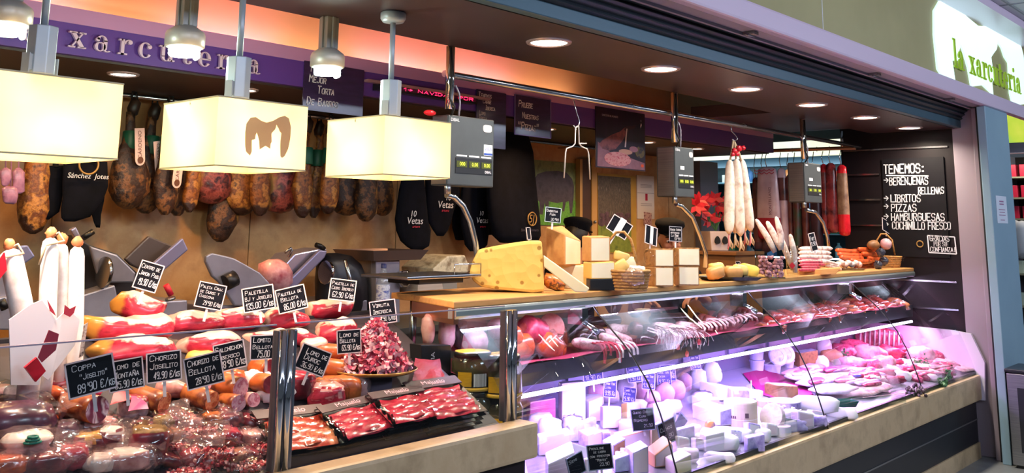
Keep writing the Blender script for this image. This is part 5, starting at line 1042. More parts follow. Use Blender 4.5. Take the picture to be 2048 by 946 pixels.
B = [ # L, C, R, bottom, topL, topC, topR, dL, dR, left/right/top materials, label
 (1052, 1060, 1112, 842, 806, 806, 801, .05, .05, (PWRAP, PWRAP, CV), 'pink and violet carton at the near end of the glass case', 'carton', 'box'),
 (1116, 1124, 1172, 842, 772, 770, 768, .07, .04, (CW, CW, CW), 'big glowing white cheese block at the near end of the glass case', 'cheese_block', 'cheese'),
 (1170, 1178, 1204, 846, 806, 806, 800, .05, .05, (CW, CP, CW), 'white wrapped block right of the big glowing white cheese', 'cheese_block', 'cheese'),
 (1132, 1140, 1194, 884, 858, 856, 840, .05, .04, (CG, CG, CW), 'grey blue veined cheese wedge with a white top', 'cheese_wedge', 'cheese'),
 (1200, 1206, 1243, 858, 818, 816, 818, .05, .04, (CP, CP, CW), 'tall pinkish white block beside a yellow sided cheese', 'cheese_block', 'cheese'),
 (1242, 1254, 1282, 846, 812, 808, 806, .03, .04, (YEL, CP, CY), 'yellow sided cheese block behind the dark price board', 'cheese_block', 'cheese'),
 (1072, 1078, 1142, 912, 876, 876, 868, .06, .05, (CW, CP, CW), 'long white cheese block with pale pink front, near the stone post', 'cheese_block', 'cheese'),
 (1156, 1174, 1206, 900, 866, 872, 867, .04, .03, (CV, CP, LAB), 'small cheese with blue flecked label and violet side', 'cheese_block', 'cheese'),
 (1204, 1226, 1252, 920, 888, 892, 882, .05, .04, (CV, MRIND, LAB), 'brown fronted cheese with shiny blue label on top', 'cheese_block', 'cheese'),
 (1226, 1236, 1302, 898, 872, 876, 862, .05, .05, (CO, CP, CO), 'long peach topped cheese block under the dark price board', 'cheese_block', 'cheese'),
 (1300, 1304, 1322, 894, 858, 856, 850, .04, .05, (CY, CY, CY), 'narrow cream cheese block beside the angled dark board', 'cheese_block', 'cheese'),
 (1224, 1230, 1260, 946, 918, 920, 914, .04, .04, (CV, CG, CW), 'grey fronted white topped cheese at the front edge of the case', 'cheese_block', 'cheese'),
 (1250, 1266, 1298, 950, 902, 908, 898, .05, .04, (CV, CP, CW), 'upright pale block in violet wrap at the front edge', 'cheese_block', 'cheese'),
 (1130, 1142, 1176, 930, 898, 886, 900, .05, .04, (CW, CW, CW), 'white steep wedge behind the front dark boards', 'cheese_wedge', 'cheese'),
 (1090, 1096, 1150, 960, 915, 930, 912, .06, .05, (CW, CP, CW), 'wide pale pink fronted block in the nearest corner of the case', 'cheese_block', 'cheese'),
 (1348, 1352, 1390, 892, 862, 862, 856, .04, .05, (CV, CG, CG), 'violet grey cheese block under the dark diamond pack', 'cheese_block', 'cheese'),
 (1292, 1310, 1345, 936, 905, 912, 890, .05, .05, (CO, CP, CO), 'orange topped wedge at the front edge near the glass seam', 'cheese_wedge', 'cheese'),
 (1330, 1350, 1384, 950, 922, 926, 914, .05, .05, (CP, CY, CW), 'cream cheese wedge lowest beside the glass seam', 'cheese_wedge', 'cheese'),
 (1386, 1440, 1466, 852, 815, 824, 818, .04, .04, (CW, CV, CW), 'long white paper wrapped block with violet end', 'cheese_block', 'cheese'),
 (1384, 1420, 1440, 832, 798, 800, 800, .05, .05, (CW, CW, CW), 'white boxy pack behind the long paper wrapped block', 'cheese_block', 'cheese'),
 (1400, 1436, 1470, 802, 768, 772, 778, .05, .05, (CW, CW, CW), 'white pack below the round white ball cheese', 'cheese_block', 'cheese'),
 (1530, 1556, 1596, 798, 770, 772, 774, .05, .05, (MRIND, MRIND, CW), 'brown sided slab with frosted white top in the middle of the case', 'cheese_block', 'cheese'),
 (1588, 1600, 1636, 735, 706, 708, 702, .05, .05, (MRIND, MRIND, CG), 'dark brown block at the back beside white knobbly meat', 'cheese_block', 'cheese'),
 (1488, 1496, 1530, 905, 876, 878, 872, .03, .04, (CV, CV, CV), 'violet blue wrapped pack near the front edge of the case', 'cheese_block', 'cheese'),
 (1400, 1412, 1450, 905, 872, 874, 868, .05, .05, (CW, CW, CW), 'white carton with small print near the front edge', 'cheese_block', 'cheese'),
 (1456, 1464, 1500, 812, 778, 780, 782, .05, .05, (CW, CV, CW), 'white tub shaped pack with ribbed violet end', 'cheese_block', 'cheese'),
]
for L_, C_, R_, bt, a, c, d, dL, dR, ms, lab, nm, ct in B:
    ml = []
    for m in ms:
        if m not in ml: ml.append(m)
    corner(nm, lab, ct, L_, C_, R_, bt, a, c, d, dL, dR, ml, p0=dk(C_, bt), bevel=.005, ms=tuple(ml.index(m) for m in ms))
K_ = [ # px, bottom, w, h, depth, mat, e, label, name, cat
 (1072, 814, 60, 22, .06, CV, .8, 'crumpled violet film bag at the near back corner', 'film_bag', 'bag'), (1112, 806, 50, 24, .06, CV, .8, 'shiny violet bag behind the glowing white cheese', 'film_bag', 'bag'),
 (1196, 802, 50, 34, .07, HAMP, .9, 'pink rounded ham piece behind the near price boards', 'ham_piece', 'meat'), (1192, 812, 44, 22, .06, CW, .7, 'white lump between the glowing block and the price boards', 'cheese_piece', 'cheese'),
 (1080, 872, 36, 42, .06, CW, .85, 'white round cheese standing near the stone post', 'cheese_piece', 'cheese'), (1106, 882, 50, 44, .06, CW, .8, 'white paper wrapped lump near the stone post', 'cheese_piece', 'cheese'),
 (1226, 806, 36, 26, .05, CP, .8, 'pale pink lump behind the yellow sided cheese', 'cheese_piece', 'cheese'), (1258, 800, 40, 42, .06, CW, .8, 'tall white wrapped piece behind the small price boards', 'cheese_piece', 'cheese'),
 (1215, 886, 26, 24, .05, CV, .8, 'violet film corner between two cheeses', 'film_bag', 'bag'), (1286, 800, 34, 32, .05, HAMP, .9, 'small pink ham end left of the glass seam', 'ham_piece', 'meat'),
 (1312, 818, 34, 36, .06, HAMP, .95, 'pink meat ball shaped piece beside the glass seam', 'ham_piece', 'meat'), (1336, 806, 40, 40, .06, HAMP, .95, 'rosy cooked ham piece in the pink row', 'ham_piece', 'meat'), (1358, 802, 40, 42, .06, HAMP, .95, 'rosy ham half with slit face in the pink row', 'ham_piece', 'meat'),
 (1376, 784, 28, 38, .05, HAMP, 1, 'oval upright ham face in the pink row', 'ham_piece', 'meat'), (1402, 780, 34, 42, .05, CW, .95, 'white oval cheese right of the pink ham row', 'cheese_piece', 'cheese'), (1430, 770, 40, 46, .06, CW, 1, 'round white ball cheese highest in the case', 'cheese_ball', 'cheese'),
 (1334, 852, 44, 46, .05, CW, .6, 'white paper pack with blue print at the glass seam', 'paper_pack', 'pack'), (1396, 876, 28, 26, .05, CW, .85, 'white twisted paper pack beside the red label', 'paper_pack', 'pack'),
 (1474, 882, 80, 24, .08, CW, .6, 'long flat white pack before the round wooden box', 'paper_pack', 'pack'), (1440, 900, 90, 30, .08, CW, .7, 'wide white wrapped pack near the front edge', 'paper_pack', 'pack'), (1446, 926, 60, 20, .05, CW, .7, 'low white pack against the front glass', 'paper_pack', 'pack'),
 (1382, 924, 46, 26, .05, CP, .7, 'pale pink folded pack against the front glass', 'paper_pack', 'pack'), (1600, 842, 90, 18, .08, CW, .5, 'long white box behind the clear wrapped packs', 'paper_pack', 'pack'),
 (1640, 826, 90, 32, .08, CW, .7, 'white wrapped bundle beside the green tray', 'paper_pack', 'pack'), (1690, 838, 60, 22, .06, CW, .8, 'white crumpled pack near the third glass seam', 'paper_pack', 'pack'), (1588, 862, 60, 22, .06, CV, .7, 'clear violet pack beside the small round tub', 'film_bag', 'bag'), (1634, 852, 56, 22, .06, CV, .7, 'clear pack flecked red at the front glass', 'film_bag', 'bag'),
 (1654, 718, 30, 44, .05, CW, .9, 'white knobbly piece at the back of the case', 'meat_piece', 'meat'), (1648, 742, 30, 30, .05, CW, .9, 'white lower knobbly piece at the back of the case', 'meat_piece', 'meat'),
]
for px, pb, w_, h_, d_, m_, e_, lab, nm, ct in K_:
    chunk(nm, lab, ct, px, pb, w_, h_, d_, m_, min(e_, .95) if ct == 'meat' or 'ball' in nm else e_*.75, .2 if m_ is not CV else .35, jf=8)
rnd = random.Random(31)
for i in range(16):      # small packs in the front row along the glass
    f = i/15; px = 1108+(1640-1108)*f; pb = 968+(862-968)*f
    if 1190 < px < 1225 or 1140 < px < 1165: px += 26
    m_ = (CW, CP, CW, LAB, CV, CW, CG)[i % 7]; w_ = rnd.uniform(34, 52); h_ = rnd.uniform(22, 32)
    p = dk(px, pb-10); p.y = max(p.y, 2.13); p.z = deck(p.y)+.002
    corner('small_pack', '%s small pack from the left in the front row along the glass' % ORD[i], 'pack', px-w_*.4, px-w_*.1, px+w_*.5, pb, pb-h_, pb-h_*1.1, pb-h_*.9, .035, .03, [m_, CW if m_ is not CW else CP], p0=p, ms=(1, 1, 0), jit=0, bevel=.008)
for i in range(14):      # second layer between the named cheeses
    px, pb, m_ = ((1090, 852, CW), (1150, 862, CW), (1182, 872, CP), (1262, 866, CY), (1280, 826, CW), (1320, 834, HAMP), (1350, 826, CW), (1410, 812, CW), (1424, 884, CP), (1466, 900, CW), (1530, 884, CW), (1556, 838, CW), (1612, 818, CV), (1590, 846, CW))[i]
    chunk('cheese_piece', '%s small wrapped cheese lump from the left, filling gaps in the case' % ORD[i], 'cheese', px, pb, 38, 26, .05, m_, .55, .2, jf=8, film_=FILM if i % 2 else None)
# wooden box cheese and other round things
BOX = mat('box_wood', ['d8bfa8', 'e6d2be'], .5, scale=4, stretch=(1, 1, 8))
o = wheel('wooden_box_cheese', 'large round pale wooden box with white cheese and dark stamp', 1500, 856, 66, 50, [BOX, CW], bands=[0, 0, 0, 1, 0, 0, 1]); b = MB()
k = mpp(o.location); R_ = 33*k
for i, (a0, z0, w0, h0) in enumerate(((-PI/2+.38, 26, .14, 9), (-PI/2-.55, 22, .05, 5), (-PI/2-.42, 22, .05, 5), (-PI/2-.3, 22, .04, 5))):
    b.box((R_*1.004*math.cos(a0), R_*1.004*math.sin(a0), z0*k), (.0015, w0*R_*1.6, h0*k), rz=a0)
b.build('stamp', mat('stamp_ink', '5a4648', .6), o)
wheel('round_cheese', 'small round cheese in a dish with a stick behind the wooden box', 1516, 796, 44, 12, [CW, CW]); wheel('round_cheese', 'flat rosy round cheese beside the wooden box', 1540, 814, 36, 12, [CO, CP])
wheel('round_cheese', 'round cheese leaning on its edge against the wooden box', 1556, 862, 50, 14, [CP, CR], tilt=(1.15, .0, -.5), rise=24); wheel('round_tub', 'small round white tub at the front of the case', 1574, 874, 38, 20, [CW, CP], cat='tub'); wheel('oval_tub', 'long low violet tub with a printed side', 1588, 826, 64, 22, [CV, CW], cat='tub')
b = MB(True); p = dk(1513, 788); k = mpp(p); b.tube([(0, 0, 0), (0, 0, 22*k)], .0025, 6); solo('cheese_stick', b, [CW], 'thin pale stick standing in the small round cheese', 'stick', p+Vector((0, .03, .008)))
TUB = mat('tub_white', ['cfd0ee', 'dcdcf4'], .35, scale=5); TUBB = mat('tub_blue', '5560c0', .35)
for px, pb, w_, h_, lab in ((1528, 744, 30, 22, 'lower white tub of the stack before the back panel'), (1526, 722, 30, 18, 'upper blue lidded tub of the stack before the back panel'), (1562, 748, 40, 18, 'wide white tub under the two standing lids'), (1588, 736, 30, 14, 'low white tub right of the standing lids')):
    P = dk(px, pb); k = mpp(P); b = MB(True); r, h = w_*k/2, h_*k; b.lathe([(0, 0), (r*.82, 0), (r*.95, h*.85), (r*1.04, h*.86), (r*1.04, h), (0, h)], 24, m=[0, 0, 1, 1, 1], smooth=False)
    if 'upper' in lab: P = dk(1528, 744); P.z += 22*k
    solo('yogurt_tub', b, [TUB, TUBB if 'blue' in lab else TUB], lab, 'tub', P+Vector((0, r, 0)))
for px, pb, lab in ((1556, 730, 'left round lid standing on the wide tub'), (1572, 726, 'right round lid standing on the wide tub')):
    P = dk(1562, 748); k = mpp(P); q = aty(px, pb-18, P.y+.02); b = MB(True); r = 20*k
    b.lathe([(0, .004), (r*.55, .004), (r*.57, .006), (r*.9, .005), (r, .0), (r, -.008), (0, -.008)], 28, m=[1, 1, 0, 0, 0, 0], smooth=False); solo('tub_lid', b, [TUB, mat('lid_print', ['8ab0d8', 'd8d8f0', '6a90c8'], .35, scale=14)], lab, 'lid', q, (1.25, 0, face(q)+.5))
# magenta sheet, green tray, clear bin
b = MB(); pts = [dk(*q) for q in ((1486, 748), (1530, 738), (1606, 768), (1636, 800), (1560, 800), (1520, 790))]; c = sum(pts, Vector())/6
for a, q in zip(pts, pts[1:]+pts[:1]): b.add([c+Vector((0, 0, .006)), a+Vector((0, 0, .004)), q+Vector((0, 0, .004))], [(0, 1, 2)], True)
solo('magenta_sheet', b, [mat('magenta', '9a1458', .5)], 'bare magenta liner sheet on the case floor', 'sheet')
p, rz, k = tray('dark green tray at the front of the meat section', (1682, 812), 60, .09, .03, mat('green_tray', '1c6a5c', .4), z=.575)
p = dk(1770, 812); k = mpp(p); F = FP(p); b = MB()
for c, d in (((0, 0, .028), (.34, .003, .056)), ((-.17, .05, .028), (.003, .1, .056)), ((.17, .05, .028), (.003, .1, .056))): b.box(c, d)
o = solo('clear_bin', b, [GLASS], 'low clear bin at the front edge of the meat section', 'bin', p, (0, 0, -.35)); b = MB(); b.box((0, 0, .0565), (.34, .004, .002)); b.build('rim', mat('bin_rim', 'd8c0b0', .3), o)
OLV = mat('olive_dark', ['2a1c38', '4a3a2a', '5a4a6a'], .3, scale=12, vary=.2); rnd = random.Random(9)
b = MB(True); b.ell((0, 0, 0), (.012, .01, .01), 10, 8); pr = None
for i in range(34):
    q = dk(1812+rnd.uniform(0, 40), 796-rnd.uniform(0, 16)); q.z += .008+.013*(i % 3)
    if pr is None: pr = solo('olive', b, [OLV], 'small dark olive in the heap at the front of the meat section', 'olive', q, group='olives in the meat section')
    else: dup(pr, q, rot=(0, rnd.uniform(0, 3), rnd.uniform(0, 3)))
# slices in white packs and pink meat
RAW = cmat('raw_pink', ['b02c58', 'd86888', 'a02450', 'e8a0b0'], rough=.3, scale=15, sss=.15, coat=.2); RAWP = cmat('raw_pale', ['d898a4', 'eec8cc', 'c87888'], rough=.3, scale=16, sss=.15); RAWD = cmat('raw_deep', ['8e1838', 'b83c5c', '7a1430'], rough=.3, scale=16, sss=.1, coat=.2); FATW = cmat('fat_white', ['f4e6e4', 'fbf4f2'], scale=5)
def slab(name, label, pts, th, m, plane=dk, cat='meat', lift=.0, jit=.006, group=None):
    """Flat piece lying on the display, outlined by photograph points."""
    q = [plane(*p) for p in pts]; c = sum(q, Vector())/len(q); b = MB(True); n = len(q); ring = []
    for f, dz in ((.86, 0), (1, th*.3), (1, th*.7), (.84, th)): ring += [(a-c)*f+Vector((0, 0, dz)) for a in q]
    b.add(ring, [(i*n+j, i*n+(j+1) % n, (i+1)*n+(j+1) % n, (i+1)*n+j) for i in range(3) for j in range(n)] + [tuple(range(n)), tuple(range(3*n, 4*n))], True); b.jitter(jit, 30, pts[0][0])
    return solo(name, b, m if isinstance(m, list) else [m], label, cat, c+Vector((0, 0, lift)), group=group)
for i, (x, y, w_, h_, r) in enumerate(((1600, 752, 74, 12, 0), (1626, 748, 80, 12, 0), (1612, 764, 86, 13, 0), (1650, 760, 90, 14, 0), (1680, 756, 84, 12, 0), (1640, 776, 100, 15, 0), (1690, 774, 96, 14, 0), (1730, 770, 70, 13, 0), (1668, 790, 100, 15, 0), (1720, 790, 90, 15, 0), (1752, 784, 70, 14, 0))):
    slab('sliced_pack', '%s pale sliced meat pack from the left in the fan of white packs' % ORD[i], [(x-w_/2, y+h_*.1), (x-w_*.3, y-h_*.5), (x+w_*.3, y-h_*.6), (x+w_/2, y-h_*.1), (x+w_*.3, y+h_*.5), (x-w_*.25, y+h_*.5)], .022, [RAWP, CW, mat('pack_violet', ['b8a8d8', 'e8e0f0', 'd0b8c8'], .3, scale=10, stretch=(1, 4, 1), coat=.3)][i % 3] if i % 3 != 1 else RAWP, lift=.008+.006*(i % 3))
b = MB(True); b.ell((0, 0, 0), (.055, .03, .012), 14, 8, jit=.3); solo('blue_pouch', b, [mat('blue_pouch', '4a48a8', .35)], 'small blue violet pouch lying on the white packs', 'pouch', dk(1712, 768)+Vector((0, 0, .05)))
M_ = [(1690, 718, 60, 30, .08, RAW, 'pink chicken piece beside the dark brown block'), (1668, 724, 44, 24, .06, CO, 'orange marinated piece beside the white knobbly meat'), (1716, 712, 60, 32, .08, RAW, 'smooth pink loin behind the ribs'), (1748, 722, 70, 30, .08, RAWP, 'pale pink joint before the ribs'), (1706, 738, 60, 24, .06, RAWP, 'pale rolled meat in the middle of the meat section'), (1740, 744, 60, 26, .06, RAW, 'pink folded fillet under the pale joint'), (1770, 740, 56, 28, .06, RAWP, 'white fatted piece under the third glass seam'), (1786, 722, 60, 30, .07, RAWD, 'deep red cut beside the ribs'), (1770, 762, 56, 24, .06, RAWD, 'dark red rolled slices near the olives'), (1744, 764, 46, 22, .06, RAW, 'small pink roll beside the dark red rolled slices'), (1826, 702, 44, 30, .08, FATW, 'white fatty joint at the back near the end panel'), (1812, 716, 40, 24, .06, RAWD, 'red lean piece under the white fatty joint'), (1846, 726, 56, 32, .08, RAWP, 'pale meaty bone joint near the end panel'), (1872, 728, 44, 26, .06, RAW, 'pink chunk right of the meaty bone joint'), (1820, 748, 50, 18, .05, RAW, 'pink strip bundle in the parsley'), (1862, 762, 40, 16, .05, CP, 'pale small heap at the front near the end panel')]
for px, pb, w_, h_, d_, m_, lab in M_: chunk('meat_cut', lab, 'meat', px, pb, w_, h_, d_, m_, .85, .28, jf=9, rot=(0, .15*math.sin(px), 0))
rnd = random.Random(77)
for i in range(20):      # thin folded slices over the white packs
    x = 1590+9.2*i; y = 752+rnd.uniform(-4, 34)*(1 if i > 3 else .4); w_, h_ = rnd.uniform(30, 52), rnd.uniform(4, 7)
    slab('meat_slice', '%s thin slice from the left, lying over the fan of white packs' % ORD[i], [(x-w_/2, y+h_*.4), (x-w_*.2, y-h_*.6), (x+w_*.3, y-h_*.8), (x+w_/2, y-h_*.2), (x+w_*.2, y+h_*.5), (x-w_*.3, y+h_)], .014, (RAWP, mat('slice_violet', ['9a80b8', 'd0b8dc', '8468a8'], .3, scale=14), RAW)[i % 3], lift=.034+.004*(i % 3), jit=.012)
for r_ in range(3):      # heap of small meat pieces
    for i in range(14):
        x = 1706+r_*14+i*(15.5-1.4*r_); y = 744+r_*15-(x-1706)*.10+rnd.uniform(-3, 3)
        chunk('meat_morsel', '%s small meat piece from the left, %s row of the heap under the ribs' % (ORD[i], ('back', 'middle', 'front')[r_]), 'meat', x, y, rnd.uniform(26, 40), rnd.uniform(12, 19), .05, (RAW, RAWP, RAWD, RAW, FATW)[(i*2+r_) % 5], .85, .45, jf=10, rot=(rnd.uniform(-.2, .2), rnd.uniform(-.3, .3), rnd.uniform(-.6, .6)), seg=12, group='small meat pieces under the ribs')
p = dk(1760, 700); k = mpp(p); t = thing('rib_rack', 'rack of pink ribs standing at the back of the meat section', 'meat', p, face(p)+.1)
b = MB(True); b.ell((0, .03, 22*k), (46*k, .03, 20*k), 22, 12, e=.8, jit=.1); b.build('meat', RAW, t)
for i in range(9):
    x = (-36+9*i)*k; b = MB(True); b.tube([(x-.004, .0, 6*k), (x, -.008, 22*k), (x+.006, .004, 40*k-abs(i-4)*1.2*k)], [.006, .007, .006], 8); b.build('rib', FATW, t)
for i, (x0, y0, x1, y1) in enumerate(((1800, 742, 1868, 738), (1806, 750, 1884, 748), (1820, 756, 1892, 754), (1838, 760, 1898, 758), (1850, 746, 1906, 744), (1862, 738, 1920, 734))):
    a, c = dk(x0, y0), dk(x1, y1); m = (a+c)/2; b = MB(True); b.tube([a-m, (a-m)*.5+Vector((0, 0, .012)), Vector((0, 0, .008)), (c-m)*.6+Vector((0, 0, .012)), c-m], [.012, .02, .02, .02, .01], 10, sq=.6); b.jitter(.006, 25, i)
    solo('meat_strip', b, [RAW if i % 2 else RAWP], '%s pink meat strip from the left beside the parsley' % ORD[i], 'meat', m+Vector((0, 0, .025)))
for i, (x, y) in enumerate(((1880, 714), (1886, 724), (1892, 733), (1908, 722), (1916, 732), (1926, 738), (1934, 744), (1944, 742))):
    slab('pork_chop', '%s pink pork chop from the left, overlapping by the end panel' % ORD[i], [(x-26, y+2), (x-16, y-7), (x+8, y-9), (x+22, y-4), (x+20, y+4), (x-8, y+7)], .02, RAW if i % 2 else RAWP, lift=.035-.003*i)
PARS = mat('parsley', ['2e5a34', '4a8048', '244a2c'], .5, scale=30)
for i, (px, py, s) in enumerate(((1938, 738, 24), (1946, 728, 22), (1898, 760, 22), (1850, 742, 20), (1836, 738, 16), (1690, 726, 18), (1886, 774, 14))):
    q = dk(px, py); k = mpp(q); t = thing('parsley_sprig', 'curly parsley sprig %s' % ('lowest beside the end panel', 'upper against the end panel', 'below the pork chops', 'right among the pink strips', 'left among the pink strips', 'on the pink chicken', 'at the front edge by the olives')[i], 'parsley', q); b = MB(); rnd = random.Random(i)
    for j in range(60):
        c = Vector((rnd.gauss(0, s*k*.4), rnd.uniform(-.02, .02), .01+abs(rnd.gauss(0, s*k*.45)))); u, v = Vector((rnd.uniform(-1, 1), rnd.uniform(-1, 1), rnd.uniform(-1, 1))).normalized()*.014, Vector((rnd.uniform(-1, 1), rnd.uniform(-1, 1), rnd.uniform(-1, 1))).normalized()*.009
        b.add([c-u, c+v, c+u, c-v], [(0, 1, 2, 3)], True)
    b.build('leaves', PARS, t, keep=True)
    b = MB(True); b.tube([(0, 0, 0), (.004, 0, s*k*.5)], .002, 5); b.build('stem', PARS, t)
# price boards in the case
for px, py, w_, h_, rl, nl, lab in ((1186, 752, 40, 24, 3, 1, 'pink framed price board leftmost at the back of the case'), (1220, 777, 26, 34, -6, 2, 'white framed price board second at the back of the case'), (1268, 748, 28, 32, 6, 2, 'white framed price board just left of the glass seam'), (1297, 762, 26, 32, -5, 2, 'white framed price board crossed by the glass seam'), (1259, 790, 26, 30, -8, 2, 'lower white framed price board before the white wrapped piece'), (1336, 746, 30, 32, 3, 1, 'rear white framed price board over the pink ham row'), (1328, 754, 28, 32, 3, 2, 'front white framed price board over the pink ham row'), (1390, 724, 20, 30, 6, 2, 'small violet price board beside the ball cheese')):
    L_ = [('Jamon York', .08, .70, .15, .8), ('Extra', .08, .48, .14, .5), ('9,90 Kg', .12, .12, .24, .76)] if nl == 2 else [('18,90 Kg', .1, .2, .36, .8)]
    sign(px, py, w_, h_, 2.62 if px < 1300 else 2.66, rl, L_, lab, stem=.04, frame='f0e4f0', face_m=mat('sign_violet', '3c3480', .45))
for px, py, w_, h_, rl, tn, pl, L_, lab in ((1286, 839, 46, 42, 6, .85, 2.3, [('Queso Oveja', .1, .78, .11, .8), ('Cura', .35, .6, .11, .3), ('Romero', .1, .42, .12, .6), ("21,90", .5, .16, .13, .4)], 'dark price board standing among the peach and yellow cheeses'), (1200, 914, 50, 48, 6, .85, 2.12, [('Provolone', .1, .8, .1, .6), ('de cabra', .26, .66, .1, .5), ('con pimenton', .1, .5, .1, .8), ('"Montes"', .3, .34, .1, .5), ("23,90", .45, .16, .12, .4)], 'largest dark price board against the front glass'), (1335, 864, 34, 44, 10, .1, 2.25, [('Curado', .1, .6, .16, .7), ('18,90', .2, .25, .16, .6)], 'angled dark price board at the glass seam'), (1152, 930, 32, 40, 12, .1, 2.12, [('Semi', .1, .7, .14, .5)], 'angled dark price board against the front glass near the stone post')):
    sign(px, py, w_, h_, pl, rl, L_, lab, stem=.02, turn=tn, frame='8a94a8', lw=.09)
q = dk(1362, 860); F = FP(q); b = fpoly(F, [(1362, 826), (1376, 842), (1362, 862), (1348, 852)], .04); solo('diamond_pack', b, [mat('dark_green_pack', ['1e2a2a', '3a4a44', '5a6a60'], .3, scale=14)], 'dark green diamond shaped pack beside the glass seam', 'pack', q, (0, 0, F.rz), bevel=.004)
q = dk(1420, 862); b = MB(True); b.ell((0, 0, 0), (.032, .02, .022), 14, 10, e=.9); solo('red_label_cheese', b, [mat('red_yellow_label', ['c81e28', 'f0a020', '3a3a90'], .3, scale=16)], 'small cheese with red and orange round label', 'cheese', q+Vector((0, 0, .025)))
# ------------------------------------------------------------------ the red lined shelf
MORC = mat('morcilla', ['1a0e10', '34181a', '241214'], .3, scale=12, coat=.4, vary=.1); MORB = mat('brown_sausage', ['4a2420', '70382e', '3a1c1a'], .32, scale=10, coat=.3, vary=.1); LONG = mat('white_longaniza', ['c8a096', 'ecd6cc', 'b07a74', 'e0c0b4'], .45, scale=20, vary=.06); CUTR = mat('cut_red', ['b02c34', 'd8685c', 'c04440'], .35, scale=24); MORT = mat('cut_mortadella', ['d86a68', 'e89a90', 'c85a5c'], .35, scale=18)
REDW = mat('red_wrapped', ['6e1f1e', 'b0483a', '8a2c28', 'd88a78'], .2, scale=14, coat=.7, bump=.3, vary=.15)
def bag_on(o, r, seed): f = MB(True); f.ell((0, 0, 0), r, 18, 10, jit=.5, jf=14, seed=seed); f.build('plastic_wrap', FILMH, o)
for i, (a, c, d, e, r, m, lab) in enumerate(((1000, 680, 1028, 672, .05, [CHO, CUTR], 'orange salami seen through the end of the shelf'), (930, 690, 960, 680, .045, [HAMP, FATW], 'pink cut meat roll at the near end of the shelf'), (1012, 700, 1052, 690, .05, [CHO, MORT], 'orange cut salami lying lowest by the steel post'), (985, 660, 1000, 655, .04, [mat('white_rolls', ['d8c0c4', 'b89098'], .4, scale=9), HAMP], 'white ended meat roll behind the yellow lidded jars'))):
    lay('salami', lab, a, c, d, e, r, m, y=2.58, cut=True)
o = lay('salami', 'red cut salami end beside the steel post', 1046, 655, 1078, 668, .058, [RED, CUTR], y=2.6, cut=True)
q = aty(1102, 655, 2.62); b = MB(True); b.lathe([(0, -.012), (.058, -.012), (.06, 0), (.058, .012), (0, .012)], 28, smooth=False); solo('mortadella_slice', b, [MORT], 'round red mortadella face standing upright on the shelf', 'meat', q, (1.35, .1, face(q)+.35))
o = lay('salami', 'orange cut sausage half in clear wrap left of the black puddings', 1080, 680, 1114, 702, .05, [CHO, MORT], y=2.56, cut=True); bag_on(o, (.07, .06, .06), 3)
for i, (a, c, w_, h_, lab) in enumerate(((1062, 712, 34, 30, 'wrapped pink piece nearest the steel post on the shelf'), (1084, 710, 34, 26, 'shiny wrapped piece at the shelf edge'), (1126, 694, 34, 40, 'orange wrapped piece left of the white sausage'), (1110, 712, 30, 22, 'small wrapped piece at the shelf edge under the orange one'))):
    o = chunk('wrapped_meat', lab, 'meat', a, c, w_, h_, .07, REDW if i != 2 else CHO, .8, .25, plane=shf, film_=FILMH)
for i, (a, c, d, e, r, m, y, lab) in enumerate(((1156, 664, 1206, 668, .036, [MORC], 2.62, 'thick black pudding under the first downlight reflection'), (1152, 674, 1190, 680, .03, [MORC], 2.58, 'second black pudding tied with red string'), (1146, 684, 1232, 698, .024, [LONG], 2.52, 'long white sausage with black band at the shelf edge'), (1206, 664, 1262, 684, .024, [LONG], 2.6, 'pale netted sausage right of the black puddings'), (1200, 672, 1256, 696, .024, [LONG], 2.56, 'pale sausage with white strings'), (1216, 656, 1270, 662, .024, [LONG], 2.68, 'pale sausage at the back of the shelf'), (1262, 654, 1282, 660, .032, [MORB], 2.62, 'brown pudding end left of the dark ball pudding'), (1284, 662, 1306, 668, .034, [MORC], 2.58, 'shiny black pudding under the second reflection'), (1276, 680, 1308, 686, .026, [MORC], 2.52, 'small black pudding at the shelf edge'), (1306, 652, 1352, 656, .022, [LONG], 2.62, 'pink white sausage with red band'), (1310, 664, 1370, 672, .022, [LONG], 2.56, 'speckled sausage in the stringy bunch'), (1330, 656, 1392, 662, .022, [LONG], 2.6, 'rosy sausage atop the stringy bunch'), (1336, 672, 1400, 684, .022, [LONG], 2.53, 'lowest sausage in the stringy bunch'), (1352, 650, 1404, 656, .022, [LONG], 2.64, 'rear sausage in the stringy bunch'), (1176, 646, 1240, 640, .026, [MORC], 2.72, 'green black sausage lying far back on the shelf'), (1300, 640, 1376, 636, .03, [MORC], 2.74, 'dark sausage along the back of the shelf'))):
    lay('shelf_sausage', lab, a, c, d, e, r, m, y=y, dy=-.02, n=12)
for i in range(12):
    a = 1386+9.5*i; lay('brown_sausage', '%s brown sausage from the left in the fan on the shelf' % ORD[i], a, 632-1.2*i+4*(i % 3), a+36, 644-1.4*i+4*(i % 3), .028, MORB if i % 4 else MORC, y=2.64-.03*(i % 3), dy=-.08)
STRW = mat('string_white', ['d8c8c4', 'f0e6e2'], .7, scale=30); STRR = mat('string_red', 'a82038', .6)
rnd = random.Random(12)
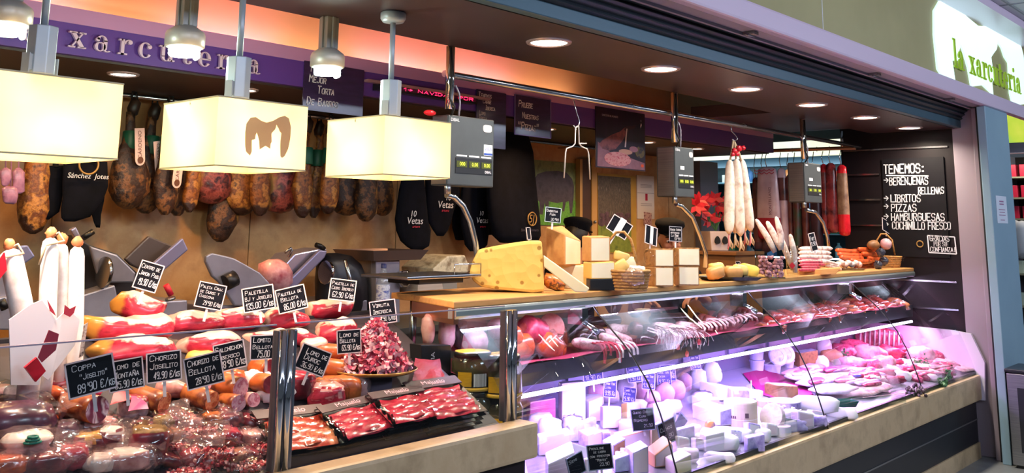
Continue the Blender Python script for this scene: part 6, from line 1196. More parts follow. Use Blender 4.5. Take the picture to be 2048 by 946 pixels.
def strings(name, label, pxs, y, m, n, r, drop):
    pc = aty(*pxs[len(pxs)//2], y); b = MB(True)
    for i in range(n):
        f = i/(max(1, n-1))*(len(pxs)-1); j = min(len(pxs)-2, int(f)); g = f-j; px = pxs[j][0]*(1-g)+pxs[j+1][0]*g; py = pxs[j][1]*(1-g)+pxs[j+1][1]*g
        p0 = aty(px, py, y)-pc; L_ = drop*rnd.uniform(.5, 1.1); sx = rnd.uniform(-.03, .03)*(1.6 if n > 20 else 1); p0 += Vector((rnd.uniform(-.03, .03), 0, rnd.uniform(-.004, .02))) if n > 20 else Vector()
        b.tube([p0+Vector((0, .03, .01)), p0+Vector((0, -.012, .004)), p0+Vector((sx*.5, -.03, -L_*.4)), p0+Vector((sx, -.028, -L_))], [r, r, r, r*1.15], 6)
    return solo(name, b, [m], label, 'string', pc)
strings('tied_strings', 'red strings hanging over the shelf edge under the black pudding', [(1196, 692), (1228, 690)], 2.46, STRR, 5, .0055, .075); strings('tied_strings', 'white strings with knotted ends hanging over the shelf edge', [(1226, 694), (1262, 688)], 2.46, STRW, 5, .005, .075)
strings('tied_strings', 'dense fringe of thin pale strings on the bunch of speckled sausages', [(1308, 668), (1350, 676), (1408, 672)], 2.475, STRW, 44, .0022, .06); strings('tied_strings', 'dark thin strings mixed in the fringe of the speckled sausages', [(1312, 664), (1404, 668)], 2.47, MORB, 22, .0022, .06)
strings('tied_strings', 'pale sausage ends trailing from the fan of brown sausages', [(1400, 652), (1500, 632)], 2.5, LONG, 14, .006, .03)
for i, (px, py) in enumerate(((1356, 694), (1374, 708), (1398, 684))):
    q = aty(px, py, 2.44); b = MB(True); b.lathe([(0, -.002), (.014, -.002), (.014, .002), (0, .002)], 16, T=Matrix.Rotation(PI/2, 4, 'X')); b.tube([(0, 0, .013), (0, .01, .03)], .0012, 5); solo('red_tag', b, [mat('tag_red', 'c83848', .5)], '%s round red tag dangling from the string fringe' % ('left', 'lowest', 'right')[i], 'tag', q)
# wrapped red pieces along the far half of the shelf
rows = [(1528, 660, 14, 2.5), (1540, 646, 13, 2.58), (1552, 634, 12, 2.66), (1600, 622, 10, 2.74)]
cnt = 0
for ri, (x0, y0, n, yy) in enumerate(rows):
    for i in range(n):
        px = x0+((1824, 1812, 1800, 1784)[ri]-x0)*i/(n-1); py = y0+(({0: 607, 1: 601, 2: 596, 3: 592}[ri])-y0)*i/(n-1)
        q = aty(px, py, yy+rnd.uniform(-.015, .015)); b = MB(True); b.ell((0, 0, 0), (rnd.uniform(.045, .065), .032, .03), 12, 8, e=.8, jit=.35, jf=10, seed=cnt)
        o = solo('wrapped_cured_piece', b, [REDW if (i+ri) % 4 else mat('orange_wrapped', ['9a4a22', 'd07a48', '6e2c1c'], .2, scale=10, coat=.6, vary=.1)], '%s from the left in the %s row of red wrapped cured pieces' % (ORD[i], ('front', 'second', 'third', 'back')[ri]), 'meat', q, (0, rnd.uniform(-.3, .3), face(q)+rnd.uniform(-.5, .5)), 'wrapped cured pieces on the shelf'); cnt += 1
        if (i+ri) % 2 == 0: f = MB(True); f.ell((0, 0, 0), (.066, .032, .036), 14, 8, jit=.4, jf=16, seed=cnt+50); f.build('plastic_wrap', FILMH, o)
o = chunk('wrapped_meat', 'big red wrapped joint standing at the far end of the shelf', 'meat', 1830, 606, 34, 34, .08, REDW, .8, .3, plane=shf, film_=FILMH)
# ================================================================== cured meats in the near counter
def ld(px, py): return atp(px, py, .852, 2.20, .52)
MRED = mat('jamon_red', ['780e22', 'a81a34', 'c03248', '8e1228', 'e8a8a8'], .3, scale=13, detail=8, stretch=(.6, 1, 1.8), pos=[.30, .42, .52, .60, .70], sss=.06, coat=.25); MFAT = mat('jamon_fat', ['f0d4c4', 'f8e8dc', 'e4b8a4'], .35, scale=8, sss=.15); MRND = mat('jamon_rind', ['c8802c', 'e8b060', 'a8641e'], .35, scale=7, detail=6, bump=.2, coat=.2)
CHOR = mat('chorizo_skin', ['8a3a1c', 'b8642c', '6e2a16', 'c87a3c'], .35, scale=9, detail=6, bump=.3, coat=.2); CHOC = mat('chorizo_cut', ['c8582c', 'e89a68', 'b84424', 'f0c098'], .4, scale=34, detail=3, sss=.1); SALC = mat('salchichon_cut', ['d8788c', 'f0b8c0', 'c85c74', 'f4d0d0'], .4, scale=40, detail=3, sss=.1); LOMC = mat('lomo_cut', ['5c1422', '8a2834', '4a1020'], .35, scale=18); LOMS = mat('lomo_skin', ['a0401e', 'c86830', '7e2c16'], .35, scale=10, coat=.25, bump=.2)
COPC = mat('coppa_cut', ['7a2048', 'e8c4d4', '8e2c54', 'f0d8e0', '6a1c40'], .35, kind='wave', scale=5, pos=[.1, .4, .5, .7, .9]); PAPW = mat('white_paper', 'f4eef0', .6); REDL = mat('red_card', 'd8142c', .4); PPIN = mat('pale_pork', ['c46e6c', 'e4a8a0', 'a45050'], .3, scale=12, bump=.3, coat=.3); MAUV = mat('mauve_skin', ['401c30', '5c3048', '2e1424'], .3, scale=9, coat=.4); CRUST = mat('meat_crust', ['5a3a1c', '8e6a34', '3c2814'], .5, scale=22, bump=.5); DEEP = mat('deep_red_cut', ['5a1020', '86202e', '480c18'], .3, scale=8, coat=.3); GREYS = mat('grey_salami', ['8a7880', 'b8a4a8', '6a5a62'], .5, scale=26, bump=.5)
def layered(name, rind=True):
    """Cut ham: red marbled meat with a fat layer on top, a thin one below and rind at one end, by place inside the piece."""
    m = mat(name, ['780e22', 'a81a34', 'c03248', '8e1228', 'e8a8a8'], .3, scale=14, detail=8, stretch=(.6, 1, 1.8), pos=[.30, .42, .52, .62, .72], coat=.25, spec=.4)
    nt = m.node_tree; L = nt.links.new; bs = nt.nodes['Principled BSDF']; red = bs.inputs['Base Color'].links[0].from_socket
    tc = nt.nodes.new('ShaderNodeTexCoord'); sp = nt.nodes.new('ShaderNodeSeparateXYZ'); L(tc.outputs['Generated'], sp.inputs[0])
    nz = nt.nodes.new('ShaderNodeTexNoise'); nz.inputs['Scale'].default_value = 16; nz.inputs['Detail'].default_value = 3; L(tc.outputs['Object'], nz.inputs['Vector'])
    def band(sock, ad, k, lo, hi):
        q = nt.nodes.new('ShaderNodeMath'); q.operation = 'MULTIPLY_ADD'; q.inputs[1].default_value = k; L(nz.outputs['Fac'], q.inputs[0]); L(sock, q.inputs[2])
        r = nt.nodes.new('ShaderNodeMapRange'); r.inputs['From Min'].default_value = lo; r.inputs['From Max'].default_value = hi; L(q.outputs[0], r.inputs['Value']); return r.outputs[0]
    def mix(f, c1, c2):
        x = nt.nodes.new('ShaderNodeMix'); x.data_type = 'RGBA'; L(f, x.inputs['Factor']); L(c1, x.inputs['A'])
        if isinstance(c2, str): x.inputs['B'].default_value = lin(c2)
        else: L(c2, x.inputs['B'])
        return x.outputs['Result']
    c = mix(band(sp.outputs['Z'], 0, .7, 1.10, 1.15), red, 'e8c4b4'); c = mix(band(sp.outputs['Z'], 0, .35, .30, .26), c, 'e4b8a0'); c = mix(band(sp.outputs['X'], 0, .5, .52, .42), c, 'd08c3c') if rind else mix(band(sp.outputs['X'], 0, .6, .50, .44), c, 'e0b09c')
    L(c, bs.inputs['Base Color']); return m
JAM, JAM2 = layered('layered_ham'), layered('layered_ham_pale', False)
def jamon(px, pb, w, h, d, label, rot=0, dy=0, rind=True):
    P = ld(px, pb)+Vector((0, dy, 0)); k = mpp(P); r = w*k/2; sd = px*.7+pb; b = MB(True); b.ell((0, 0, 0), (r, d/2, h*k/2), 30, 16, e=.72)
    vs = []
    for p in b.v:
        u = p.x/r; tp = 1-.28*max(0, u*math.copysign(1, math.sin(sd)))**1.5; q = Vector((p.x, p.y*tp, p.z*tp+.10*h*k*math.sin(u*2.4+sd)))
        vs.append(q+noise.noise_vector(q*13+Vector((sd, 0, 0)))*h*k*.24+noise.noise_vector(q*42+Vector((sd, 3, 0)))*h*k*.07)
    b.v = vs
    return solo('ham_piece', b, [JAM if rind else JAM2], label, 'ham', P+Vector((0, d*.3, h*k*.46)), (0, rot, face(P)+rot))
for a in ((285, 640, 106, 52, .09, 'topmost red ham block under the centro de jamon board', .05, .02), (262, 682, 186, 54, .12, 'long red ham block with amber rind end, middle of the pile', .03, .0), (272, 722, 172, 44, .12, 'lowest long ham block of the pile behind the coppa board', .0, -.02), (412, 668, 122, 40, .12, 'pale ham half behind the salchichon board', .0, .04), (418, 706, 128, 40, .12, 'red ham half above the chorizo boards', .0, -.02), (500, 662, 106, 44, .12, 'white fatted ham half under the paletilla joselito board', .05, .04),
          (540, 690, 90, 30, .10, 'flat ham half left of the steel post', .0, .0), (598, 664, 92, 42, .11, 'ham half with round red face under the bellota board', -.1, .04), (682, 640, 104, 44, .11, 'highest ham half under the cebo iberico board', -.1, .05), (690, 686, 94, 44, .11, 'second ham half behind the lomo de bellota board', -.1, .02), (612, 692, 60, 34, .09, 'small ham half right of the steel post top', -.1, .0), (636, 716, 54, 42, .09, 'curled ham end behind the lomo de duroc board', -.1, 0)):
    jamon(*a, rind=a[0] < 300)
chunk('yellow_fat_piece', 'yellow fat piece behind the chorizo de bellota board', 'meat', 410, 732, 60, 30, .08, mat('yellow_fat', ['e8b040', 'f4d080'], .35, scale=8), .7, .2, plane=ld)
def lsaus(name, label, a, c, r, m, cut=None, adv=.085, cat='sausage'):
    """Cut sausage whose right end comes towards the customers; a and c are the photograph points of its axis ends."""
    y0 = ld(a[0], a[1]+r).y+.01; A = aty(*a, y0); B_ = aty(*c, y0-(adv if cut else .03)); mid = (A+B_)/2; R_ = r*mpp(mid); A, B_ = A-mid, B_-mid; d = B_-A; A = A-d*.25; d = B_-A
    pts = [A+d*f for f in (0, .06, .22, .5, .8, 1)]; rs = [R_*f for f in ((.3, .75, .98, 1.02, 1, .97) if cut else (.3, .75, 1, 1, .75, .3))]
    b = MB(True); b.tube(pts, rs, 20); n = len(b.f); b.mi[n-1] = 1 if cut else 0
    b.v = [p+noise.noise_vector(p*30+mid*9)*.0025 for p in b.v]
    return solo(name, b, [m, cut or m], label, cat, mid)
for a in (('coppa', 'coppa with purple and white swirled cut face under the coppa board', (140, 808), (195, 820), 27, CHOR, COPC, .11, 'cured meat'), ('chorizo', 'large browned chorizo with orange cut face under the montana board', (272, 788), (329, 807), 21, CHOR, CHOC), ('chorizo', 'pinkish long chorizo under the joselito board', (325, 774), (380, 784), 19, PPIN), ('chorizo', 'brown chorizo with pale orange cut face under the chorizo de bellota board', (376, 786), (425, 803), 20, CHOR, CHOC), ('salchichon', 'thick salchichon with pink speckled cut face', (438, 768), (482, 776), 21, LOMS, SALC), ('salchichon', 'salchichon behind with smaller pink cut face', (445, 802), (478, 806), 16, CHOR, SALC), ('salchichon', 'short salchichon end beside the white paper', (490, 798), (508, 800), 14, PPIN, SALC, .05),
          ('lomito', 'upper lomito with dark cut face under the lomito board', (510, 734), (540, 738), 18, LOMS, LOMC, .07, 'cured meat'), ('lomito', 'lower lomito with dark cut face under the lomito board', (514, 764), (542, 768), 18, LOMS, LOMC, .07, 'cured meat'), ('lomito', 'red lomito end hidden by the steel post', (556, 752), (576, 756), 20, LOMS, None, .03, 'cured meat'), ('lomo', 'long smoked lomo with pink cut end right of the duroc board', (655, 736), (712, 746), 20, LOMS, CUTR, .05, 'cured meat'), ('lomo', 'short lomo in wrap beside the long smoked one', (722, 756), (744, 764), 15, LOMS, None, .03, 'cured meat'), ('lomo', 'reddish lomo piece behind the lomo de bellota board', (645, 705), (715, 712), 19, LOMS, None, .03, 'cured meat'), ('salchichon', 'pink salchichon peeping between the two chorizo boards', (385, 770), (412, 768), 16, PPIN, SALC, .05), ('chorizo', 'orange wrapped chorizo left of the coppa', (65, 832), (115, 842), 20, CHO), ('chorizo', 'orange rolled piece above the coppa', (95, 786), (132, 792), 17, CHO), ('grey_salami', 'mottled grey salami at the left picture edge', (20, 790), (72, 776), 19, GREYS)):
    lsaus(*a)
L_ = [ # px, bottom, w, h, depth, materials, e, jit, film, label
 (40, 892, 150, 84, .13, [MAUV], .8, .14, FILM, 'big dark mauve wrapped ham lying at the left picture edge'), (58, 928, 96, 64, .09, [PPIN, MFAT], .7, .3, FILMH, 'fat covered pork piece before the dark mauve ham'), (272, 838, 60, 46, .07, [GREYS, DEEP], .6, .2, None, 'mottled cured piece with mauve cut face right of the coppa'), (305, 926, 76, 70, .09, [DEEP, CRUST], .5, .12, FILM, 'dark red cut block with herb crust near the front glass'), (200, 876, 76, 40, .07, [mat('cooked_pink', ['c8707c', 'e8a8a4', 'a84c58'], .25, scale=9, coat=.4)], .8, .25, FILM, 'shiny pale pork piece in wrap under the coppa'), (186, 906, 66, 40, .07, [DEEP, MRND], .6, .2, FILM, 'dark red slice block left of the herb crusted one'), (226, 910, 50, 54, .06, [DEEP, MFAT], .5, .2, FILM, 'dark wedge with fat edge beside the herb crusted block'), (136, 890, 50, 42, .06, [MAUV], .7, .25, FILMH, 'greyish mauve wrapped lump before the coppa'), (262, 944, 96, 46, .09, [PPIN, MFAT], .7, .25, FILMH, 'pale fat piece at the bottom of the picture'), (206, 946, 60, 36, .07, [MFAT], .7, .3, FILMH, 'cream fat lump at the bottom of the picture'), (96, 950, 80, 44, .08, [DEEP], .7, .3, FILMH, 'pink wrapped pieces lowest at the left'), (20, 952, 80, 40, .08, [CHO], .7, .25, FILMH, 'orange wrapped piece in the lowest left corner'), (148, 938, 70, 44, .07, [MRED], .8, .3, FILMH, 'pale pink wrapped lump left of the bottom fat pieces'), (330, 872, 50, 40, .06, [CRUST], .8, .2, FILM, 'brown crusted end under the brown chorizo'), (352, 860, 44, 34, .06, [CHOR, DEEP], .8, .25, FILMH, 'red brown wrapped end beside the diced meat bags'), (460, 848, 44, 34, .06, [DEEP], .8, .2, FILMH, 'dark red wrapped end behind the first meat tray'), (610, 800, 60, 56, .08, [DEEP, MRED], .6, .2, None, 'dark red meat block right of the steel post'), (684, 800, 96, 46, .08, [LOMS], .5, .12, None, 'brown smoked slab behind the meat trays'), (660, 822, 74, 54, .07, [MRED, PPIN], .6, .25, FILM, 'moist red meat chunk in wrap before the smoked slab'), (716, 800, 50, 44, .06, [PPIN], .8, .4, FILMH, 'clear wrap bundle at the end of the smoked slab'), (560, 806, 76, 38, .08, [PAPW], .7, .3, None, 'crumpled white paper left of the steel post'), (522, 776, 60, 34, .06, [PAPW], .7, .3, None, 'white paper edge between salchichon and lomito'), (24, 866, 50, 26, .06, [REDL], .7, .3, None, 'red paper between the grey salami and the dark ham'), (178, 800, 60, 26, .06, [mat('magenta_meat', 'c02858', .35)], .7, .2, None, 'magenta meat end under the coppa board'), (20, 800, 60, 30, .06, [PPIN], .8, .3, FILM, 'wrapped pink piece at the left edge above the grey salami'), (120, 782, 60, 26, .06, [MRED], .7, .3, None, 'red meat behind the orange rolled piece'), (470, 770, 50, 30, .06, [CHO], .8, .2, None, 'orange chorizo end under the salchichon board'), (420, 766, 40, 26, .06, [MRED], .8, .2, None, 'red end between the two chorizo boards'), (560, 740, 40, 30, .06, [LOMS], .8, .2, None, 'brown end beside the lomito board'), (740, 752, 40, 30, .06, [MAUV], .7, .2, None, 'dark end left of the shaved meat plate')]
for px, pb, w_, h_, d_, ms, e_, j_, fl, lab in L_:
    chunk('white_paper' if ms[0] is PAPW else ('red_paper' if ms[0] is REDL else 'cured_piece'), lab, 'paper' if ms[0] in (PAPW, REDL) else 'meat', px, pb, w_, h_, d_, ms, e_, j_, plane=ld, film_=fl, asg=(lambda c, n: 1 if n.z > .45+.5*noise.noise(c*40) else 0) if len(ms) > 1 else None, seg=18, jf=8)
# loose clear wrap and red cards
def sheet(label, pts, seed, m=None, name='clear_wrap', cat='wrap', up=.05, fold=.03):
    q = [ld(*p)+Vector((0, -.01, up)) for p in pts]; c = sum(q, Vector())/len(q); n = 10; b = MB(True); vs = []
    for i in range(n+1):
        for j in range(n+1):
            u, v = i/n, j/n; p = (q[0]*(1-u)+q[1]*u)*(1-v)+(q[3]*(1-u)+q[2]*u)*v; nn = noise.noise_vector(p*18+Vector((seed, 0, 0))); vs.append(p-c+Vector((nn.x*.4, nn.y*.4, abs(nn.z)))*fold)
    b.add(vs, [(i*(n+1)+j, (i+1)*(n+1)+j, (i+1)*(n+1)+j+1, i*(n+1)+j+1) for i in range(n) for j in range(n)], False); return solo(name, b, [m or FILMH], label, cat, c)
sheet('sheet of clear wrap standing between the mauve ham and the coppa', [(100, 880), (150, 880), (150, 826), (120, 830)], 1, up=.06); sheet('torn clear wrap over the dark red slices near the front glass', [(180, 930), (250, 925), (262, 880), (210, 886)], 2); sheet('clear wrap folds at the bottom before the herb crusted block', [(220, 945), (330, 945), (330, 900), (250, 905)], 3); sheet('clear wrap beside the brown crusted end', [(318, 890), (372, 885), (372, 840), (340, 842)], 4); sheet('long clear wrap in the lowest left corner', [(90, 940), (180, 940), (170, 905), (100, 905)], 5); sheet('clear wrap covering the diced meat bags', [(340, 935), (440, 935), (450, 880), (350, 880)], 6)
sheet('bent red card between coppa and mauve cut piece', [(214, 850), (254, 838), (250, 824), (222, 828)], 7, REDL, 'red_card', 'card', fold=.012); sheet('pink crinkled card beside the bent red card', [(252, 862), (290, 858), (274, 832), (256, 834)], 8, mat('pink_card', 'c83a70', .4), 'pink_card', 'card', fold=.02)
b = MB(True)
for i in range(3): b.tube([((.018-.004*i)*math.cos(a), (.012)*math.sin(a), .006*i) for a in [2*PI*j/16 for j in range(17)]], .003, 6, caps=False)
solo('green_tie', b, [mat('green_tie', '1a7a66', .4)], 'small green coiled tie before the fat covered pork piece', 'tie', ld(50, 926)+Vector((0, -.03, .05)))
rnd = random.Random(55)
for i in range(20):      # small wrapped ends between the bags
    px, pb = 300+(i % 7)*42+rnd.uniform(-8, 8), 868+(i//7)*34+rnd.uniform(-6, 6)+(i % 7)*-1.5
    chunk('wrapped_end', '%s small wrapped meat end from the left, %s row between the diced meat bags' % (ORD[i % 7], ('back', 'middle', 'front')[i//7]), 'meat', px, pb, rnd.uniform(36, 56), rnd.uniform(24, 34), .06, [(DEEP, MRED, PPIN, CHOR, DEEP)[i % 5]], .65, .35, plane=ld, film_=FILM if i % 2 else FILMH, jf=9, rot=(0, rnd.uniform(-.4, .4), rnd.uniform(-.6, .6)), group='wrapped meat ends between the bags')
# bags of diced meat
DICE = [mat('dice_red', ['b8283c', 'd85a60'], .3, scale=20, coat=.3), mat('dice_pale', ['f0c0b8', 'e89a94'], .3, scale=20), mat('dice_dark', ['7a1a28', '9a2c34'], .3, scale=20)]
for i, (px, pb, w_, h_, lab) in enumerate(((368, 852, 60, 40, 'clear bag of diced cured meat behind the others, left of the brown chorizo face'), (398, 884, 96, 44, 'clear bag of diced red meat in the middle of the bags'), (428, 940, 110, 66, 'largest clear bag of diced meat at the front glass'), (532, 912, 76, 40, 'clear bag of pale diced meat left of the steel post'), (360, 908, 50, 34, 'small bag of red diced meat at the left of the bags'), (500, 946, 100, 34, 'flat bag of dark diced meat lowest by the steel post'), (380, 955, 100, 24, 'bag of orange diced meat cut by the picture bottom'))):
    P = ld(px, pb); k = mpp(P); rnd = random.Random(i+40); t = thing('diced_meat_bag', lab, 'bag of meat', P+Vector((0, .02, h_*k*.35)), face(P)*.7)
    b = MB(True); b.ell((0, 0, 0), (w_*k*.62, .055, h_*k*.5), 20, 12, e=.7, jit=.4, jf=13, seed=i); b.build('plastic_bag', FILM, t)
    b = MB()
    for j in range(220):
        a, s = rnd.uniform(0, 2*PI), math.sqrt(rnd.random()); b.box((s*math.cos(a)*w_*k*.46, s*math.sin(a)*.032-.006, rnd.uniform(-.3, .32)*h_*k*(1.05-s*.5)), [rnd.uniform(.004, .008)]*2+[rnd.uniform(.004, .008)], rnd.uniform(0, 3), rnd.uniform(0, 3), m=rnd.randint(0, 2))
    o = b.build('meat_dice', DICE, t); o['kind'] = 'stuff'
# trays of slices
SLICE = [mat('slice_red', ['7e0e24', 'b82840', '98182e', 'e08c90'], .25, scale=12, stretch=(1, 3, 1), pos=[.3, .45, .6, .8], coat=.4), mat('slice_orange', ['8a1c14', 'b84428', '9c2a1c', 'e09468'], .25, scale=16, coat=.4), mat('slice_rim', ['f0c8c0', 'f8dcd4'], .3, scale=8)]
FLAP = mat('flap_brown', ['3c2226', '4a2c30'], .35)
def meat_tray(label, pts, mslice, n, stack, wide):
    """Black tray on the display; pts are its near left, near right, far right, far left corners."""
    q = [atp(p[0], p[1], .852+.016*stack+.006, 2.20, .52) for p in pts]; c = sum(q, Vector())/4; X = ((q[1]-q[0])+(q[2]-q[3])).normalized(); w = ((q[1]-q[0]).length+(q[2]-q[3]).length)/2; Yv = ((q[3]-q[0])+(q[2]-q[1]))/2; d = Yv.length; Yn = (Yv-X*Yv.dot(X)).normalized(); Z = X.cross(Yn)
    t = thing('sliced_meat_tray', label, 'tray of sliced meat', c); M = Matrix((X, Yn, Z)).transposed(); t.rotation_euler = M.to_euler()
    t.location = c
    b = MB()
    for s in range(stack+1):
        z = -.016*s; W_, D_ = w/2+.003*(s % 2), d/2
        b.add([(-W_*.88, -D_*.88, z), (W_*.88, -D_*.88, z), (W_*.88, D_*.88, z), (-W_*.88, D_*.88, z), (-W_, -D_, z+.014), (W_, -D_, z+.014), (W_, D_, z+.014), (-W_, D_, z+.014)], [(0, 1, 2, 3), (0, 1, 5, 4), (1, 2, 6, 5), (2, 3, 7, 6), (3, 0, 4, 7)])
    b.build('tray', mat('tray_black', '0d0e14', .3), t); rnd = random.Random(len(label))
    for i in range(n):
        f = i/(n-1); y = -d*.40+d*.56*f if wide else 0; b = MB(True); m = 8; vs = []
        for a in range(m+1):
            u = a/m; wv = .005*math.sin(u*9+i*2.1); x = (u-.5)*w*.80
            vs += [(x, y-.012+rnd.uniform(-.003, .003), .008+.004*(i % 2)+wv*.6), (x, y+d*.06, .017+.003*(i % 3)+wv), (x+.002, y+d*.12, .010+wv*.5)]
        b.add(vs, [(a*3+e, a*3+e+1, a*3+e+4, a*3+e+3) for a in range(m) for e in (0, 1)], True, m=[0, 1]*m); b.build('meat_slice', [mslice, SLICE[2] if i % 2 else mslice], t)
    b = MB(); b.box((0, d*.38, .024), (w*.98, d*.22, .003)); fl = b.build('label_flap', FLAP, t)
    pt = ptext('Majuelo', .024); pt.v = [Vector((v.x*w/.14*.8, d*.385+v.z, .0265)) for v in pt.v]; pt.build('print', mat('flap_print', 'e8b0bc', .5), fl, keep=True)
    pt = ptext('iberico', .011); pt.v = [Vector((v.x*w/.14+.02, d*.34+v.z, .0265)) for v in pt.v]; pt.build('print', MATS['flap_print'], fl, keep=True)
    b = MB(True); n2 = 8; b.add([(w*(-.49+.98*i/n2), d*(-.49+.98*j/n2), .021+.006*noise.noise(Vector((i*.8, j*.8, n)))) for i in range(n2+1) for j in range(n2+1)], [(i*(n2+1)+j, (i+1)*(n2+1)+j, (i+1)*(n2+1)+j+1, i*(n2+1)+j+1) for i in range(n2) for j in range(n2)], True); b.build('cling_film', film('tray_film', 'ffffff', .06, .8, .05, bump=.5, bscale=30), t)
    return t
meat_tray('first tray of orange red slices, crossed by the steel post', [(560, 915), (700, 888), (628, 826), (482, 836)], SLICE[1], 9, 1, True)
meat_tray('second tray of red slices right of the steel post', [(690, 880), (812, 855), (722, 804), (618, 836)], SLICE[0], 9, 2, True)
meat_tray('third tray of red slices with brown label flap', [(790, 852), (902, 832), (820, 785), (718, 805)], SLICE[0], 8, 3, True)
meat_tray('fourth tray of red slices, rightmost before the jars', [(872, 842), (992, 822), (884, 768), (790, 784)], SLICE[0], 9, 3, True)
# shaved meat on a plate
P = ld(772, 792); k = mpp(P); c = Vector((P.x, P.y+.06, 0)); zp = aty(772, 735, c.y).z
t = thing('plate_stand', 'grey pillar stand carrying the plate of shaved meat', 'stand', (c.x, c.y, ldeck(c.y)-.02), -.5)
b = MB(); hh = zp-.02-t.location.z; b.box((0, 0, hh/2), (.10, .085, hh)); b.build('pillar', mat('stand_grey', '5c4a5a', .45), t, .004)
t = thing('plate', 'dark gold rimmed round plate of shaved meat', 'plate', (c.x, c.y, zp-.02)); b = MB(True); R_ = 88*k; b.lathe([(0, .002), (R_*.6, .002), (R_*.9, .012), (R_, .022), (R_*.97, .024), (R_*.88, .016), (R_*.6, .008), (0, .008)], 40, m=[0, 0, 1, 1, 0, 0, 0]); b.build('dish', [mat('plate_dark', '2a1c20', .25, coat=.4), mat('plate_gold', 'b88a4a', .3, .6)], t)
b = MB(True); rnd = random.Random(21); H_ = 96*k
for i in range(900):
    f = rnd.random()**1.3; a = rnd.uniform(0, 2*PI); rr = R_*.86*(1-f)**.8*(.72+.28*rnd.random())+.004; p = Vector((rr*math.cos(a), rr*math.sin(a), .012+H_*f)); d1 = Vector((rnd.gauss(0, 1), rnd.gauss(0, 1), rnd.gauss(0, .6))).normalized(); d2 = d1.cross(Vector((rnd.gauss(0, 1), rnd.gauss(0, 1), rnd.gauss(0, 1)))).normalized(); d3 = d1.cross(d2); s = rnd.uniform(.012, .021); cv = rnd.uniform(.5, 1.4); mm = rnd.choice((0, 0, 1, 1, 2))
    vs = []
    for u in range(5):
        q = (u/4-.5)*2*cv
        for v in (-1, 1): vs.append(p+d1*s*math.sin(q)+d3*s*(1-math.cos(q))+d2*s*.34*v)
    b.add(vs, [(u*2, u*2+1, u*2+3, u*2+2) for u in range(4)], True, m=mm)
b.ell((0, 0, H_*.30), (R_*.5, R_*.5, H_*.34), 16, 10, m=2, e=1, jit=.3)
o = b.build('shaved_meat', [mat('shave_red', ['d04468', 'ec8498'], .35, scale=30, sss=.1), mat('shave_pale', ['eaa4b0', 'f6ccd0'], .35, scale=30, sss=.15), mat('shave_deep', ['b83458', 'd05470'], .35, scale=30)], None, keep=True); o.location = (c.x, c.y, zp-.012); tag(o, 'tall heap of pink shaved meat on the gold rimmed plate', 'meat', kind='stuff')
# jars
JARG = mat('jar_dark', ['1c1a14', '3a3420', '4e4428'], .12, scale=14, kind='voronoi', coat=.6); YLID = mat('yellow_lid', ['d8a020', 'e8b83c'], .35, scale=4); YLAB = mat('yellow_label', ['e0a818', 'c89010'], .5, scale=40, stretch=(1, 1, 6)); BAR = mat('barcode', ['e8e4e0', '3a3838', 'e8e4e0'], .5, scale=60, stretch=(6, 6, .01), pos=[.45, .5, .55])
def jar(px, pt, pb, w_, y, label, zb=None):
    a, c = aty(px, pb, y), aty(px, pt, y); k = mpp(a); r, h = w_*k/2, c.z-a.z; t = thing('olive_jar', label, 'jar', a, face(a)+.15, 'dark jars with yellow lids')
    b = MB(True); b.lathe([(0, 0), (r*.9, 0), (r, h*.06), (r, h*.72), (r*.86, h*.84), (r*.84, h*.87), (0, h*.87)], 26); b.build('glass_body', JARG, t)
    b = MB(True); b.lathe([(r*.88, h*.85), (r*.9, h*.86), (r*.9, h*.97), (r*.84, h), (0, h)], 26, m=[0, 0, 0, 1]); b.build('lid', [mat('lid_black', '16140f', .3), YLID], t)
    b = MB(True); b.lathe([(r*.97, -.002), (r*1.03, .0), (r*1.03, h*.08), (r, h*.085)], 26); b.build('base_band', YLID, t)
    for q0, q1, z0, z1, m, nm in ((-2.45, -1.75, .12, .5, YLAB, 'yellow_label'), (-1.65, -1.0, .12, .46, BAR, 'barcode_label')):
        b = MB(True); n = 6; b.add([(r*1.015*math.cos(q0+(q1-q0)*i/n), r*1.015*math.sin(q0+(q1-q0)*i/n), h*z) for i in range(n+1) for z in (z0, z1)], [(i*2, i*2+2, i*2+3, i*2+1) for i in range(n)], True); b.build(nm, m, t)
jar(944, 702, 776, 84, 2.44, 'upper left dark jar with yellow lid by the end glass'); jar(1004, 708, 790, 80, 2.36, 'upper right dark jar with yellow lid beside the steel post'); jar(950, 778, 850, 84, 2.44, 'lower left dark jar under the other jars, half hidden by trays'); jar(1006, 792, 868, 80, 2.36, 'lower right dark jar lettered beside the steel post')
o = aty(862, 780, 2.5); b = MB(); pxpoly([(842, 690), (902, 690), (902, 785), (846, 782)], 2.5, .06, o, b); t = solo('black_carton', b, [BLACK], 'tall black carton with white letters left of the jars', 'carton', o, bevel=.003)
d = ptext('VIA', .026); M2 = Matrix.Translation(aty(866, 716, 2.495)-o) @ Matrix.Rotation(-PI/2, 4, 'Y'); d.v = [M2 @ p for p in d.v]; d.build('print', WPRINT, t, keep=True)
sheet('wine red cloth between the plate stand and the black carton', [(820, 784), (886, 786), (876, 738), (826, 735)], 11, mat('wine_cloth', '8a1230', .6), 'red_cloth', 'cloth', up=.03, fold=.02)
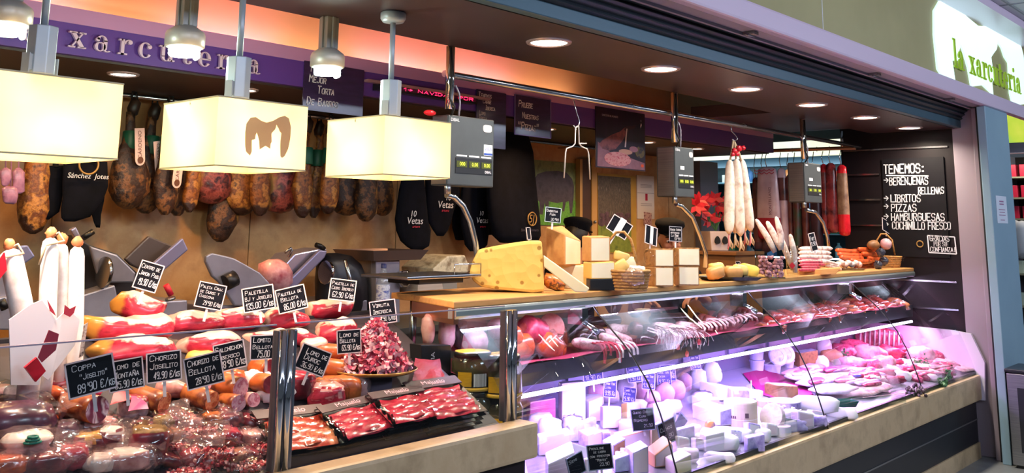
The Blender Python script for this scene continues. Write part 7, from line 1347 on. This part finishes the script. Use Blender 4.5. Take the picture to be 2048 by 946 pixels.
for i, (px, pt, pb, w_, m, lab) in enumerate(((855, 632, 690, 20, [PPIN], 'slim wrapped pink piece standing behind the jars'), (893, 630, 700, 34, [RAWP], 'white and pink wrapped piece standing behind the jars'), (920, 640, 700, 30, [mat('black_foil', ['141014', '3a3038', '8a7880'], .25, scale=12, coat=.4)], 'black foil wrapped piece standing behind the jars'), (946, 660, 705, 34, [HAMP], 'pink and white striped roll behind the jars'))):
    o = aty(px, pb, 2.62); k = mpp(o); b = MB(True); h = (pb-pt)*k; b.ell((0, 0, h/2), (w_*k/2, .03, h/2), 12, 10, e=.85, jit=.25, seed=i); solo('standing_piece', b, m, lab, 'meat', o)
o = aty(905, 700, 2.66); b = MB(); pxpoly([(880, 700), (906, 632), (912, 630), (940, 690), (936, 704)], 2.66, .006, o, b); solo('blank_board', b, [mat('board_tan', '9a8674', .5)], 'plain tan board leaning behind the standing wrapped pieces', 'board', o)
# tall white sausages in their carton on the left
TW = mat('tall_white', ['f0e8e4', 'fbf6f2', 'e4d4cc'], .6, scale=14, bump=.2)
for i, (pts, r, y, lab) in enumerate((([(62, 720), (40, 600), (18, 498)], 22, 2.54, 'leaning tall white sausage, leftmost in the paper wrap'), ([(92, 720), (96, 590), (101, 474)], 17, 2.56, 'second tall white sausage with looped string'), ([(122, 720), (123, 600), (124, 486)], 13, 2.60, 'third slimmest tall white sausage'), ([(150, 720), (152, 600), (154, 492)], 15, 2.58, 'rightmost tall white sausage with orange tip'))):
    P = ld(pts[0][0], 740); P = aty(*pts[0], y); k = mpp(P); q = [aty(*p, y)-P for p in pts]; q0 = q[0]; base = Vector((q0.x, 0, ldeck(y)+.005-P.z)); t = thing('tall_sausage', lab, 'sausage', P)
    b = MB(True); R_ = r*k; b.tube([base, q[0], q[1], q[1].lerp(q[2], .8), q[1].lerp(q[2], .93), q[2]], [R_*.9, R_, R_, R_*.97, R_*.8, R_*.3], 16); b.build('casing', TW, t)
    b = MB(True); b.ell(q[2]+Vector((0, 0, .01)), (.014, .012, .016), 10, 8, jit=.4, seed=i); b.build('tip', mat('tip_orange', ['b86038', 'd89060'], .5, scale=10), t)
    if i < 2: b = MB(True); b.tube([q[2], q[2]+Vector((.016, -.01, .012)), q[2]+Vector((.028, -.02, -.01)), q[2]+Vector((-.02, -.025, -.02)), q[2]+Vector((-.03, -.02, -.07))], .0035, 6); b.build('string', ROPE, t)
o = aty(100, 760, 2.490); o.z = ldeck(2.510)-.005
t = thing('paper_wrap', 'white printed paper wrap around the tall white sausages', 'wrap', o)
for nm, pts, y, m, th in (('front_paper', [(18, 640), (60, 610), (84, 600), (110, 640), (78, 770), (22, 770)], 2.470, PAPW, .004), ('inner_paper', [(84, 600), (112, 640), (136, 618), (160, 640), (150, 690), (96, 760), (70, 740)], 2.500, PAPW, .004), ('clear_side', [(128, 600), (180, 622), (176, 690), (140, 760), (100, 765), (118, 690)], 2.480, FILM, .002), ('red_print', [(98, 660), (118, 668), (112, 700), (84, 725), (76, 715)], 2.298, mat('wrap_red', 'a8283c', .5), .002), ('red_leaf', [(95, 600), (108, 622), (112, 632), (100, 622)], 2.495, MATS['wrap_red'], .002), ('red_flower', [(130, 610), (140, 618), (152, 612), (148, 626), (140, 634), (128, 628)], 2.478, MATS['wrap_red'], .002), ('letter_strip', [(168, 650), (176, 645), (166, 712), (158, 716)], 2.476, mat('strip_ink', ['3a2420', 'd8c0b0', '3a2420'], .6, scale=30, pos=[.4, .5, .6]), .002)):
    pxpoly(pts, y, th, o).build(nm, m, t)
o = aty(68, 730, 2.42); b = MB(); pxpoly([(50, 735), (74, 715), (92, 742), (72, 764)], 2.42, .01, o, b); solo('red_diamond_card', b, [REDL], 'bright red diamond card before the white paper wrap', 'card', o)
o = aty(8, 540, 2.5); b = MB(); pxpoly([(-4, 530), (10, 505), (14, 540), (-2, 560)], 2.5, .01, o, b); solo('red_card', b, [REDL], 'red card behind the leaning tall white sausage at the left edge', 'card', o)
# price boards
E_ = ' €/kg'
for px, py, w_, h_, y, rl, L_, lab, fr in ((297, 553, 46, 56, 2.72, -17, [('Centro de', .08, .74, .15, .8), ('Jamon Pais', .08, .5, .15, .84), ('19,90'+E_, .16, .16, .22, .78)], 'centro de jamon price board tilted above the red ham blocks', 'e8d4d8'), (421, 592, 54, 50, 2.74, -12, [('Paleta Cruj.', .08, .76, .12, .84), ('de Duroc y', .1, .57, .12, .7), ('Gascona', .1, .39, .12, .55), ("29'90"+E_, .3, .12, .16, .64)], 'paleta de duroc price board before the slicing machine', 'e8d4d8'), (517, 597, 62, 48, 2.74, 9, [('Paletilla', .1, .70, .17, .72), ('BJ y Joselito', .08, .46, .15, .84), ('135,00'+E_, .08, .12, .24, .86)], 'paletilla joselito price board', 'f4e4dc'), (583, 598, 58, 48, 2.74, 13, [('Paletilla de', .08, .70, .15, .8), ('Bellota', .14, .47, .16, .6), ('86,00'+E_, .2, .12, .24, .74)], 'paletilla de bellota price board', 'f4e4dc'), (685, 580, 52, 42, 2.76, -7, [('Paletilla de', .08, .72, .14, .84), ('Cebo Iberico', .08, .5, .14, .84), ('62,90'+E_, .14, .14, .24, .8)], 'cebo iberico price board, highest on the right', 'f4e4dc'), (766, 624, 52, 46, 2.66, 7, [('Viruta', .12, .72, .17, .66), ('Iberica', .14, .45, .17, .7), ('49,90'+E_, .28, .12, .2, .66)], 'viruta iberica price board above the shaved meat', 'd8c0cc'),
    (698, 683, 48, 46, 2.46, 3, [('Lomo de', .12, .70, .18, .8), ('Bellota', .12, .46, .17, .66), ('65,90'+E_, .2, .14, .22, .74)], 'lomo de bellota price board left of the shaved meat', 'c8b8c0'), (626, 720, 62, 50, 2.40, -22, [('Lomo de', .2, .66, .2, .74), ('Duroc', .2, .42, .2, .55), ('36,90'+E_, .2, .12, .2, .74)], 'lomo de duroc price board half hidden by the steel post', 'c8b8c0'), (182, 752, 90, 70, 2.30, 12, [('Coppa', .14, .72, .16, .5), ('"Joselito"', .26, .46, .15, .6), ("89'90"+E_, .2, .12, .22, .76)], 'coppa price board, largest at the left', 'e0ccd4'), (252, 749, 66, 60, 2.34, 8, [('Lomo de', .12, .70, .18, .8), ('Montaña', .14, .42, .19, .74), ('35,90'+E_, .18, .1, .22, .76)], 'lomo de montana price board overlapped by the coppa board', 'e0ccd4'), (328, 733, 66, 58, 2.38, 5, [('Chorizo', .1, .72, .18, .8), ('Joselito', .1, .45, .18, .8), ('49,90'+E_, .2, .12, .22, .74)], 'chorizo joselito price board', 'd8c8d0'), (408, 741, 72, 62, 2.34, 12, [('Chorizo de', .1, .72, .18, .84), ('Bellota', .1, .45, .18, .72), ("28'90"+E_, .24, .12, .2, .7)], 'chorizo de bellota price board', 'd8c8d0'), (460, 712, 60, 54, 2.44, 11, [('Salchichon', .06, .70, .18, .88), ('Iberico', .16, .43, .16, .66), ("28'90"+E_, .16, .12, .24, .8)], 'salchichon iberico price board behind the chorizo de bellota board', 'd8c8d0'), (533, 694, 64, 48, 2.42, 1, [('Lomito de', .1, .70, .2, .8), ('Bellota', .08, .44, .16, .62), ('75,00'+E_, .22, .1, .26, .74)], 'lomito de bellota price board left of the steel post', 'd8c8d0')):
    sign(px, py, w_, h_, y, rl, L_, 'black '+lab, frame=fr, lw=.1, turn=.8)
# ================================================================== people
SKIN = mat('skin', ['b87a5c', 'c88c6c'], .5, scale=12, sss=.12); JACK = mat('black_jacket', ['0a0a0f', '121218'], .9, scale=30, bump=.2, spec=.15); HAIR = mat('dark_hair', ['140d0a', '231812'], .5, scale=40, stretch=(1, 1, .2), bump=.4); LIP = mat('lip', 'a04c50', .45); EYEW = mat('eye_white', 'd8d0cc', .3); EYED = mat('eye_dark', '1a100c', .2)
def remesh(mb, name, m, parent, vox, it=3):
    o = mb.build(name, m, parent); md = o.modifiers.new('r', 'REMESH'); md.mode = 'VOXEL'; md.voxel_size = vox; md.use_smooth_shade = True
    s = o.modifiers.new('s', 'SMOOTH'); s.factor = .5; s.iterations = it
    bpy.context.view_layer.update(); me = bpy.data.meshes.new_from_object(o.evaluated_get(bpy.context.evaluated_depsgraph_get()))
    o.modifiers.clear(); me.materials.clear(); me.materials.append(m); old = o.data; o.data = me; bpy.data.meshes.remove(old)
    me.polygons.foreach_set('use_smooth', [True]*len(me.polygons)); return o
def hand(mb, wrist, dirn, palm_n, side, s=1.0, curl=.5):
    """Palm, four bent fingers of unequal length and a thumb leaving the side of the palm."""
    d = Vector(dirn).normalized(); n = Vector(palm_n); n = (n-d*n.dot(d)).normalized(); a = d.cross(n)*side; w = Vector(wrist)
    mb.tube([w-d*.02, w+d*.02*s, w+d*.055*s, w+d*.085*s], [.025*s, .030*s, .038*s, .034*s], 12, sq=.5, up=tuple(n))
    for i, (o, L, dn) in enumerate(((-.029, .062, .02), (-.0095, .074, .0), (.0105, .069, .0), (.029, .052, .02))):
        p = w+d*(.084-dn*.4)*s+a*o*s; q = [p-d*.02*s, p]; dd = d.copy()
        for k, f in enumerate((.45, .32, .26)):
            dd = (dd+n*curl*(.45+.25*k)).normalized(); q.append(q[-1]+dd*L*f*s)
        mb.tube(q, [.0095*s, .0098*s, .009*s, .0082*s, .006*s], 8)
    p = w+d*.03*s-a*.030*s; td = (d*.75-a*.6+n*.45).normalized(); mb.tube([p+a*.012*s, p, p+td*.03*s, p+(td+d*.35+n*.25).normalized()*.058*s], [.013*s, .013*s, .0105*s, .007*s], 8)
def person(label, loc, rz, arms, head_rot, eyes=True):
    """arms: for each side (-1, 1) the elbow, wrist, hand direction, palm normal and curl, in the local frame (front is -y)."""
    t = thing('person', label, 'person', loc, rz); HC = Vector((0, -.015, 1.425)); PIV = Vector((0, .01, 1.31))
    HM = Matrix.Translation(PIV) @ Euler(head_rot).to_matrix().to_4x4() @ Matrix.Translation(-PIV)
    b = MB(True)
    hd = MB(True)
    hd.ell(HC+Vector((0, .012, .015)), (.070, .088, .098), 20, 14); hd.ell(HC+Vector((0, -.022, -.055)), (.050, .060, .056), 16, 10); hd.ell(HC+Vector((0, -.050, -.092)), (.022, .022, .018), 10, 8)
    hd.tube([HC+Vector((0, -.082, .02)), HC+Vector((0, -.098, -.012)), HC+Vector((0, -.093, -.026))], [.008, .013, .009], 10); hd.ell(HC+Vector((0, -.074, .034)), (.044, .016, .012), 12, 8)
    for q in (-1, 1):
        hd.ell(HC+Vector((q*.036, -.064, -.02)), (.022, .02, .02), 10, 8); hd.ell(HC+Vector((q*.072, .012, .0)), (.009, .018, .028), 8, 8); hd.ell(HC+Vector((q*.014, -.092, -.024)), (.007, .008, .006), 8, 6)
    hd.tube([HC+Vector((-.022, -.081, -.056)), HC+Vector((0, -.090, -.054)), HC+Vector((.022, -.081, -.056))], [.005, .008, .005], 8)
    b.join(hd, HM)
    b.tube([HM @ (HC+Vector((0, .02, -.05))), Vector((0, .015, 1.31)), Vector((0, .02, 1.25)), Vector((0, .02, 1.20))], [.048, .047, .055, .08], 14)
    b.tube([(0, .02, 1.24), (0, .02, 1.18), (0, .01, 1.0), (0, .01, .82)], [.07, .13, .125, .13], 16, sq=.6, up=(1, 0, 0))
    j = MB(True); j.tube([(0, .02, 1.262), (0, .02, 1.235), (0, .02, 1.17), (0, .012, 1.0), (0, .012, .86), (0, .012, .74)], [.06, .125, .182, .172, .168, .178], 20, sq=.64, up=(1, 0, 0))
    for sd, el, wr, hd_, pn, cu in arms:
        sh = Vector((sd*.165, .02, 1.195)); el, wr = Vector(el), Vector(wr)
        b.tube([sh, sh.lerp(el, .5), el, el.lerp(wr, .4), wr, wr+(wr-el).normalized()*.02], [.05, .044, .036, .034, .025, .024], 12)
        cuff = el.lerp(wr, .45); j.tube([sh+Vector((-sd*.05, 0, .0)), sh, sh.lerp(el, .5), el, cuff], [.06, .064, .056, .05, .043], 14)
        hand(b, wr, hd_, pn, -sd, 1.0, cu)
    remesh(b, 'body', SKIN, t, .0045, 3); remesh(j, 'jacket', JACK, t, .010, 4)
    tr = MB(True)
    for sd in (-1, 1): tr.tube([(sd*.08, .01, .8), (sd*.09, .01, .45), (sd*.095, .02, .08)], [.095, .07, .055], 14)
    tr.tube([(0, .01, .84), (0, .01, .76), (0, .01, .70)], [.16, .165, .12], 16, sq=.7, up=(1, 0, 0)); remesh(tr, 'trousers', mat('black_trousers', '0e0e12', .8), t, .012, 3)
    for sd in (-1, 1): s_ = MB(True); s_.ell((sd*.095, -.03, .042), (.045, .12, .042), 14, 8, e=.8); s_.build('shoe', BLACK, t)
    hr = MB(True); hr.ell(HC+Vector((0, .026, .018)), (.079, .088, .102), 20, 12); hr.v = [p for p in hr.v]
    keep = [f for f in hr.f if sum(hr.v[i].y for i in f)/len(f) > HC.y-.005 or sum(hr.v[i].z for i in f)/len(f) > HC.z+.07]; hr.f = keep; hr.mi = [0]*len(keep); hr.sm = [True]*len(keep)
    hr.ell(HC+Vector((0, .095, -.03)), (.035, .03, .045), 12, 8); h2 = MB(True); h2.join(hr, HM); h2.build('hair', HAIR, t, keep=True)
    cp = MB(True); cp.lathe([(.078, .045), (.083, .05), (.084, .075), (.098, .095), (.094, .118), (.06, .132), (0, .136)], 28, c=(HC.x, HC.y+.02, HC.z)); cp.lathe([(.0, .0), (.03, .0), (.06, -.004), (.06, 0), (0, .006)], 16, c=(HC.x, HC.y-.065, HC.z+.055))
    c2 = MB(True); c2.join(cp, HM); c2.build('cap', mat('cap_cloth', ['08080d', '0e0e15'], .9, scale=30, spec=.12), t)
    if eyes:
        for q in (-1, 1):
            e = MB(True); e.ell(HM @ (HC+Vector((q*.030, -.074, .012))), (.013, .010, .008), 12, 8); e.ell(HM @ (HC+Vector((q*.030, -.083, .010))), (.006, .003, .006), 10, 6, m=1); e.build('eye', [EYEW, EYED], t)
            e = MB(True); e.tube([HM @ (HC+Vector((q*.048, -.072, .036))), HM @ (HC+Vector((q*.032, -.084, .040))), HM @ (HC+Vector((q*.014, -.087, .034)))], .0035, 6); e.build('eyebrow', HAIR, t)
        e = MB(True); e.tube([HM @ (HC+Vector((-.022, -.084, -.056))), HM @ (HC+Vector((0, -.097, -.054))), HM @ (HC+Vector((.022, -.084, -.056)))], [.003, .0075, .003], 8, sq=.7); e.build('lips', LIP, t)
    return t
wl = aty(1337, 470, 3.42); wl.z = 0; rzw = face(wl)*.62; Rw = Matrix.Rotation(-rzw, 3, 'Z')
def toloc(px, py, y): v = aty(px, py, y)-wl; v2 = Rw @ Vector((v.x, v.y, 0)); return Vector((v2.x, v2.y, v.z))
hl, hr_ = toloc(1310, 608, 3.12), toloc(1374, 604, 3.12); tipk = toloc(1342, 618, 3.08)
person('worker in black cap and black jacket, head bent, cutting behind the case', wl, rzw, [(-1, (-.26, -.06, .97), hl+Vector((-.07, .05, .03)), (.8, -.35, -.25), (.1, -.3, -1), .9), (1, (.30, -.02, .99), hr_+Vector((.09, .05, .045)), (-.85, -.3, -.35), (0, -.35, -1), .55)], (math.radians(14), 0, math.radians(-8)))
o = aty(1320, 618, 3.08); t = thing('kitchen_knife', 'white handled knife held by the worker behind the glass case', 'knife', o)
A, B_, D_ = aty(1272, 620, 3.08)-o, aty(1298, 620, 3.08)-o, aty(1356, 616, 3.08)-o
b = MB(True); b.tube([A, A.lerp(B_, .3), A.lerp(B_, .8), B_], [.010, .013, .011, .012], 10, sq=.7); b.build('handle', mat('knife_handle', 'e8e2d4', .4), t)
b = MB(); b.add([B_+Vector((0, 0, .012)), D_+Vector((0, 0, .008)), D_+Vector((0, 0, -.004)), B_+Vector((0, 0, -.016)), B_+Vector((0, .002, .012)), D_+Vector((0, .002, .008)), D_+Vector((0, .002, -.004)), B_+Vector((0, .002, -.016))], [(0, 1, 2, 3), (7, 6, 5, 4), (0, 4, 5, 1), (1, 5, 6, 2), (2, 6, 7, 3), (3, 7, 4, 0)]); b.build('blade', STEEL, t)
b = MB(); b.b2((4.2, 3.0, .88), (6.2, 3.22, .91)); b.b2((4.2, 2.98, .1), (6.2, 3.2, .88)); solo('cutting_counter', b, [mat('service_counter', ['6a5a4a', '78685a'], .5, scale=4)], 'low service counter in front of the worker behind the glass case', 'counter')
b = MB(); b.b2((4.5, 3.02, .911), (5.9, 3.2, .935)); solo('cutting_board', b, [mat('board_dark', ['2a2224', '3a3032'], .5, scale=6)], 'dark cutting board under the hands of the worker', 'board')
w2 = aty(1152, 470, 3.88); w2.z = 0
person('second worker in black cap seen from behind the tan cheese wedge', w2, face(w2)+2.6, [(-1, (-.24, -.08, .98), (-.14, -.26, 1.0), (.5, -.85, 0), (0, 0, -1), .5), (1, (.24, -.08, .98), (.14, -.26, 1.0), (-.5, -.85, 0), (0, 0, -1), .5)], (math.radians(8), 0, 0))
# ================================================================== what shows beyond the far end of the shop
FAR = 9.5
b = MB(); b.b2((6.75, 2.95, 2.72), (16, 9, 2.8)); struct('ceiling_far', b, mat('far_ceiling', '2e2a30', .6))
b = MB(); b.b2((10.4, 3.0, 0), (10.6, 7.2, 2.72)); struct('wall_far', b, mat('far_wall', ['1c2c34', '28404a'], .5, scale=3)); b = MB(); b.b2((6.8, 7.0, 0), (10.4, 7.15, 2.72)); struct('wall_beyond', b, mat('far_wall_grey', '3a4248', .6))
t = thing('neighbour_stall', 'teal framed stall with a lit yellow sign beyond the far end of the shop', 'stall', (FAR, 4.6, 0))
def xbox(z0, z1, y0, y1, d=.1, x=0): b = MB(); b.b2((x, y0-4.6, z0), (x+d, y1-4.6, z1)); return b
xbox(2.25, 2.42, 3.3, 6.2, .12).build('sign_box', mat('yellow_sign', ['f4f6c0', 'fafff0', 'e8ec8a'], .4, emit=1.1, scale=1.2), t)
xbox(2.16, 2.25, 3.3, 6.2, .14, -.02).build('sign_beam', mat('teal_frame', '4e6e7c', .4), t)
for y in (3.4, 4.2, 5.0, 5.6): xbox(.0, 2.2, y, y+.04, .05).build('post', MATS['teal_frame'], t)
for z in (2.0, 1.72, 1.45, 1.2): xbox(z-.012, z, 3.4, 5.9, .35).build('shelf', mat('teal_glass', '7fa8b4', .3), t)
xbox(1.19, 1.205, 3.4, 5.9, .02, -.02).build('shelf_lamp', mat('case_lamp', 'e8f4ff', .3, emit=4), t); xbox(.0, 1.05, 3.4, 5.9, .5).build('cabinet', mat('far_cabinet', '3c4a52', .5), t); xbox(1.205, 2.2, 3.4, 5.9, .02, .34).build('back_board', mat('far_back', ['1e3038', '30505a', '223a42'], .4, scale=4), t)
area('stall_light', (9.3, 4.6, 2.15), (0, math.radians(-40), 0), .1, 2.4, 9, 'd8f0ff', None)
rnd = random.Random(7); pal = ['c84a3a', 'e0b040', '4a8a5a', 'd8d0c0', '6a9ad0', '8a4a6a', 'e08a4a', '9ad0d8']
for s, z in enumerate((1.2, 1.45, 1.72, 2.0)):
    for i in range(9):
        y = 5.75-.24*i+rnd.uniform(-.03, .03); h = rnd.uniform(.08, .17); w_ = rnd.uniform(.07, .14)
        if i % 2: b = MB(True); b.lathe([(0, 0), (w_*.4, 0), (w_*.4, h*.7), (w_*.15, h*.85), (w_*.15, h), (0, h)], 12)
        else: b = MB(); b.box((0, 0, h/2), (.09, w_, h))
        solo('package' if i % 2 == 0 else 'bottle', b, [mat('goods_%d' % ((i+s*3) % 8), pal[(i+s*3) % 8], .4)], '%s article from the left on the %s shelf of the teal stall' % (ORD[i], ('lowest', 'second', 'third', 'top')[s]), 'bottle' if i % 2 else 'package', (FAR+.12, y, z+.001), group='goods on the teal stall beyond', bevel=0 if i % 2 else .006)
b = MB(); b.b2((6.35, 3.45, 0), (6.75, 4.05, 1.30)); b.b2((6.33, 3.43, 1.3), (6.77, 4.07, 1.325)); solo('side_cabinet', b, [mat('side_wood', ['7a5434', '8c6240'], .5, scale=4)], 'brown side cabinet carrying the flower pot', 'cabinet', bevel=.004)
o = aty(1433, 515, 3.72); o.z = 1.326; k = mpp(o); t = thing('flower_pot', 'white square flower pot with leaf cut outs and red flower', 'plant', o, face(o)*.6)
b = MB(); r0, r1, h = 18*k, 23*k, 38*k; b.add([(-r0, -r0, 0), (r0, -r0, 0), (r0, r0, 0), (-r0, r0, 0), (-r1, -r1, h), (r1, -r1, h), (r1, r1, h), (-r1, r1, h)], [(3, 2, 1, 0), (0, 1, 5, 4), (1, 2, 6, 5), (2, 3, 7, 6), (3, 0, 4, 7), (4, 5, 6, 7)]); b.build('pot', mat('pot_white', 'd8c8c4', .5), t, .006)
for sx in (-.4, .5): b = MB(); b.prism([(sx*r0+.022*math.sin(a)*(1-.3*math.cos(a)), h*.55+.03*math.cos(a)) for a in [2*PI*i/12 for i in range(12)]], 0, .012, T=Matrix.Rotation(PI/2, 4, 'X') @ Matrix.Translation((0, 0, r1*.93))); b.build('leaf_cutout', BLACKM, t)
rnd = random.Random(4)
for px, py in ((1392, 412), (1410, 402), (1404, 424), (1428, 398), (1446, 404), (1446, 432), (1420, 440), (1398, 400), (1436, 412)):
    c = aty(px, py, 3.72)-Vector(o); c = Matrix.Rotation(-t.rotation_euler.z, 3, 'Z') @ c
    b = MB(True)
    for i in range(6):
        a = 2*PI*i/6+rnd.random(); d = Vector((math.cos(a), -.35+rnd.uniform(-.2, .2), math.sin(a)*.8)); s = Vector((-d.z, 0, d.x)).normalized()*.022; L = .085
        b.add([c, c+d*L*.45+s, c+d*L, c+d*L*.45-s], [(0, 1, 2), (0, 2, 3)], True)
    b.build('red_bracts', mat('poinsettia', ['9e0c1c', 'c8182a'], .5, scale=20), t, keep=True)
    b = MB(True); b.tube([c, c*.5+Vector((0, 0, h*.6)), (0, 0, h)], .004, 6); b.build('stem', PARS, t)
o = aty(1486, 512, 3.6); o.z = 1.326; b = MB(True); b.lathe([(0, 0), (.028, 0), (.036, .06), (.04, .06), (.04, .075), (0, .07)], 18); solo('small_pot', b, [mat('terracotta', '8a5a42', .7)], 'tiny terracotta pot beside the white flower pot', 'pot', o)
# the stall to the right of the pillar
t = thing('sweet_stall', 'stall with a yellow green sign right of the blue grey pillar', 'stall', (10.0, 2.3, 0))
def sbox(z0, z1, y0, y1, d=.1, x=0): b = MB(); b.b2((x, y0-2.3, z0), (x+d, y1-2.3, z1)); return b
sbox(2.34, 2.62, 1.6, 2.55, .1).build('sign', mat('lime_sign', ['e8e85a', 'c8e04a', 'a0d860'], .4, emit=.8, scale=2.5), t); sbox(2.24, 2.34, 1.6, 2.6, .14, -.02).build('sign_beam', GREYP, t); sbox(0, 2.24, 1.6, 2.6, .04, .6).build('back_board', BLACKP, t)
for z in (2.02, 1.82, 1.62, 1.42, 1.1, .8, .5): sbox(z-.015, z, 1.6, 2.6, .5, .08).build('shelf', mat('shelf_pale', '8a8a70', .5), t)
sbox(0, 2.24, 2.56, 2.6, .6).build('side_panel', GREYP, t); area('sweet_light', (9.9, 2.2, 2.2), (0, math.radians(-30), 0), .1, .8, 5, 'fff0e0')
for s, z in enumerate((2.02, 1.82, 1.62, 1.1, .8, .5)):
    for i in range(3):
        b = MB(); b.box((0, 0, .06), (.12, .10, .12)); solo('sweet_box', b, [mat(('red_box', 'white_green_box', 'tan_box')[0 if s < 3 else 1+i % 2], ('b01c3a', 'c8d8c0', 'c0a060')[0 if s < 3 else 1+i % 2], .4)], '%s box on the %s shelf of the stall right of the pillar' % (ORD[i], ('top', 'second', 'third', 'fourth', 'fifth', 'lowest')[s]), 'box', (10.2, 2.5-.13*i, z), group='boxes in the stall right of the pillar', bevel=.006)
o = atx(2046, 515, 9.85); b = MB(True); b.ell((0, 0, .16), (.1, .1, .17), 14, 10, e=.8, jit=.3); solo('white_bag', b, [mat('white_sack', 'c8ccd0', .5, scale=8, bump=.3)], 'pale plastic bag hanging in the stall right of the pillar', 'bag', o)
t = thing('litter_bin', 'square stainless steel litter bin against the pillar foot', 'bin', (6.93, 1.50, 0))
b = MB(); b.b2((0, 0, .02), (.32, .33, .585)); b.build('body', BRUSH, t, .004); b = MB(); b.b2((.02, .02, 0), (.3, .31, .02)); b.build('base', BLACK, t); b = MB(); b.b2((-.012, -.012, .592), (.332, .338, .615)); b.build('lid', mat('bin_lid', '3e3f48', .3, .7), t, .006); b = MB(); b.b2((.01, .01, .585), (.31, .32, .592)); b.build('gap_band', BLACK, t)
b = MB(); b.b2((-.003, .06, .1), (0, .27, .5)); b.build('door_panel', DARKST, t)
